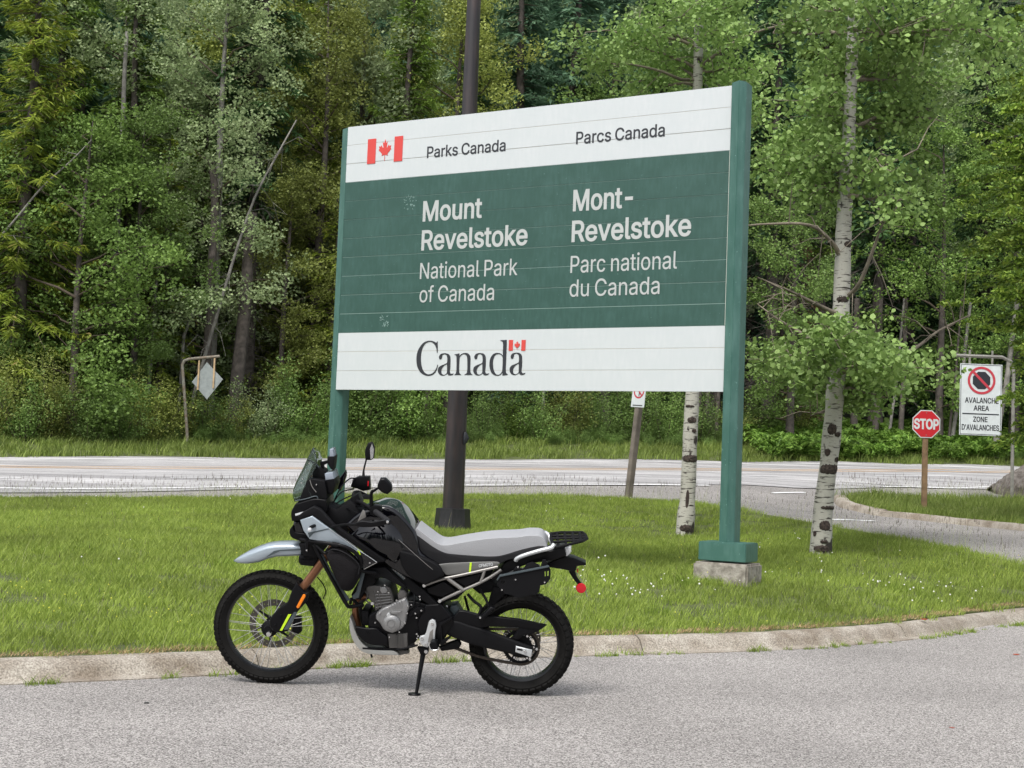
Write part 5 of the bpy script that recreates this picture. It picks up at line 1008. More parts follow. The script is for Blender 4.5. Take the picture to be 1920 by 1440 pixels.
# the wordmark: its letters traced one by one
def zW(x, y): return 770+x/8.348, 620+y/8.348
gC = [(428, 165), (405, 192), (360, 166), (305, 157), (240, 170), (180, 215), (130, 290), (103, 370), (96, 460), (105, 545), (135, 620), (180, 672), (235, 702), (290, 708), (345, 695), (395, 650), (422, 590), (432, 535), (424, 532), (405, 590), (375, 640), (335, 672), (290, 684), (245, 672), (205, 630), (178, 560), (166, 470), (168, 380), (182, 300), (212, 232), (250, 192), (305, 174), (350, 186), (385, 225), (408, 280), (417, 345), (428, 345)]
ga_o = [(452, 440), (450, 405), (470, 372), (500, 358), (545, 354), (590, 362), (618, 392), (628, 440), (626, 560), (618, 640), (630, 672), (650, 676), (680, 668), (665, 692), (630, 704), (596, 698), (578, 672), (555, 692), (515, 705), (470, 696), (440, 662), (432, 620), (442, 580), (475, 550), (530, 528), (572, 508), (578, 480), (578, 430), (570, 385), (540, 366), (505, 378), (498, 405), (492, 440), (470, 452)]
ga_h = [(574, 522), (535, 545), (500, 585), (484, 630), (495, 680), (525, 694), (555, 680), (574, 650)]
gn = [(685, 374), (768, 356), (770, 398), (800, 366), (850, 350), (900, 356), (935, 395), (942, 450), (938, 600), (946, 660), (975, 694), (842, 694), (884, 664), (892, 600), (892, 450), (882, 390), (850, 366), (810, 376), (780, 410), (770, 450), (764, 600), (770, 664), (800, 694), (688, 696), (714, 664), (722, 600), (724, 450), (720, 400), (706, 384)]
gd_o = [(1405, 150), (1508, 145), (1508, 200), (1502, 400), (1494, 600), (1498, 660), (1530, 690), (1442, 706), (1440, 660), (1410, 694), (1370, 706), (1315, 698), (1268, 656), (1244, 590), (1238, 520), (1250, 440), (1285, 380), (1330, 352), (1380, 350), (1420, 362), (1446, 390), (1450, 300), (1452, 210), (1440, 172)]
gd_h = [(1446, 430), (1424, 380), (1385, 366), (1340, 374), (1308, 420), (1294, 490), (1298, 580), (1318, 650), (1350, 688), (1385, 690), (1420, 664), (1440, 610)]
def smooth(q, k=3):
    v = [Vector((a, b, 0)) for a, b in q]; n = len(v); out = []
    for i in range(n):
        a, b, c, d = v[i-1], v[i], v[(i+1) % n], v[(i+2) % n]
        u1, u2, u3 = (b-a), (c-b), (d-c)
        sb = u1.angle(u2, 0) > .75; sc = u2.angle(u3, 0) > .75
        for j in range(k):
            t = j/k
            m1 = (c-a)/2 if not sb else (c-b); m2 = (d-b)/2 if not sc else (c-b)
            p = b*(2*t**3-3*t*t+1)+m1*(t**3-2*t*t+t)+c*(-2*t**3+3*t*t)+m2*(t**3-t*t); out.append((p.x, p.y))
    return out
def glyph(polys, dx=0, dy=0):
    ps = [[SL(*zW(a+dx, b+dy)) for a, b in smooth(q)] for q in polys]
    place_flat('wordmark_letter', poly_mesh('wordmark_letter', ps, .003), M_lblack, sgn, 0, -.0075, 0)
glyph([gC]); glyph([ga_o, ga_h]); glyph([gn]); glyph([ga_o, ga_h], 553, -3); glyph([gd_o, gd_h]); glyph([ga_o, ga_h], 1122, -9)
for a, b in ((1540, 1605), (1738, 1803)):
    X0 = SL(*zW(a, 230))[0]; X1 = SL(*zW(b, 230))[0]; za = SL(*zW(a, 314))[1]; zb = SL(*zW(a, 146))[1]
    place_flat('flag_bar', poly_mesh('flag_bar', [[(X0, za), (X1, za), (X1, zb), (X0, zb)]], .003), M_lred, sgn, 0, -.0075, 0)
cx = SL(*zW(1672, 230))[0]; place_flat('maple_leaf', poly_mesh('maple_leaf', [maple(cx, (za+zb)/2, SL(*zW(1718, 230))[0]-SL(*zW(1626, 230))[0], (zb-za)*.8)], .003), M_lred, sgn, 0, -.0075, 0)

# ------------------------------------------------------------------ lamp standard behind the sign
bL = gp(848, 992, .11); lp = empty('lamp_post', (bL.x, bL.y, bL.z)); tag(lp, 'dark bronze steel lamp standard rising behind the park sign', 'lamp post')
k = bL.y/F
b = MB(); b.prism([(-.165, 0), (.165, 0), (.165, .02), (-.165, .02)], -.165, .165)
b.tube([(0, 0, .2), (0, 0, 10)], [.158, .090], n=12); b.build('pole', M_pole, lp, ang=50)
b = MB(); b.lathe([(.275, 0), (.27, .06), (.25, .26), (.25, .30), (.19, .305)], n=8, axis='z'); b.build('base_cover', M_blackbase, lp, ang=30)
hz_ = atY(872, 822, bL.y).z-bL.z
b = MB(); b.tube([(.135, -.09, hz_-.09), (.15, -.085, hz_), (.135, -.09, hz_+.09)], [.02, .05, .02], n=10); b.build('handhole', M_lblack, lp)
b = MB(); b.tube([(0, 0, 9.9), (.5, -.6, 10.2), (.9, -1.2, 10.25)], [.05, .04, .035], n=8); b.box((1.1, -1.5, 10.22), (.3, .75, .14), rot=Matrix.Rotation(R(33), 3, 'Z'), bev=.03); b.build('lamp_arm', M_pole, lp)

# ------------------------------------------------------------------ small signs
def post_from(pxb, pxt, off=.11, Y=None):
    pb = gp(*pxb, off) if Y is None else atY(*pxb, Y); t = ray(*pxt); ptp = CP+t*(pb.y/t.y); return pb, ptp
# stop sign
pb, pt = post_from((1733, 962), (1733, 775)); st = empty('stop_sign', pb); tag(st, 'red octagonal stop sign on a timber post, on the far grass island', 'stop sign')
hgt = pt.z-pb.z; sc = pb.y/F
b = MB(); b.box((0, .03, hgt*.5-.1), (.11, .09, hgt), bev=.006); b.build('post', M_woodb, st)
cz = atY(1733, 795, pb.y).z-pb.z; rad = 26*sc
def octo(r, cz): return [(r*math.cos(R(22.5+45*i))/math.cos(R(22.5)), cz+r*math.sin(R(22.5+45*i))/math.cos(R(22.5))) for i in range(8)]
MB().prism(octo(rad, cz), -.030, -.026).build('sign_border', M_sgnw, st)
MB().prism(octo(rad*.93, cz), -.034, -.0305).build('sign_face', M_stopred, st)
ps, w = text_curves('STOP', rad*.68, .72); ps = [[(a-w*1.0/2, c) for a, c in q] for q in ps]
place_flat('lettering', ink_mesh('lettering', ps, BS*.012), M_sgnw, st, 0, -.037, cz-rad*.34)
for dz in (.8, -.8): MB().lathe([(.012, -.04), (.012, -.034)], (0, 0, cz+rad*dz), 8).build('bolt', M_galv, st)
# avalanche sign hung from an arm
pb, pt = post_from((1897, 938), (1900, 672)); av = empty('avalanche_sign', pb); tag(av, 'white no-stopping avalanche area sign hung from a metal arm above the far island', 'road sign')
sc = pb.y/F; hgt = pt.z-pb.z
def AL(px, py): p = atY(px, py, pb.y); return p.x-pb.x, p.z-pb.z
b = MB(); b.tube([(0, 0, -.3), (.0, 0, hgt-.35), (-.05, 0, hgt-.1), (-.3, 0, hgt+.02), (AL(1800, 670)[0]-.1, 0, hgt+.02)], [.045]*5, n=8); b.build('post', M_galv, av)
xa, zb_ = AL(1797, 815); xb, _ = AL(1876, 815); _, zt_ = AL(1840, 683)
MB().box(((xa+xb)/2, -.05, (zb_+zt_)/2), (xb-xa, .01, zt_-zb_), bev=.002).build('sign_face', M_sgnw, av)
def frame_poly(x0, x1, z0, z1, t): return [[(x0, z0), (x1, z0), (x1, z1), (x0, z1)], [(x0+t, z0+t), (x0+t, z1-t), (x1-t, z1-t), (x1-t, z0+t)]]
place_flat('border', poly_mesh('border', frame_poly(xa+.02, xb-.02, zb_+.02, zt_-.02, .012), .002), M_lblack, av, 0, -.0575, 0)
def ZAV(x, y): return AL(1780+x/4.8, 660+y/4.8)
ccx, ccz = ZAV(283, 258); r_ = ZAV(408, 258)[0]-ccx
circ = lambda cx, cz, r, n=28: [(cx+r*math.cos(2*PI*i/n), cz+r*math.sin(2*PI*i/n)) for i in range(n)]
place_flat('prohibition_ring', poly_mesh('prohibition_ring', [circ(ccx, ccz, r_), circ(ccx, ccz, r_*.83)], .003), M_sred, av, 0, -.062, 0)
oc = [(ccx+r_*.68*math.cos(R(22.5+45*i)), ccz+r_*.68*math.sin(R(22.5+45*i))) for i in range(8)]
place_flat('symbol', poly_mesh('symbol', [oc], .002), M_lblack, av, 0, -.058, 0)
d = r_*.9/math.sqrt(2); t = r_*.09
place_flat('prohibition_bar', poly_mesh('prohibition_bar', [[(ccx-d-t*.7, ccz+d-t*.7), (ccx-d+t*.7, ccz+d+t*.7), (ccx+d+t*.7, ccz-d+t*.7), (ccx+d-t*.7, ccz-d-t*.7)]], .002), M_sred, av, 0, -.065, 0)
for s_, y0_, y1_, x0_, x1_ in (('AVALANCHE', 455, 408, 135, 435), ('AREA', 526, 482, 212, 350), ('ZONE', 626, 582, 208, 335), ("D'AVALANCHES", 698, 650, 106, 438)):
    X0, Z0_ = ZAV(x0_, y0_); X1, _ = ZAV(x1_, y0_); _, Z1_ = ZAV(x0_, y1_); ps, w = text_curves(s_, Z1_-Z0_); kk = (X1-X0)/w; ps = [[(a*kk, c) for a, c in q] for q in ps]
    place_flat('lettering', ink_mesh('lettering', ps, BS*.004), M_lblack, av, X0, -.058, Z0_)
X0, Z0_ = ZAV(110, 553); X1, _ = ZAV(440, 553); MB().box(((X0+X1)/2, -.0575, Z0_), (X1-X0, .003, .03)).build('divider_line', M_lblack, av)
for xx in (xa+.25, xb-.25): MB().box((xx, -.02, (zt_+hgt)/2+.05), (.05, .02, hgt-zt_+.25)).build('hanger', M_galv, av)
# diamond warning sign seen from behind, hung from an arm across the highway
pb, pt = post_from((352, 835), (343, 690), 0.02); dm = empty('warning_sign', pb); tag(dm, 'back of a grey diamond road sign hanging from a bent pipe by the trees', 'road sign'); sc = pb.y/F
def DL(px, py): p = atY(px, py, pb.y); return p.x-pb.x, p.z-pb.z
pp = [(352, 838), (350, 800), (343, 700), (342, 684), (346, 676), (356, 673), (412, 668)]
b = MB(); b.tube([(DL(*q)[0], 0, DL(*q)[1]) for q in pp], [3.2*sc/1.1]*7, n=8); b.build('post', mat('rusty_pipe', (.24, .24, .20), .6, .3, var=.3, dirt=(.18, .13, .09)), dm)
q = [(388, 679), (418, 711), (388, 749), (360, 716)]; b = MB(); b.prism([DL(*a) for a in q], -.004, .004); b.build('sign_panel', mat('sign_back', (.30, .33, .32), .45, .3, var=.12), dm)
for a, c in (((372, 676), (373, 731)), ((402, 672), (401, 728))):
    A, B = DL(*a), DL(*c); b = MB(); b.box(((A[0]+B[0])/2, -.03, (A[1]+B[1])/2), (.05, .04, A[1]-B[1])); b.build('hanger', mat('pine_batten', (.45, .32, .18), .8, var=.2), dm)
# no-parking sign on a leaning timber post
pb, pt = post_from((1178, 934), (1201, 737)); nps = empty('prohibition_sign', pb); tag(nps, 'small white and red prohibition sign on a leaning grey timber post', 'road sign'); v = pt-pb
lean = math.atan2(v.x, v.z); nps.rotation_euler = (Matrix.Rotation(lean, 3, 'Y') @ Matrix.Rotation(R(-52), 3, 'Z')).to_euler(); H_ = v.length
b = MB(); b.box((0, .0, H_*.5), (.115, .115, H_+.5), bev=.008); b.build('post', M_wood, nps)
zb1 = H_-.26
MB().box((.03, -.066, zb1+.26), (.36, .006, .55), bev=.002).build('sign_face', M_sgnw, nps)
place_flat('prohibition_ring', poly_mesh('prohibition_ring', [circ(.03, 0, .14, 24), circ(.03, 0, .11, 24)], .003), M_sred, nps, 0, -.071, zb1+.29)
place_flat('prohibition_bar', poly_mesh('prohibition_bar', [[(-.07, .08), (-.05, .10), (.13, -.08), (.11, -.10)]], .003), M_sred, nps, 0, -.074, zb1+.29)
place_flat('arrow', poly_mesh('arrow', [[(.0, .01), (.02, .01), (.02, .2), (.0, .2)]], .002), M_lblack, nps, 0.03, -.0705, zb1+.18)
MB().box((.03, -.0705, zb1+.02), (.26, .003, .018)).build('lower_line', M_lblack, nps)
# heap of dirt on the far island
from mathutils import noise as mnoise
pp_ = gp(1915, 936, .11); bm_ = bmesh.new(); bmesh.ops.create_grid(bm_, x_segments=110, y_segments=110, size=1)
for v_ in bm_.verts:
    r0 = math.hypot(v_.co.x, v_.co.y); n_ = mnoise.fractal(Vector((v_.co.x*3, v_.co.y*3, 1.7)), .8, 2, 5); n2_ = mnoise.fractal(Vector((v_.co.x*14, v_.co.y*14, 4)), .7, 2, 3); h_ = max(0, 1-r0*(1+.15*n_)); v_.co = Vector((v_.co.x*2.1, v_.co.y*1.7, h_**.85*1.45+(h_ > 0)*(.10*n_+.05*n2_)-.12*(h_ <= 0)))
me = bpy.data.meshes.new('dirt_pile'); bm_.to_mesh(me); bm_.free()
o = link('dirt_pile', me, mat('pile_dirt', (.085, .072, .062), .95, var=.5, scale=6, bump=1, bscale=14, dirt=(.20, .18, .16)), None, (pp_.x+1.9, pp_.y+1.7, zt(pp_.x+1.9, pp_.y+1.7)+.05)); tag(o, 'heap of grey-brown soil at the right edge behind the thin metal post', 'dirt pile')
# impact marks on the green boards
for (px, py, r_) in ((769, 381, .085), (722, 601, .07)):
    x_, z_ = SL(px, py); ps = []
    for k in range(26):
        a = random.random()*6.28; d0 = r_*random.random()**.7; w_ = .004+.003*random.random(); l_ = .012+.02*random.random(); cx_, cz_ = x_+d0*math.cos(a), z_+d0*math.sin(a)
        ps.append([(cx_-w_*math.sin(a), cz_+w_*math.cos(a)), (cx_+w_*math.sin(a), cz_-w_*math.cos(a)), (cx_+l_*math.cos(a), cz_+l_*math.sin(a))])
    me = ink_mesh('paint_chips', ps, 0, .001); o = place_flat('paint_chips', me, mat('chip_pale', (.22, .34, .31), .7), sgn, 0, -.0062, 0); o['kind'] = 'stuff'
# litter on the asphalt
for px, py, r_, c_, nm, lb, ct in ((275, 1319, .012, (.02, .02, .02), 'pebble', 'small dark stone lying alone on the asphalt, left foreground', 'pebble'), (1906, 1228, .022, (.30, .06, .03), 'fallen_leaf', 'tiny red leaf on the asphalt near the right edge', 'fallen leaf'), (1733, 1163, .025, (.35, .05, .02), 'fallen_leaf', 'reddish withered leaf behind the kerb at the right', 'fallen leaf'), (1785, 1365, .012, (.28, .08, .06), 'fallen_leaf', 'thin pinkish shred lying on the asphalt, bottom right', 'fallen leaf')):
    p = gp(px, py, .12 if py == 1163 else 0); b = MB(); bmesh.ops.create_icosphere(b.bm, subdivisions=2, radius=r_, matrix=Matrix.Diagonal((1.2, .9, .45 if nm == 'pebble' else .22, 1)))
    for v in b.bm.verts: v.co *= random.uniform(.75, 1.25)
    o = b.build(nm, mat(nm+'_colour', c_, .8)); o.location = (p.x, p.y, zt(p.x, p.y)+(.13 if py == 1163 else r_*.2)); tag(o, lb, ct)
# ------------------------------------------------------------------ the motorcycle (left side toward the viewer, leaning on its side stand)
def Z1(x, y): return 380+x/4.8, 800+y/4.8
def Z2(x, y): return 380+x/4.8, 1040+y/4.8
def Z3(x, y): return 740+x/4.8, 960+y/4.8
def Z4(x, y): return 740+x/5.3333, 1080+y/5.3333
def Z5(x, y): return 600+x/7.3846, 1020+y/7.3846
fA, fB = gp(508.5, 1280), gp(978, 1301); fA.z = fB.z = 0
bike = empty('motorcycle', (fA+fB)/2); yaw = math.atan2(fB.y-fA.y, fB.x-fA.x); LEAN = R(8.5)
BM = Matrix.Translation(bike.location) @ Matrix.Rotation(yaw, 4, 'Z') @ Matrix.Rotation(LEAN, 4, 'X')
bike.rotation_euler = BM.to_euler(); tag(bike, 'black and silver adventure motorcycle on its side stand by the kerb', 'motorcycle')
BI = BM.inverted(); _bc = BI @ CP
def BL(p, w=0.0):
    """the point of the motorcycle seen at picture point p, at sideways distance w (negative: near side)"""
    r = BI.to_3x3() @ ray(*p); t = (w-_bc.y)/r.y; return _bc+r*t
def BO(pts, zf, w): return [(q.x, q.z) for q in (BL(zf(*p), w) for p in pts)]
K = dict(
 black=mat('bike_black_plastic', (.004, .004, .005), .36, spec=.18), matte=mat('bike_matte_black', (.006, .006, .007), .6, spec=.15), gloss=mat('bike_gloss_black', (.0015, .0015, .003), .05, spec=.6),
 rub=mat('tyre_rubber', (.010, .0095, .009), .8, spec=.15, var=.25, scale=9), silver=mat('bike_silver_blue', (.36, .42, .47), .28, .35, coat=.6), slate=mat('bike_slate', (.075, .095, .105), .4, .3),
 bronze=mat('fork_bronze', (.24, .11, .058), .35, .7), alloy=mat('engine_alloy', (.30, .30, .30), .38, .6, var=.15, bump=.2, bscale=200), dkalloy=mat('engine_dark_alloy', (.12, .115, .11), .55, .4, var=.2),
 seat=mat('seat_grey_vinyl', (.33, .335, .35), .55, bump=.25, bscale=180), seatb=mat('seat_black_vinyl', (.015, .015, .017), .7, spec=.3, bump=.25, bscale=220), rail=mat('frame_silver', (.29, .28, .265), .35, .6), wht=mat('grab_rail_silver', (.62, .64, .65), .3, .5),
 chrome=mat('bolt_steel', (.75, .75, .75), .25, 1), spoke=mat('spoke_steel', (.62, .62, .62), .3, .9), rim=mat('rim_black', (.006, .007, .009), .25), disc=mat('brake_disc_steel', (.13, .12, .11), .35, .9),
 neon=mat('neon_yellow', (.55, .80, .02), .5), orange=mat('reflector_orange', (.85, .22, .01), .25), red=mat('reflector_red', (.55, .01, .02), .2), glass=mat('windscreen', (.45, .52, .50), .04, trans=.95, ior=1.1), bag=mat('bag_fabric', (.009, .008, .009), .9, spec=.2, bump=.5, bscale=160),
 chain=mat('chain_steel', (.06, .05, .042), .5, .7), cover=mat('side_cover_grey', (.125, .125, .12), .5), mirror=mat('mirror_glass', (.6, .62, .64), .05, 1), screen=mat('display_grey', (.30, .34, .40), .15), lens=mat('lamp_lens', (.7, .72, .74), .12, .2), skid=mat('skid_plate', (.42, .42, .40), .5, .5), sup=mat('spring_white', (.75, .75, .76), .4))
SMOOTHED = {'seat', 'seat_side', 'tank', 'tank_side', 'knee_panel', 'crash_bar_bag', 'skid_plate', 'engine_guard', 'swingarm', 'generator_cover', 'fork_guard', 'mirror', 'hand_guard', 'tail_body', 'instrument_fairing', 'headlight_cowl', 'footpeg_bracket', 'cylinder', 'crankcase', 'side_cover', 'frame_beam', 'lower_shroud', 'rear_mudguard', 'cowl_lip'}
def pz(name, pts, zf, w0, w1, m, bev=.006, seg=2, parent=None, ang=35):
    """a panel traced at its near face w0, running to w1"""
    o = BO(pts, zf, min(w0, w1))
    if name in SMOOTHED: o = smooth(o, 3)
    return MB().prism(o, min(w0, w1), max(w0, w1), bev, seg).build(name, K[m], parent or bike, ang=ang)
def tz(name, pts, r, m, parent=None, n=10, smooth_k=4):
    """a tube through (zoomfn, x, y, w) points"""
    P = [BL(f(x, y), w) for f, x, y, w in pts]
    if smooth_k and len(P) > 2: P = catmull(P, smooth_k)
    rr = r if not isinstance(r, (list, tuple)) else list(np.interp(np.linspace(0, 1, len(P)), np.linspace(0, 1, len(r)), r))
    return MB().tube(P, rr, n).build(name, K[m], parent or bike, ang=50)
def bolts(name, pts, zf, w, r=.006, m='chrome'):
    for p in pts:
        q = BL(zf(*p), w); MB().lathe([(r, .004), (r, -.002), (r*.8, -.005), (r*.35, -.005), (r*.3, -.002)], (q.x, w, q.z), 8).build(name, K[m], bike)
# wheels
def wheel(name, c, Ro, W_, Rrim, knobrows, seed, hubr, disc_side, disc_r, sprocket=0):
    root = MB().lathe([(.012, -.085), (hubr*.5, -.085), (hubr*.62, -.06), (hubr, -.052), (hubr, -.044), (hubr*.55, -.036), (hubr*.5, .036), (hubr, .044), (hubr, .052), (hubr*.55, .07), (.012, .085)], n=28).build(name, K['matte'], bike, loc=(c.x, 0, c.z))
    sw = W_/2; prof = []; Rb = Ro-.009
    for i in range(15):
        a = -PI*.5+PI*i/14; prof.append((Rrim+.006+(Rb-Rrim-.006)*math.cos(a)**.75, sw*math.copysign(abs(math.sin(a))**.8, math.sin(a))))
    prof[0] = (Rrim-.004, -sw*.62); prof[-1] = (Rrim-.004, sw*.62)
    b = MB(); b.lathe(prof, n=96, closed=True)
    rg = random.Random(seed); nk = knobrows
    for k in range(nk):
        for row, (yy, dep, wd) in enumerate(((-.82, .016, .20), (-.36, .008, .26), (.0, .006, .22), (.36, .008, .26), (.82, .016, .20))):
            a = 2*PI*(k+(.5 if row in (1, 3) else 0)+rg.uniform(-.05, .05))/nk; rr = Ro-dep*1.2-(.018 if abs(yy) > .7 else .003); tx = Matrix.Rotation(-a, 3, 'Y') @ Matrix.Rotation((.75 if yy > 0 else -.75)*(abs(yy) > .7), 3, 'Z')
            p = Matrix.Rotation(-a, 3, 'Y') @ Vector((rr, 0, 0)); b.box((p.x, yy*sw, p.z), (.018, wd*W_, 2*PI*Ro/nk*.62), rot=tx)
    b.build('tyre', K['rub'], root, ang=30)
    b = MB(); b.lathe([(Rrim, -sw*.62), (Rrim+.008, -sw*.64), (Rrim+.008, -sw*.56), (Rrim-.016, -sw*.40), (Rrim-.020, 0), (Rrim-.016, sw*.40), (Rrim+.008, sw*.56), (Rrim+.008, sw*.64), (Rrim, sw*.62), (Rrim-.004, sw*.4), (Rrim-.010, 0), (Rrim-.004, -sw*.4)], n=80, closed=True); b.build('rim', K['rim'], root, ang=50)
    bs = MB(); bs.tube([(0, 0, 0), (0, 0, 1)], .0017, 5); smesh = bs.mesh('spoke'); smesh.materials.append(K['spoke'])
    nb = MB(); nb.tube([(0, 0, 0), (0, 0, .014)], .0032, 6); nm = nb.mesh('spoke_nipple'); nm.materials.append(K['chrome'])
    for k in range(36):
        side = -1 if k % 2 else 1; cr = 1 if (k//2) % 2 else -1; ah = 2*PI*k/36; ar = ah+cr*R(38)
        A = Vector((hubr*.93*math.cos(ah), side*.048, hubr*.93*math.sin(ah))); B = Vector(((Rrim-.014)*math.cos(ar-cr*R(14)), side*.006, (Rrim-.014)*math.sin(ar-cr*R(14)))); d = B-A
        o = link('spoke', smesh, None, root); q = d.to_track_quat('Z', 'Y'); o.rotation_mode = 'QUATERNION'; o.rotation_quaternion = q; o.location = A; o.scale = (1, 1, d.length)
    # brake disc with holes
    ys = disc_side; rings = [[(disc_r*math.cos(2*PI*i/64), disc_r*math.sin(2*PI*i/64)) for i in range(64)], [(disc_r*.74*math.cos(2*PI*i/48), disc_r*.74*math.sin(2*PI*i/48)) for i in range(48)]]
    for k in range(40):
        a = 2*PI*k/40; rr = disc_r*(.82+.06*(k % 3)); rings.append([(rr*math.cos(a)+.004*math.cos(t), rr*math.sin(a)+.004*math.sin(t)) for t in (0, 1.26, 2.5, 3.77, 5.03)])
    me = poly_mesh('brake_disc', rings, .004); place_flat('brake_disc', me, K['disc'], root, 0, ys, 0)
    b = MB()
    for k in range(6):
        a = 2*PI*k/6; b.tube([(hubr*.7*math.cos(a), ys, hubr*.7*math.sin(a)), (disc_r*.77*math.cos(a+.35), ys, disc_r*.77*math.sin(a+.35))], [.011, .006], 6)
    b.lathe([(hubr*.75, ys-.004), (hubr*.75, ys+.004), (hubr*.5, ys+.004), (hubr*.5, ys-.004)], n=24, closed=True); b.build('disc_carrier', K['matte'], root)
    return root
cF, cR = BL((508.5, 1178)), BL((977.5, 1207)); RF, RR = cF.z, cR.z
RF, RR = .349, .316; cF.z, cR.z = RF-.002, RR-.002
wheel('front_wheel', cF, RF, .090, .276, 62, 1, .050, .072, .150)
rw = wheel('rear_wheel', cR, RR, .140, .232, 44, 2, .058, .080, .115)
# sprocket and chain on the near side
Rs = .108; teeth = []
for i in range(46*4): a = 2*PI*i/(46*4); teeth.append(((Rs+(.004 if i % 4 in (0, 1) else -.003))*math.cos(a), (Rs+(.004 if i % 4 in (0, 1) else -.003))*math.sin(a)))
rings = [teeth]
for k in range(6):
    a0 = 2*PI*k/6; rings.append([(Rs*.80*math.cos(a0+t), Rs*.80*math.sin(a0+t)) for t in np.linspace(.12, .92, 6)]+[(Rs*.62*math.cos(a0+t), Rs*.62*math.sin(a0+t)) for t in np.linspace(.85, .2, 4)])
place_flat('sprocket', poly_mesh('sprocket', rings, .006), K['matte'], bike, cR.x, -.082, cR.z)
for k in range(6):
    a = 2*PI*k/6+.02; MB().lathe([(.007, -.094), (.007, -.086)], (cR.x+Rs*.70*math.cos(a), 0, cR.z+Rs*.70*math.sin(a)), 8).build('sprocket_bolt', K['chrome'], bike)
csp = BL(Z4(455, 590), -.082); csp = Vector((csp.x, 0, csp.z)); rs = .036
ch = []
for t in np.linspace(-PI*.5-.20, PI*.5-.10, 40): ch.append((cR.x+Rs*math.cos(t), cR.z+Rs*math.sin(t)))
ch += [(csp.x+rs*math.cos(t), csp.z+rs*math.sin(t)) for t in np.linspace(PI*.5-.1, PI*1.5-.2, 14)]
a_, b_ = ch[-1], ch[0]; mid = [(a_[0]+(b_[0]-a_[0])*t, a_[1]+(b_[1]-a_[1])*t-.022*math.sin(PI*t)) for t in np.linspace(0, 1, 22)[1:-1]]; ch += mid
cl = [Vector((a, -.082, b)) for a, b in ch]+[Vector((ch[0][0], -.082, ch[0][1]))]; cl = resample(cl, .0155); b = MB()
for i, (p, q) in enumerate(zip(cl, cl[1:])):
    d = q-p; b.box((p+q)/2, (d.length*1.15, .020 if i % 2 else .014, .014), rot=Matrix.Rotation(-math.atan2(d.z, d.x), 3, 'Y'))
tag(b.build('chain', K['chain'], bike, smooth=False), kind='stuff')
# fork
forkL = ((Z2, 635, 735), (Z2, 760, 560), (Z2, 925, 320), (Z2, 1045, 60)); 
ax0 = Vector((cF.x, 0, cF.z)); tp = BL(Z2(1045, 60), -.098); dF = Vector((tp.x-ax0.x-.0, 0, tp.z-ax0.z)).normalized()
for s in (-1, 1):
    y = .098*s; o = Vector((.008, 0, -.004)); f = lambda t: ax0+dF*t+Vector((.02, y, 0))
    MB().tube([f(.26), f(.70)], .0245, 16).build('fork_tube', K['bronze'], bike); MB().tube([f(.02), f(.30)], .021, 14).build('fork_slider', K['matte'], bike)
pz('fork_guard', [(845, 245), (905, 330), (950, 350), (930, 430), (850, 520), (765, 690), (690, 705), (625, 685), (602, 640), (612, 565), (700, 470), (760, 430), (800, 330)], Z2, -.145, -.10, 'black', .010, 3)
pz('fork_guard', [(845, 245), (905, 330), (950, 350), (930, 430), (850, 520), (765, 690), (690, 705), (625, 685), (602, 640), (612, 565), (700, 470), (760, 430), (800, 330)], Z2, .115, .14, 'black', .008)
pz('reflector', [(903, 358), (922, 358), (926, 375), (868, 480), (850, 484), (842, 470)], Z2, -.153, -.143, 'orange', .003)
pz('neon_stripe', [(770, 537), (797, 537), (715, 683), (693, 683)], Z2, -.148, -.144, 'neon', 0); pz('grey_stripe', [(820, 517), (850, 517), (770, 675), (728, 675)], Z2, -.148, -.144, 'slate', 0)
bolts('guard_bolt', [(708, 545), (655, 635)], Z2, -.146, .007, 'matte'); MB().lathe([(.006, -.16), (.014, -.158), (.014, -.13), (.006, -.12)], (cF.x+.018, 0, cF.z-.005), 16).build('axle_nut', K['chrome'], bike)
pz('brake_caliper', [(820, 560), (880, 560), (885, 700), (850, 725), (800, 690)], Z2, .06, .11, 'matte', .008)
tz('brake_hose', [(Z2, 1030, 200, 0), (Z2, 1080, 260, 0), (Z2, 1108, 330, 0), (Z2, 1085, 395, .02)], .0035, 'black')

# beak fender
def loft_px(name, rows, zf, m, e=2.4, yc=0):
    st = []
    for xa, ya, xb, yb, hw in rows:
        A, B = BL(zf(xa, ya)), BL(zf(xb, yb)); st.append(((A.x+B.x)/2, A.z, B.z, hw, yc))
    return MB().loft(st, 24, e).build(name, K[m], bike, ang=60)
loft_px('front_fender', [(282, 1200, 282, 1210, .008), (330, 1165, 330, 1222, .040), (420, 1112, 420, 1226, .058), (520, 1070, 520, 1212, .066), (600, 1044, 600, 1180, .070), (680, 1034, 680, 1160, .072), (800, 1030, 800, 1156, .075), (905, 1040, 905, 1150, .07)], Z1, 'silver', 3.2)
pz('fender_edge', [(640, 1120), (700, 1108), (905, 1100), (905, 1112), (700, 1120), (560, 1182)], Z1, -.078, -.074, 'slate', 0)
pz('fog_lamp', [(862, 1168), (1020, 1150), (1042, 1190), (1000, 1262), (880, 1250), (858, 1222)], Z1, -.11, .09, 'matte', .012); pz('fog_lamp_ribs', [(880, 1180), (1010, 1172), (1010, 1182), (880, 1192)], Z1, -.118, -.10, 'black', .002); pz('fog_lamp_ribs', [(880, 1205), (1005, 1200), (1003, 1212), (880, 1217)], Z1, -.118, -.10, 'black', .002)
pz('lower_triple_clamp', [(860, 1060), (1020, 1045), (1060, 1150), (1030, 1180), (900, 1170)], Z1, -.13, .13, 'matte', .012)
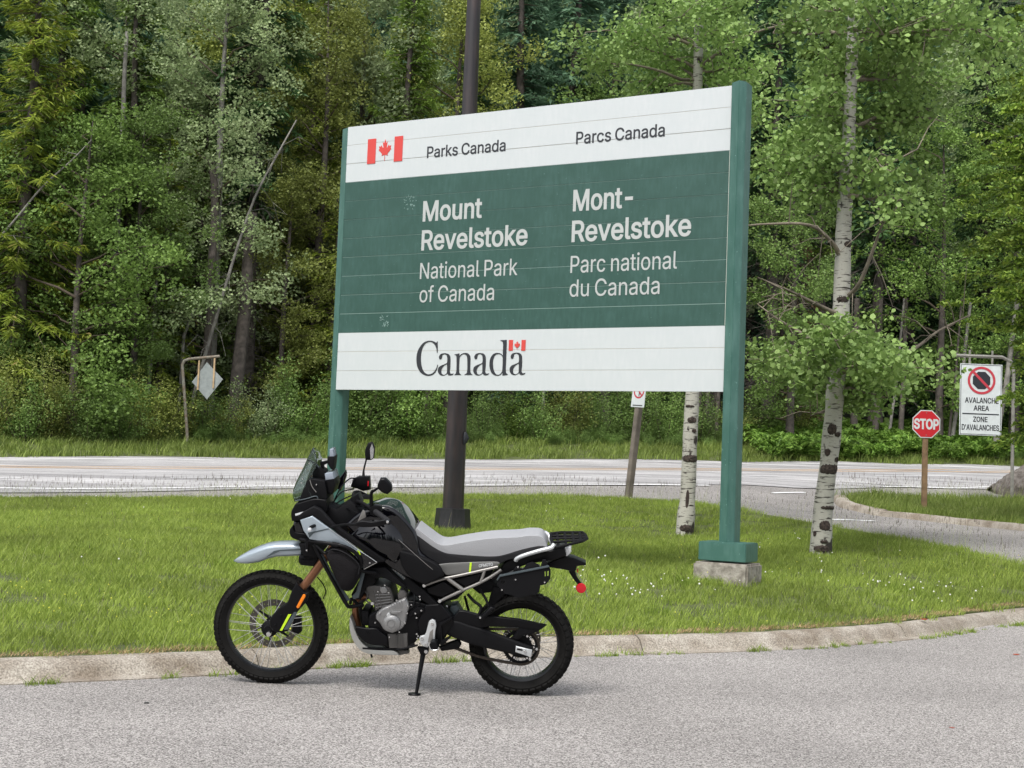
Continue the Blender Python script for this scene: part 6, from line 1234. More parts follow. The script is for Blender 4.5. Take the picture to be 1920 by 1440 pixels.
# front cowl
pz('headlight_cowl', [(795, 770), (830, 700), (1000, 650), (1110, 660), (1120, 760), (1060, 800), (900, 830), (870, 845), (830, 850), (800, 850)], Z1, -.13, .13, 'black', .035, 4)
pz('headlight', [(815, 850), (880, 835), (935, 970), (900, 1000), (800, 985), (806, 900)], Z1, -.10, .10, 'gloss', .02, 3)
pz('daylight_strip', [(832, 785), (935, 757), (965, 763), (940, 775), (835, 805)], Z1, -.134, -.126, 'lens', .002)
pz('cowl_lip', [(780, 935), (805, 893), (830, 950), (930, 965), (955, 1015), (880, 1030), (810, 1005), (785, 975)], Z1, -.11, .11, 'black', .012, 3)
pz('instrument_fairing', [(850, 700), (940, 480), (985, 470), (1095, 490), (1118, 620), (1112, 665), (1030, 650), (850, 735)], Z1, -.115, .115, 'matte', .03, 3)
tz('fairing_trim', [(Z1, 965, 480, -.12), (Z1, 985, 540, -.122), (Z1, 1022, 590, -.122)], .0025, 'rail'); tz('fairing_trim', [(Z1, 832, 668, -.12), (Z1, 930, 650, -.125), (Z1, 1020, 625, -.12), (Z1, 1040, 660, -.12)], .003, 'slate')
# windscreen, curved round the cowl
cen = [(830, 668), (815, 592), (855, 480), (915, 360), (955, 270), (995, 192)]; sid = [(1000, 640), (960, 560), (975, 470), (1000, 400), (1024, 330), (1010, 250)]
V, Fc = [], []
cc_, ss_ = catmull([BL(Z1(*p)) for p in cen], 3), catmull([BL(Z1(*p), -.105) for p in sid], 3)
for i, (c_, s_) in enumerate(zip(cc_, ss_)):
    wv = .115*(1-.45*(i/len(cc_))**2)
    for j in range(13): u = -1+j/6; q = c_+(Vector((s_.x, 0, s_.z))-Vector((c_.x, 0, c_.z)))*abs(u)**2.2; V.append((q.x, u*wv, q.z))
for i in range(len(cc_)-1):
    for j in range(12): Fc.append((i*13+j, i*13+j+1, (i+1)*13+j+1, (i+1)*13+j))
me = bpy.data.meshes.new('windscreen'); me.from_pydata(V, [], Fc); me.update(); bm = bmesh.new(); bm.from_mesh(me); bmesh.ops.solidify(bm, geom=bm.faces[:], thickness=.003); bm.to_mesh(me); bm.free(); me.polygons.foreach_set('use_smooth', np.ones(len(me.polygons), dtype=bool)); link('windscreen', me, K['glass'], bike)
tz('screen_edge', [(Z1, 995, 195, 0), (Z1, 1018, 260, -.05), (Z1, 1024, 330, -.07), (Z1, 1045, 365, -.075)], .003, 'slate')
tz('screen_bracket', [(Z1, 950, 300, -.04), (Z1, 1000, 330, -.05), (Z1, 1040, 380, -.04)], .006, 'matte'); bolts('screen_bolt', [(960, 330), (900, 470), (890, 505), (1025, 520)], Z1, -.118, .005)
# instruments
pz('navigation_mount', [(985, 380), (1060, 372), (1105, 400), (1100, 495), (985, 490)], Z1, -.05, .05, 'matte', .008); pz('navigation_mount', [(1055, 320), (1120, 308), (1125, 330), (1085, 350), (1095, 400), (1060, 400)], Z1, -.02, .02, 'black', .004)
pz('navigation_screen', [(1142, 205), (1170, 203), (1182, 268), (1140, 270)], Z1, -.05, .05, 'screen', .003); pz('navigation_screen_body', [(1122, 272), (1186, 268), (1180, 340), (1172, 395), (1150, 380), (1120, 330)], Z1, -.055, .055, 'matte', .006)
pz('dash_display', [(1098, 425), (1170, 413), (1182, 470), (1105, 482)], Z1, -.085, .085, 'screen', .003); pz('dash_body', [(1100, 484), (1184, 470), (1196, 525), (1165, 612), (1128, 605), (1100, 520)], Z1, -.09, .09, 'black', .01)
pz('steering_head', [(1080, 680), (1200, 740), (1330, 660), (1420, 740), (1470, 860), (1300, 960), (1120, 880), (1060, 780)], Z1, -.07, .10, 'matte', .02); pz('bar_riser', [(1290, 700), (1330, 640), (1400, 600), (1430, 680), (1400, 760), (1320, 760)], Z1, -.05, .05, 'black', .01)
# bars, grips, levers, mirrors
tz('handlebar', [(Z1, 1660, 845, -.36), (Z1, 1560, 765, -.24), (Z1, 1440, 690, -.12), (Z1, 1370, 660, 0), (Z1, 1360, 600, .12), (Z1, 1410, 590, .25), (Z1, 1500, 632, .38)], .011, 'matte')
tz('grip', [(Z1, 1680, 860, -.37), (Z1, 1555, 765, -.25)], .0165, 'seatb', n=14); tz('grip', [(Z1, 1395, 628, .22), (Z1, 1505, 632, .36)], .0165, 'seatb', n=14)
pz('switch_cluster', [(1500, 735), (1540, 705), (1600, 715), (1610, 760), (1550, 810), (1505, 790)], Z1, -.25, -.19, 'black', .008); pz('clutch_lever', [(1390, 860), (1440, 750), (1460, 760), (1470, 815), (1420, 840)], Z1, -.30, -.29, 'rail', .003)
pz('hand_guard', [(1368, 872), (1430, 850), (1520, 858), (1640, 838), (1682, 848), (1668, 876), (1560, 902), (1440, 906), (1388, 893)], Z1, -.40, -.375, 'black', .008, 3); bolts('guard_bolt', [(1663, 857)], Z1, -.402, .009)
tz('hand_guard_bar', [(Z1, 1400, 880, -.38), (Z1, 1280, 880, -.30), (Z1, 1150, 900, -.2), (Z1, 1090, 880, -.15)], .008, 'matte')
pz('hand_guard', [(1212, 560), (1214, 490), (1285, 392), (1292, 440), (1268, 510), (1242, 580)], Z1, .34, .38, 'gloss', .012, 3)
pz('switch_cluster', [(1350, 475), (1400, 450), (1500, 450), (1506, 570), (1440, 582), (1390, 560), (1330, 545)], Z1, .25, .31, 'black', .010); pz('starter_switch', [(1485, 490), (1495, 490), (1492, 535), (1483, 535)], Z1, .243, .25, 'red', 0)
for pts in ([(1400, 470, .28), (1320, 470, .2), (1230, 570, .1), (1155, 740, .02)], [(1400, 600, .15), (1290, 640, .1), (1190, 700, .05), (1160, 760, 0)], [(1360, 560, .2), (1250, 590, .1), (1170, 690, .02)], [(1500, 790, -.22), (1420, 790, -.15), (1280, 730, -.06), (1180, 770, -.03)], [(1560, 770, -.24), (1440, 720, -.12), (1340, 720, -.04), (1200, 790, 0)]):
    tz('cable', [(Z1, *p) for p in pts], .0042, 'black', n=6)
tz('mirror_stalk', [(Z1, 1448, 470, .27), (Z1, 1450, 390, .29), (Z1, 1475, 290, .31)], [.011, .006, .005], 'matte')
pz('mirror', [(1462, 300), (1460, 210), (1488, 148), (1525, 140), (1546, 200), (1538, 285), (1512, 302)], Z1, .29, .33, 'matte', .014, 3); pz('mirror_glass', [(1505, 200), (1524, 150), (1541, 205), (1534, 280), (1512, 296)], Z1, .285, .289, 'mirror', 0)
tz('mirror_stalk', [(Z1, 1520, 730, -.23), (Z1, 1518, 600, -.25), (Z1, 1545, 575, -.27), (Z1, 1590, 545, -.29)], [.012, .009, .006], 'matte')
pz('mirror', [(1572, 520), (1598, 466), (1640, 465), (1692, 520), (1700, 580), (1662, 611), (1620, 600), (1570, 560)], Z1, -.33, -.27, 'black', .02, 4)
# tank and side panels
tank = [(645, 985), (672, 962), (702, 951), (722, 950), (742, 957), (760, 974), (777, 996), (784, 1018), (790, 1038), (822, 1060), (832, 1078), (800, 1097), (772, 1088), (735, 1068), (700, 1040), (668, 1010)]
idp = lambda x, y: (x, y)
pz('tank', tank, idp, -.165, .165, 'gloss', .07, 6, ang=60)
def dome(name, pts, zf, w_edge, w_peak, m, bias=(0, 0), p=2.0, k=4):
    """a panel that swells outward from its rim"""
    o = smooth(BO(pts, zf, w_edge), k); cx = sum(a for a, _ in o)/len(o)+bias[0]; cz = sum(b for _, b in o)/len(o)+bias[1]; b = MB(); rings = []
    for s_ in (1, .97, .92, .85, .75, .62, .46, .28, .1): y = w_edge+(w_peak-w_edge)*(1-s_**p)**.6; rings.append([b.bm.verts.new((cx+(a-cx)*s_, y, cz+(c-cz)*s_)) for a, c in o])
    back = [b.bm.verts.new((a, w_edge+.05, c)) for a, c in o]; n = len(o); fs = []
    for A, B in zip([back]+rings, rings): 
        for q in range(n): fs.append(b.bm.faces.new((A[q], A[(q+1) % n], B[(q+1) % n], B[q])))
    fs.append(b.bm.faces.new(rings[-1])); bmesh.ops.recalc_face_normals(b.bm, faces=fs); return b.build(name, K[m], bike, ang=70)
dome('tank_side', [(652, 1000), (676, 976), (705, 966), (738, 975), (760, 1000), (768, 1036), (748, 1060), (705, 1040)], idp, -.12, -.225, 'gloss', (0, -.02))
MB().lathe([(.001, .004), (.03, .004), (.034, 0), (.034, -.01)], (*BL(Z1(1625, 745))[:1], 0, BL(Z1(1625, 750)).z+.0), 24, axis='z').build('filler_cap', K['chrome'], bike)
pz('knee_panel', [(748, 1032), (766, 1036), (800, 1048), (824, 1062), (832, 1080), (797, 1098), (770, 1084), (752, 1060)], idp, -.19, -.15, 'matte', .012, 3)
tz('panel_seam', [(idp, 740, 1005, -.185), (idp, 790, 1050, -.192), (idp, 826, 1080, -.185)], .0015, 'rail')
shroud = [(875, 842), (985, 803), (1140, 915), (1375, 1085), (1440, 1140), (1570, 1220), (1450, 1285), (1425, 1235), (1330, 1110), (1230, 1062), (960, 1015), (905, 935)]
pz('tank_shroud', shroud, Z1, -.215, -.19, 'silver', .007, 3); pz('tank_shroud', shroud, Z1, .19, .21, 'silver', .007, 3)
pz('shroud_tip', [(1395, 1118), (1440, 1142), (1566, 1221), (1452, 1280), (1428, 1236), (1390, 1180)], Z1, -.220, -.213, 'gloss', .002); pz('shroud_seam', [(945, 955), (1130, 915), (1140, 922), (1000, 958), (960, 1000)], Z1, -.217, -.213, 'slate', 0)
tz('shroud_edge', [(Z1, 1140, 918, -.218), (Z1, 1375, 1088, -.218), (Z1, 1568, 1220, -.218)], .002, 'wht'); tz('shroud_edge', [(Z1, 1568, 1222, -.218), (Z1, 1452, 1284, -.218)], .0025, 'rail', smooth_k=0)
pz('neon_mark', [(1388, 1112), (1412, 1122), (1422, 1150), (1408, 1164), (1405, 1135)], Z1, -.224, -.219, 'neon', 0)
pz('shroud_trim', [(1000, 715), (1060, 745), (1180, 880), (1640, 1195), (1640, 1218), (1575, 1224), (1140, 908), (985, 800), (872, 838), (850, 812), (900, 770)], Z1, -.212, -.17, 'matte', .008, 3)
pz('shroud_brace', [(1000, 715), (1060, 745), (1180, 880), (1640, 1195), (1640, 1218), (1575, 1224), (1140, 908), (985, 800)], Z1, .17, .20, 'matte', .008)
tz('turn_signal', [(Z1, 1010, 890, -.21), (Z1, 972, 905, -.25)], .010, 'black'); MB().lathe([(.003, -.27), (.011, -.266), (.012, -.23)], (BL(Z1(965, 925), -.25).x, 0, BL(Z1(965, 925), -.25).z), 12).build('turn_signal_lens', K['lens'], bike)
# seat
pz('seat', [(185, 160), (200, 146), (300, 222), (390, 285), (470, 298), (600, 275), (850, 238), (1100, 226), (1200, 212), (1300, 216), (1345, 245), (1372, 312), (1365, 318), (1300, 310), (1150, 340), (1000, 385), (900, 403), (750, 400), (550, 385), (450, 370), (350, 320), (260, 255), (200, 220)], Z3, -.125, .125, 'seat', .045, 6, ang=60)
pz('seat_side', [(190, 200), (260, 250), (350, 315), (450, 365), (550, 380), (750, 395), (900, 398), (1000, 380), (1150, 335), (1300, 305), (1375, 315), (1370, 340), (1250, 370), (1100, 415), (1000, 440), (940, 470), (800, 455), (500, 466), (370, 470), (300, 410), (232, 352), (205, 290)], Z3, -.128, .128, 'seatb', .016, 3)
pz('side_cover', [(368, 476), (500, 461), (800, 449), (920, 450), (947, 464), (900, 495), (700, 540), (500, 568), (458, 564), (420, 520)], Z3, -.138, -.10, 'cover', .007, 3)
pz('neon_stripe', [(676, 456), (695, 455), (685, 540), (668, 543)], Z3, -.1405, -.1375, 'neon', 0)
q0, q1 = BL(Z3(760, 498), -.14), BL(Z3(886, 482), -.14); ps, w = text_curves('CFMOTO', .017, 1); kk = (q1.x-q0.x)/w; ps = [[(a*kk, c) for a, c in q] for q in ps]
o = place_flat('lettering', ink_mesh('lettering', ps, BS*.0012), K['wht'], bike, q0.x, -.1395, q0.z); o.rotation_euler = (0, -math.atan2(q1.z-q0.z, q1.x-q0.x), 0)
# tail
pz('tail_body', [(860, 600), (940, 520), (1010, 440), (1120, 405), (1300, 365), (1400, 350), (1530, 320), (1545, 395), (1400, 440), (1200, 470), (1060, 530), (960, 580), (900, 620)], Z3, -.10, .10, 'black', .014, 3)
for s, pts in ((-1, [(1090, 438, -.13), (1100, 420, -.135), (1160, 392, -.14), (1300, 350, -.14), (1400, 325, -.13), (1425, 305, -.12), (1434, 288, -.115)]), (1, [(1065, 228, .13), (1085, 200, .135), (1120, 188, .14), (1330, 185, .14), (1365, 192, .13), (1390, 215, .11), (1400, 260, .08), (1425, 300, -.02)])):
    tz('grab_rail', [(Z3, *p) for p in pts], .0125, 'wht', n=12)
rk = MB()
for pts in ([(1405, 195, .09), (1500, 185, .10), (1690, 184, .095), (1715, 205, .06), (1732, 238, -.02), (1690, 262, -.085), (1580, 290, -.10), (1450, 320, -.10), (1425, 290, -.09), (1405, 235, 0), (1405, 195, .09)],):
    P = [BL(Z3(x, y), w_) for x, y, w_ in pts]; rk.tube(P, .0095, 8, caps=False)
for a, b in (((1460, 190, .095), (1475, 312, -.095)), ((1530, 190, .095), (1545, 298, -.095)), ((1600, 188, .09), (1615, 282, -.09)), ((1665, 188, .085), (1675, 266, -.08)), ((1415, 240, 0), (1725, 228, 0)), ((1410, 215, .05), (1720, 210, .05)), ((1420, 270, -.05), (1710, 250, -.05))):
    rk.tube([BL(Z3(a[0], a[1]), a[2]), BL(Z3(b[0], b[1]), b[2])], .0085, 6)
rk.build('luggage_rack', K['matte'], bike)
pz('tail_lamp', [(1525, 322), (1590, 318), (1586, 368), (1550, 400), (1525, 396)], Z3, -.06, .06, 'lens', .006)
pz('rear_mudguard', [(1360, 470), (1550, 402), (1722, 462), (1722, 480), (1640, 488), (1635, 520), (1610, 535), (1500, 515), (1370, 495)], Z3, -.05, .05, 'black', .010, 3)
tz('plate_arm', [(Z3, 1590, 520, 0), (Z3, 1625, 590, 0), (Z3, 1668, 650, 0)], [.020, .014, .012], 'black'); tz('plate_edge', [(Z3, 1635, 545, -.02), (Z3, 1690, 640, -.02), (Z3, 1735, 765, -.02)], .003, 'rail'); pz('small_red_light', [(1640, 515), (1652, 515), (1652, 545), (1642, 545)], Z3, -.03, 0, 'red', .001)
q = BL(Z3(1678, 686), -.03); MB().lathe([(.001, -.036), (.027, -.034), (.030, -.030), (.030, -.022)], (q.x, 0, q.z), 24).build('reflector', K['red'], bike)
# pannier plate with its cut-outs
pl_ = [(918, 610), (945, 570), (1385, 485), (1405, 520), (1402, 600), (1362, 650), (1312, 660), (1300, 725), (1230, 745), (1100, 772), (1050, 745), (990, 735), (925, 660)]
hol = [[(950, 640), (965, 615), (975, 615), (962, 650)], [(975, 642), (988, 615), (997, 615), (986, 650)], [(1348, 535), (1358, 533), (1362, 575), (1352, 580)], [(1372, 532), (1386, 530), (1384, 572), (1374, 577)]]
me = poly_mesh('pannier_plate', [BO(pl_, Z3, -.20)]+[BO(h, Z3, -.20) for h in hol], .004); place_flat('pannier_plate', me, K['matte'], bike, 0, -.20, 0)
pz('plate_lip', [(918, 610), (945, 570), (1385, 485), (1392, 497), (948, 585), (926, 620)], Z3, -.21, -.185, 'slate', .002)
pz('plate_bracket', [(1060, 545), (1085, 500), (1115, 490), (1150, 520), (1190, 465), (1240, 450), (1290, 470), (1310, 500), (1330, 430), (1360, 430), (1385, 490), (1100, 545)], Z3, -.17, -.155, 'matte', .003); bolts('plate_bolt', [(1110, 495), (1088, 608), (1350, 632), (965, 700)], Z3, -.204, .006)
MB().tube([BL(Z3(930, 640), .16), BL(Z3(1120, 590), .18), BL(Z3(1320, 540), .18)], [.045, .055, .05], 18).build('muffler', K['dkalloy'], bike)
# subframe
for s, w_ in ((-1, -.135), (1, .12)):
    tz('subframe_rail', [(Z3, 262, 662, w_), (Z3, 420, 606, w_), (Z3, 560, 576, w_), (Z3, 690, 548, w_), (Z3, 830, 516, w_), (Z3, 930, 494, w_)], .0092, 'rail')
    tz('subframe_rail', [(Z3, 405, 802, w_), (Z3, 600, 710, w_), (Z3, 750, 645, w_), (Z3, 870, 580, w_), (Z3, 960, 520, w_)], .0092, 'rail')
    tz('subframe_brace', [(Z3, 478, 600, w_), (Z3, 620, 705, w_)], .012, 'rail', smooth_k=0); tz('subframe_brace', [(Z3, 812, 522, w_), (Z3, 772, 635, w_)], .009, 'rail', smooth_k=0)
bolts('frame_bolt', [(265, 662), (405, 802)], Z3, -.148, .012)
pz('inner_cover', [(285, 690), (440, 622), (560, 705), (430, 775), (300, 740)], Z3, -.125, -.09, 'black', .010, 3); pz('inner_cover', [(530, 612), (690, 572), (785, 545), (762, 622), (640, 682)], Z3, -.125, -.09, 'black', .010, 3)
pz('airbox', [(250, 560), (480, 575), (900, 500), (850, 600), (640, 710), (560, 790), (420, 820), (280, 770), (200, 640)], Z3, -.085, .085, 'matte', .015)
pz('battery_box', [(640, 640), (860, 600), (930, 660), (900, 720), (760, 740)], Z3, -.05, .06, 'matte', .01)
# main frame
pz('frame_beam', [(930, 300), (1060, 320), (1200, 440), (1420, 620), (1500, 700), (1660, 860), (1560, 880), (1380, 760), (1180, 600), (960, 390)], Z5, -.135, -.10, 'matte', .010, 3); pz('frame_beam', [(930, 300), (1060, 320), (1200, 440), (1420, 620), (1500, 700), (1660, 860), (1560, 880), (1380, 760), (1180, 600), (960, 390)], Z5, .10, .135, 'matte', .010)
pz('frame_decal', [(990, 345), (1025, 335), (1180, 465), (1160, 500)], Z5, -.1385, -.1355, 'slate', 0)
for a, b in ((1010, 345), (1035, 365), (1075, 388), (1085, 402), (1110, 420), (1135, 445), (1160, 465)): pz('decal_mark', [(a, b), (a+16, b+4), (a+20, b+20), (a+4, b+17)], Z5, -.1395, -.138, 'rail', 0)
pz('frame_filler', [(560, 160), (1000, 200), (1320, 400), (1480, 620), (1560, 760), (1250, 560), (900, 330), (600, 330)], Z5, -.10, .10, 'matte', .01)
tz('coolant_hose', [(Z5, 1300, 660, -.12), (Z5, 1308, 780, -.14), (Z5, 1280, 870, -.15), (Z5, 1200, 905, -.15)], .006, 'black'); tz('wiring', [(Z5, 1250, 640, -.13), (Z5, 1340, 700, -.13), (Z5, 1380, 820, -.14), (Z5, 1330, 900, -.15)], .004, 'black', n=6); tz('wiring', [(Z5, 600, 640, -.1), (Z5, 660, 700, -.12), (Z5, 640, 780, -.11), (Z5, 700, 820, -.11)], .005, 'dkalloy', n=6)
for k_ in range(5): pz('cover_rib', [(980+k_*34, 850-k_*16), (992+k_*34, 846-k_*16), (1020+k_*30, 905-k_*6), (1008+k_*30, 910-k_*6)], Z5, -.170, -.16, 'alloy', .002)
for k_ in range(5): pz('cylinder_fin', [(756+k_*4, 700+k_*44), (985+k_*4, 690+k_*36), (985+k_*4, 700+k_*36), (756+k_*4, 711+k_*44)], Z5, -.117, -.10, 'alloy', .001)
pz('lower_shroud', [(600, 340), (900, 320), (1190, 590), (1150, 610), (900, 480), (770, 470), (640, 400)], Z5, -.16, -.13, 'matte', .010, 3); bolts('shroud_bolt', [(795, 412)], Z5, -.165, .011, 'matte')
pz('frame_plate', [(1460, 840), (1680, 830), (1830, 1010), (1860, 1100), (1800, 1200), (1700, 1350), (1560, 1400), (1380, 1250), (1340, 1100), (1400, 960)], Z5, -.14, .12, 'black', .012, 3)
# engine
pz('crankcase', [(680, 980), (900, 860), (1180, 780), (1480, 830), (1560, 900), (1500, 1180), (1350, 1330), (1250, 1440), (930, 1450), (720, 1280), (660, 1140)], Z5, -.125, .13, 'black', .015, 3)
pz('cylinder', [(640, 600), (700, 575), (930, 590), (985, 640), (1025, 790), (985, 870), (830, 950), (770, 960), (740, 840), (640, 720)], Z5, -.11, .10, 'dkalloy', .012, 3)
pz('cylinder_head_cover', [(615, 610), (660, 582), (760, 590), (740, 660), (630, 660)], Z5, -.10, .09, 'dkalloy', .01)
for x in (745, 800, 960): tz('cylinder_rib', [(Z5, x, 640, -.112), (Z5, x+62, 900 if x < 900 else 850, -.112)], .006, 'dkalloy', smooth_k=0, n=6)
pz('cam_cap', [(830, 600), (900, 590), (935, 640), (920, 680), (860, 690), (830, 650)], Z5, -.12, -.10, 'alloy', .006)
pz('generator_cover', [(850, 900), (960, 850), (1080, 790), (1190, 745), (1235, 870), (1205, 960), (1190, 1080), (1130, 1180), (1000, 1240), (890, 1200), (830, 1110), (770, 1040), (775, 975)], Z5, -.165, -.12, 'alloy', .014, 4)
q = BL(Z5(990, 1105), -.18); MB().lathe([(.001, -.192), (.018, -.192), (.019, -.188), (.024, -.187), (.025, -.191), (.029, -.191), (.040, -.186), (.050, -.180), (.054, -.165), (.056, -.13)], (q.x, 0, q.z), 40).build('generator_boss', K['alloy'], bike)
q = BL(Z5(950, 980), -.17); MB().lathe([(.001, -.182), (.010, -.182), (.012, -.178), (.012, -.15)], (q.x, 0, q.z), 16).build('filler_plug', K['wht'], bike)
pz('cover_highlight', [(960, 940), (1130, 930), (1060, 975), (1000, 975)], Z5, -.176, -.16, 'alloy', .004)
bolts('engine_bolt', [(803, 657), (950, 672), (955, 880), (825, 955), (1060, 778), (1178, 748), (1215, 855), (1208, 958), (1178, 1092), (763, 1088), (898, 570), (962, 1285), (1265, 840), (1100, 1218)], Z5, -.168, .0055)
bolts('engine_mount_bolt', [(725, 823)], Z5, -.13, .012)
pz('starter_motor', [(1070, 700), (1100, 640), (1160, 630), (1205, 690), (1190, 750), (1080, 780)], Z5, -.14, -.04, 'dkalloy', .012, 3)
pz('oil_sump', [(930, 1245), (1210, 1235), (1215, 1420), (1180, 1445), (960, 1445)], Z5, -.135, -.10, 'dkalloy', .008); 
for x in (1060, 1140): tz('sump_rib', [(Z5, x, 1250, -.138), (Z5, x, 1430, -.138)], .004, 'dkalloy', smooth_k=0, n=6)
pz('engine_bracket', [(1250, 930), (1340, 870), (1440, 880), (1450, 940), (1330, 980), (1230, 1000)], Z5, -.15, -.12, 'black', .006); bolts('engine_bolt', [(1385, 765), (1403, 920), (1338, 1020), (1340, 1245), (1358, 1272), (1345, 1305), (1380, 1390), (1320, 960), (1380, 725)], Z5, -.152, .006)
pz('radiator', [(560, 350), (780, 380), (760, 560), (640, 600), (600, 700), (560, 780), (440, 760), (430, 700), (540, 500)], Z5, -.12, .12, 'matte', .01)
tz('exhaust_header', [(Z5, 640, 720, -.03), (Z5, 520, 760, -.04), (Z5, 490, 860, -.04), (Z5, 495, 1000, -.04), (Z5, 540, 1150, -.03)], .020, 'bronze', n=12); tz('exhaust_header', [(Z5, 680, 700, .05), (Z5, 560, 800, .05), (Z5, 545, 1000, .05), (Z5, 600, 1200, .04)], .020, 'dkalloy', n=12)
pz('oil_cooler', [(570, 930), (670, 930), (680, 1130), (580, 1130)], Z5, -.10, .10, 'matte', .006)
pz('skid_plate', [(1325, 560), (1345, 600), (1378, 700), (1430, 790), (1530, 856), (1715, 866), (1765, 905), (1600, 902), (1450, 880), (1362, 790), (1322, 670)], Z2, -.125, .125, 'skid', .006, 3)
pz('engine_guard', [(480, 1140), (640, 1165), (780, 1170), (850, 1222), (940, 1290), (935, 1400), (880, 1410), (700, 1400), (580, 1330), (500, 1230)], Z5, -.145, -.115, 'black', .010, 3); bolts('guard_bolt', [(665, 1222)], Z5, -.147, .007, 'black')
tz('frame_tube', [(Z2, 1440, 840, -.12), (Z2, 1600, 848, -.12), (Z2, 1800, 845, -.12), (Z2, 1905, 800, -.12)], .008, 'matte'); pz('drain_cover', [(1690, 860), (1850, 860), (1855, 890), (1770, 908), (1700, 895)], Z2, -.10, -.04, 'dkalloy', .006)
tz('sump_tab', [(Z2, 1515, 895, -.05), (Z2, 1525, 925, -.05)], .006, 'black', smooth_k=0)
# crash bars and bag
tz('crash_bar', [(Z1, 880, 1015, -.16), (Z1, 1000, 1035, -.20), (Z1, 1190, 1060, -.235), (Z1, 1300, 1090, -.24), (Z1, 1390, 1150, -.235), (Z1, 1430, 1230, -.22), (Z1, 1420, 1290, -.20), (Z1, 1560, 1315, -.17)], .0115, 'black', n=12)
tz('crash_bar', [(Z1, 1000, 1060, -.20), (Z1, 1060, 1180, -.20), (Z1, 1180, 1400, -.19), (Z1, 1290, 1590, -.17), (Z1, 1330, 1620, -.15), (Z1, 1430, 1600, -.12)], .0115, 'black', n=12)
tz('bar_clamp', [(Z1, 1165, 1058, -.235), (Z1, 1222, 1068, -.238)], .016, 'matte', smooth_k=0, n=12); tz('crash_bar', [(Z1, 1010, 1060, -.2), (Z1, 1100, 1140, -.215), (Z1, 1130, 1100, -.22)], .009, 'black')
pz('bar_bracket', [(920, 1015), (955, 1015), (950, 1130), (925, 1130)], Z1, -.20, -.17, 'black', .004); bolts('bar_bolt', [(937, 1112), (1505, 1225)], Z1, -.222, .006)
pz('guard_panel', [(1035, 1152), (1085, 1152), (1150, 1290), (1230, 1420), (1325, 1560), (1300, 1575), (1190, 1440)], Z1, -.17, -.155, 'slate', .004); pz('guard_panel', [(1425, 1310), (1462, 1310), (1405, 1540), (1360, 1555), (1340, 1530), (1380, 1490)], Z1, -.17, -.155, 'slate', .004)
dome('crash_bar_bag', [(1105, 1140), (1130, 1100), (1220, 1092), (1300, 1130), (1380, 1195), (1428, 1250), (1425, 1310), (1385, 1410), (1345, 1465), (1300, 1480), (1250, 1465), (1215, 1400), (1155, 1270)], Z1, -.20, -.255, 'bag', p=3.5)
tz('bag_piping', [(Z1, 1125, 1125, -.24), (Z1, 1180, 1103, -.248), (Z1, 1280, 1135, -.248), (Z1, 1370, 1200, -.248), (Z1, 1410, 1255, -.244), (Z1, 1400, 1330, -.24)], .003, 'seatb', n=6)
tz('radiator_hose', [(Z5, 420, 820, -.06), (Z5, 445, 760, -.1), (Z5, 560, 870, -.11), (Z5, 600, 830, -.1)], .010, 'matte')
# swing arm, chain guard
pz('swingarm', [(470, 470), (600, 450), (760, 500), (920, 545), (1180, 640), (1385, 722), (1365, 800), (1330, 822), (1110, 772), (900, 722), (740, 680), (540, 600), (480, 560)], Z4, -.135, -.098, 'matte', .012, 3); pz('swingarm', [(470, 470), (600, 450), (760, 500), (920, 545), (1180, 640), (1385, 722), (1365, 800), (1330, 822), (1110, 772), (900, 722), (740, 680), (540, 600), (480, 560)], Z4, .098, .13, 'matte', .012)
pz('chain_guard', [(560, 440), (640, 345), (700, 350), (830, 385), (960, 402), (1230, 432), (1522, 495), (1440, 552), (1240, 518), (930, 512), (860, 530), (760, 505), (700, 500), (560, 480)], Z4, -.125, -.09, 'black', .008, 3)
pz('chain_guard_strut', [(1240, 515), (1330, 520), (1440, 550), (1350, 592), (1290, 592), (1230, 640), (1150, 625), (1200, 590)], Z4, -.12, -.105, 'black', .004)
pz('axle_block', [(1212, 702), (1375, 742), (1365, 816), (1205, 762)], Z4, -.146, -.128, 'wht', .005, 3); bolts('axle_bolt', [(1305, 755), (1230, 832), (1352, 832), (1420, 730), (1362, 630), (1232, 830)], Z4, -.15, .009); pz('axle_slot', [(1225, 722), (1280, 735), (1278, 750), (1222, 738)], Z4, -.148, -.144, 'black', 0)
tz('hugger_strut', [(Z4, 730, 180, -.10), (Z4, 790, 250, -.10), (Z4, 862, 312, -.11), (Z4, 830, 420, -.12)], .009, 'matte'); tz('hugger_strut', [(Z4, 850, 130, -.10), (Z4, 900, 210, -.10), (Z4, 935, 285, -.11), (Z4, 940, 330, -.11)], .008, 'matte'); tz('hugger_strut', [(Z4, 700, 200, .05), (Z4, 740, 350, .05)], .008, 'matte', smooth_k=0)
pz('passenger_peg', [(835, 425), (960, 305), (1000, 325), (985, 350), (880, 450), (850, 450)], Z4, -.18, -.12, 'black', .012, 3); bolts('peg_bolt', [(855, 415)], Z4, -.183, .008)
pz('mud_flap', [(990, 100), (1080, 130), (1240, 190), (1110, 180), (1010, 280), (960, 330), (930, 290), (960, 180)], Z4, -.06, .06, 'matte', .008)
sh0, sh1 = BL(Z4(480, 280), -.02), BL(Z4(490, 420), -.02); pts = []
for i in range(60): t = i/59; a = t*2*PI*5; p = sh0.lerp(sh1, t); pts.append((p.x+.030*math.cos(a), p.y+.030*math.sin(a)-.06, p.z))
MB().tube(pts, .0065, 8).build('shock_spring', K['sup'], bike); MB().tube([(sh0.x, sh0.y-.06, sh0.z+.06), (sh1.x, sh1.y-.06, sh1.z-.04)], .016, 12).build('shock_absorber', K['matte'], bike)
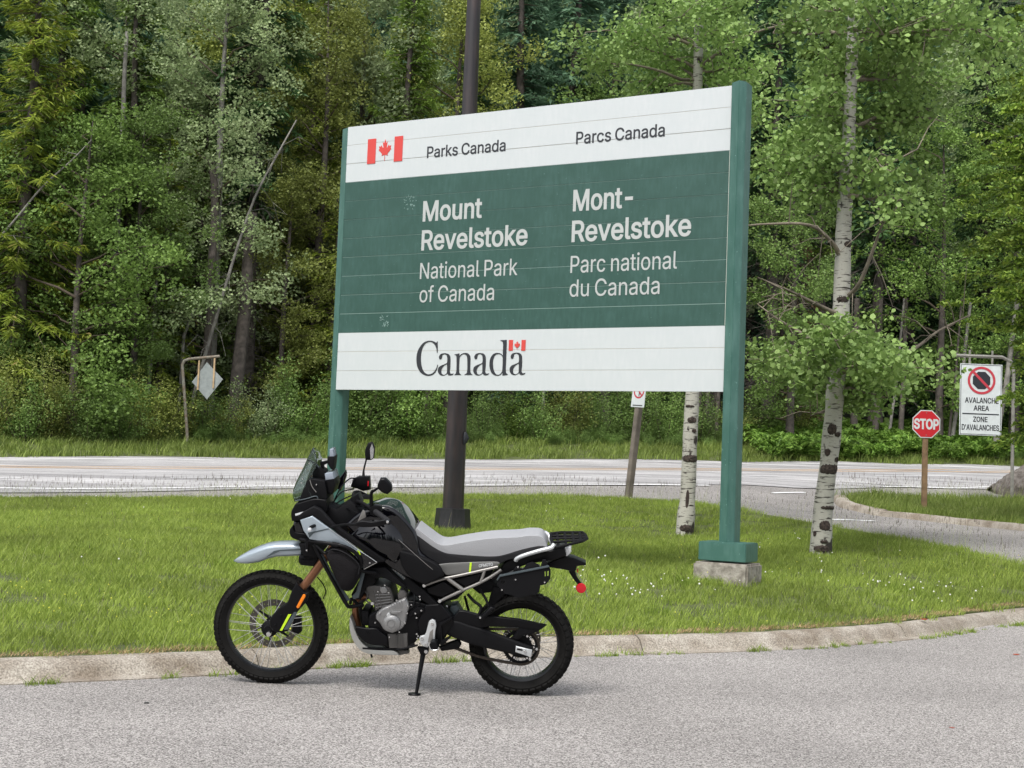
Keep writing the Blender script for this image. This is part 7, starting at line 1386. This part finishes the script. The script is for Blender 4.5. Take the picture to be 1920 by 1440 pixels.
pz('swingarm_pivot_cover', [(560, 300), (620, 290), (680, 390), (700, 440), (600, 430), (540, 360)], Z4, -.06, .06, 'slate', .008); pz('foot_brake_mount', [(430, 480), (575, 410), (575, 430), (470, 500), (480, 640), (560, 600), (560, 620), (470, 700), (400, 660), (410, 520)], Z4, -.165, -.14, 'black', .006); pz('chain_slider', [(470, 700), (640, 640), (665, 690), (640, 730), (470, 755), (440, 720)], Z4, -.10, -.05, 'black', .008)
pz('footpeg_bracket', [(345, 455), (375, 435), (405, 450), (415, 500), (405, 560), (398, 690), (345, 700), (325, 716), (290, 706), (262, 680), (245, 630), (256, 604), (300, 592), (315, 560), (330, 500)], Z4, -.19, -.168, 'wht', .005, 3); bolts('bracket_bolt', [(376, 480), (275, 628), (312, 683)], Z4, -.193, .010, 'chrome')
pz('bracket_recess', [(352, 560), (385, 530), (380, 660), (330, 665)], Z4, -.1915, -.188, 'rail', 0)
pz('footpeg', [(348, 680), (365, 660), (420, 665), (438, 735), (425, 742), (355, 738)], Z4, -.26, -.18, 'black', .006); tz('peg_clip', [(Z4, 350, 665, -.262), (Z4, 345, 690, -.262), (Z4, 365, 738, -.262), (Z4, 432, 738, -.262), (Z4, 440, 710, -.262)], .0035, 'chrome')
tz('gear_lever', [(Z4, 230, 690, -.17), (Z4, 120, 720, -.19), (Z4, 20, 735, -.20)], .006, 'matte')
# side stand, its foot on the ground
ft_ = BI @ gp(777, 1303); ft_.z += .0; top = BL(Z4(290, 745), -.13); q = BL(Z4(212, 1160), 0); tpp = ft_+Vector((.012, .0, .012))
MB().tube([top, top.lerp(tpp, .5), tpp], [.016, .013, .010], 10).build('side_stand', K['black'], bike)
b = MB(); b.lathe([(.001, .011), (.034, .011), (.038, .006), (.038, 0), (.001, 0)], n=20, axis='z'); o = b.build('stand_foot', K['black'], bike); o.matrix_local = Matrix.Translation(ft_) @ Matrix.Rotation(-LEAN, 4, 'X')
pz('stand_mount', [(225, 720), (340, 720), (340, 760), (320, 790), (260, 795)], Z4, -.16, -.11, 'black', .006); bolts('stand_bolt', [(312, 757)], Z4, -.162, .012)
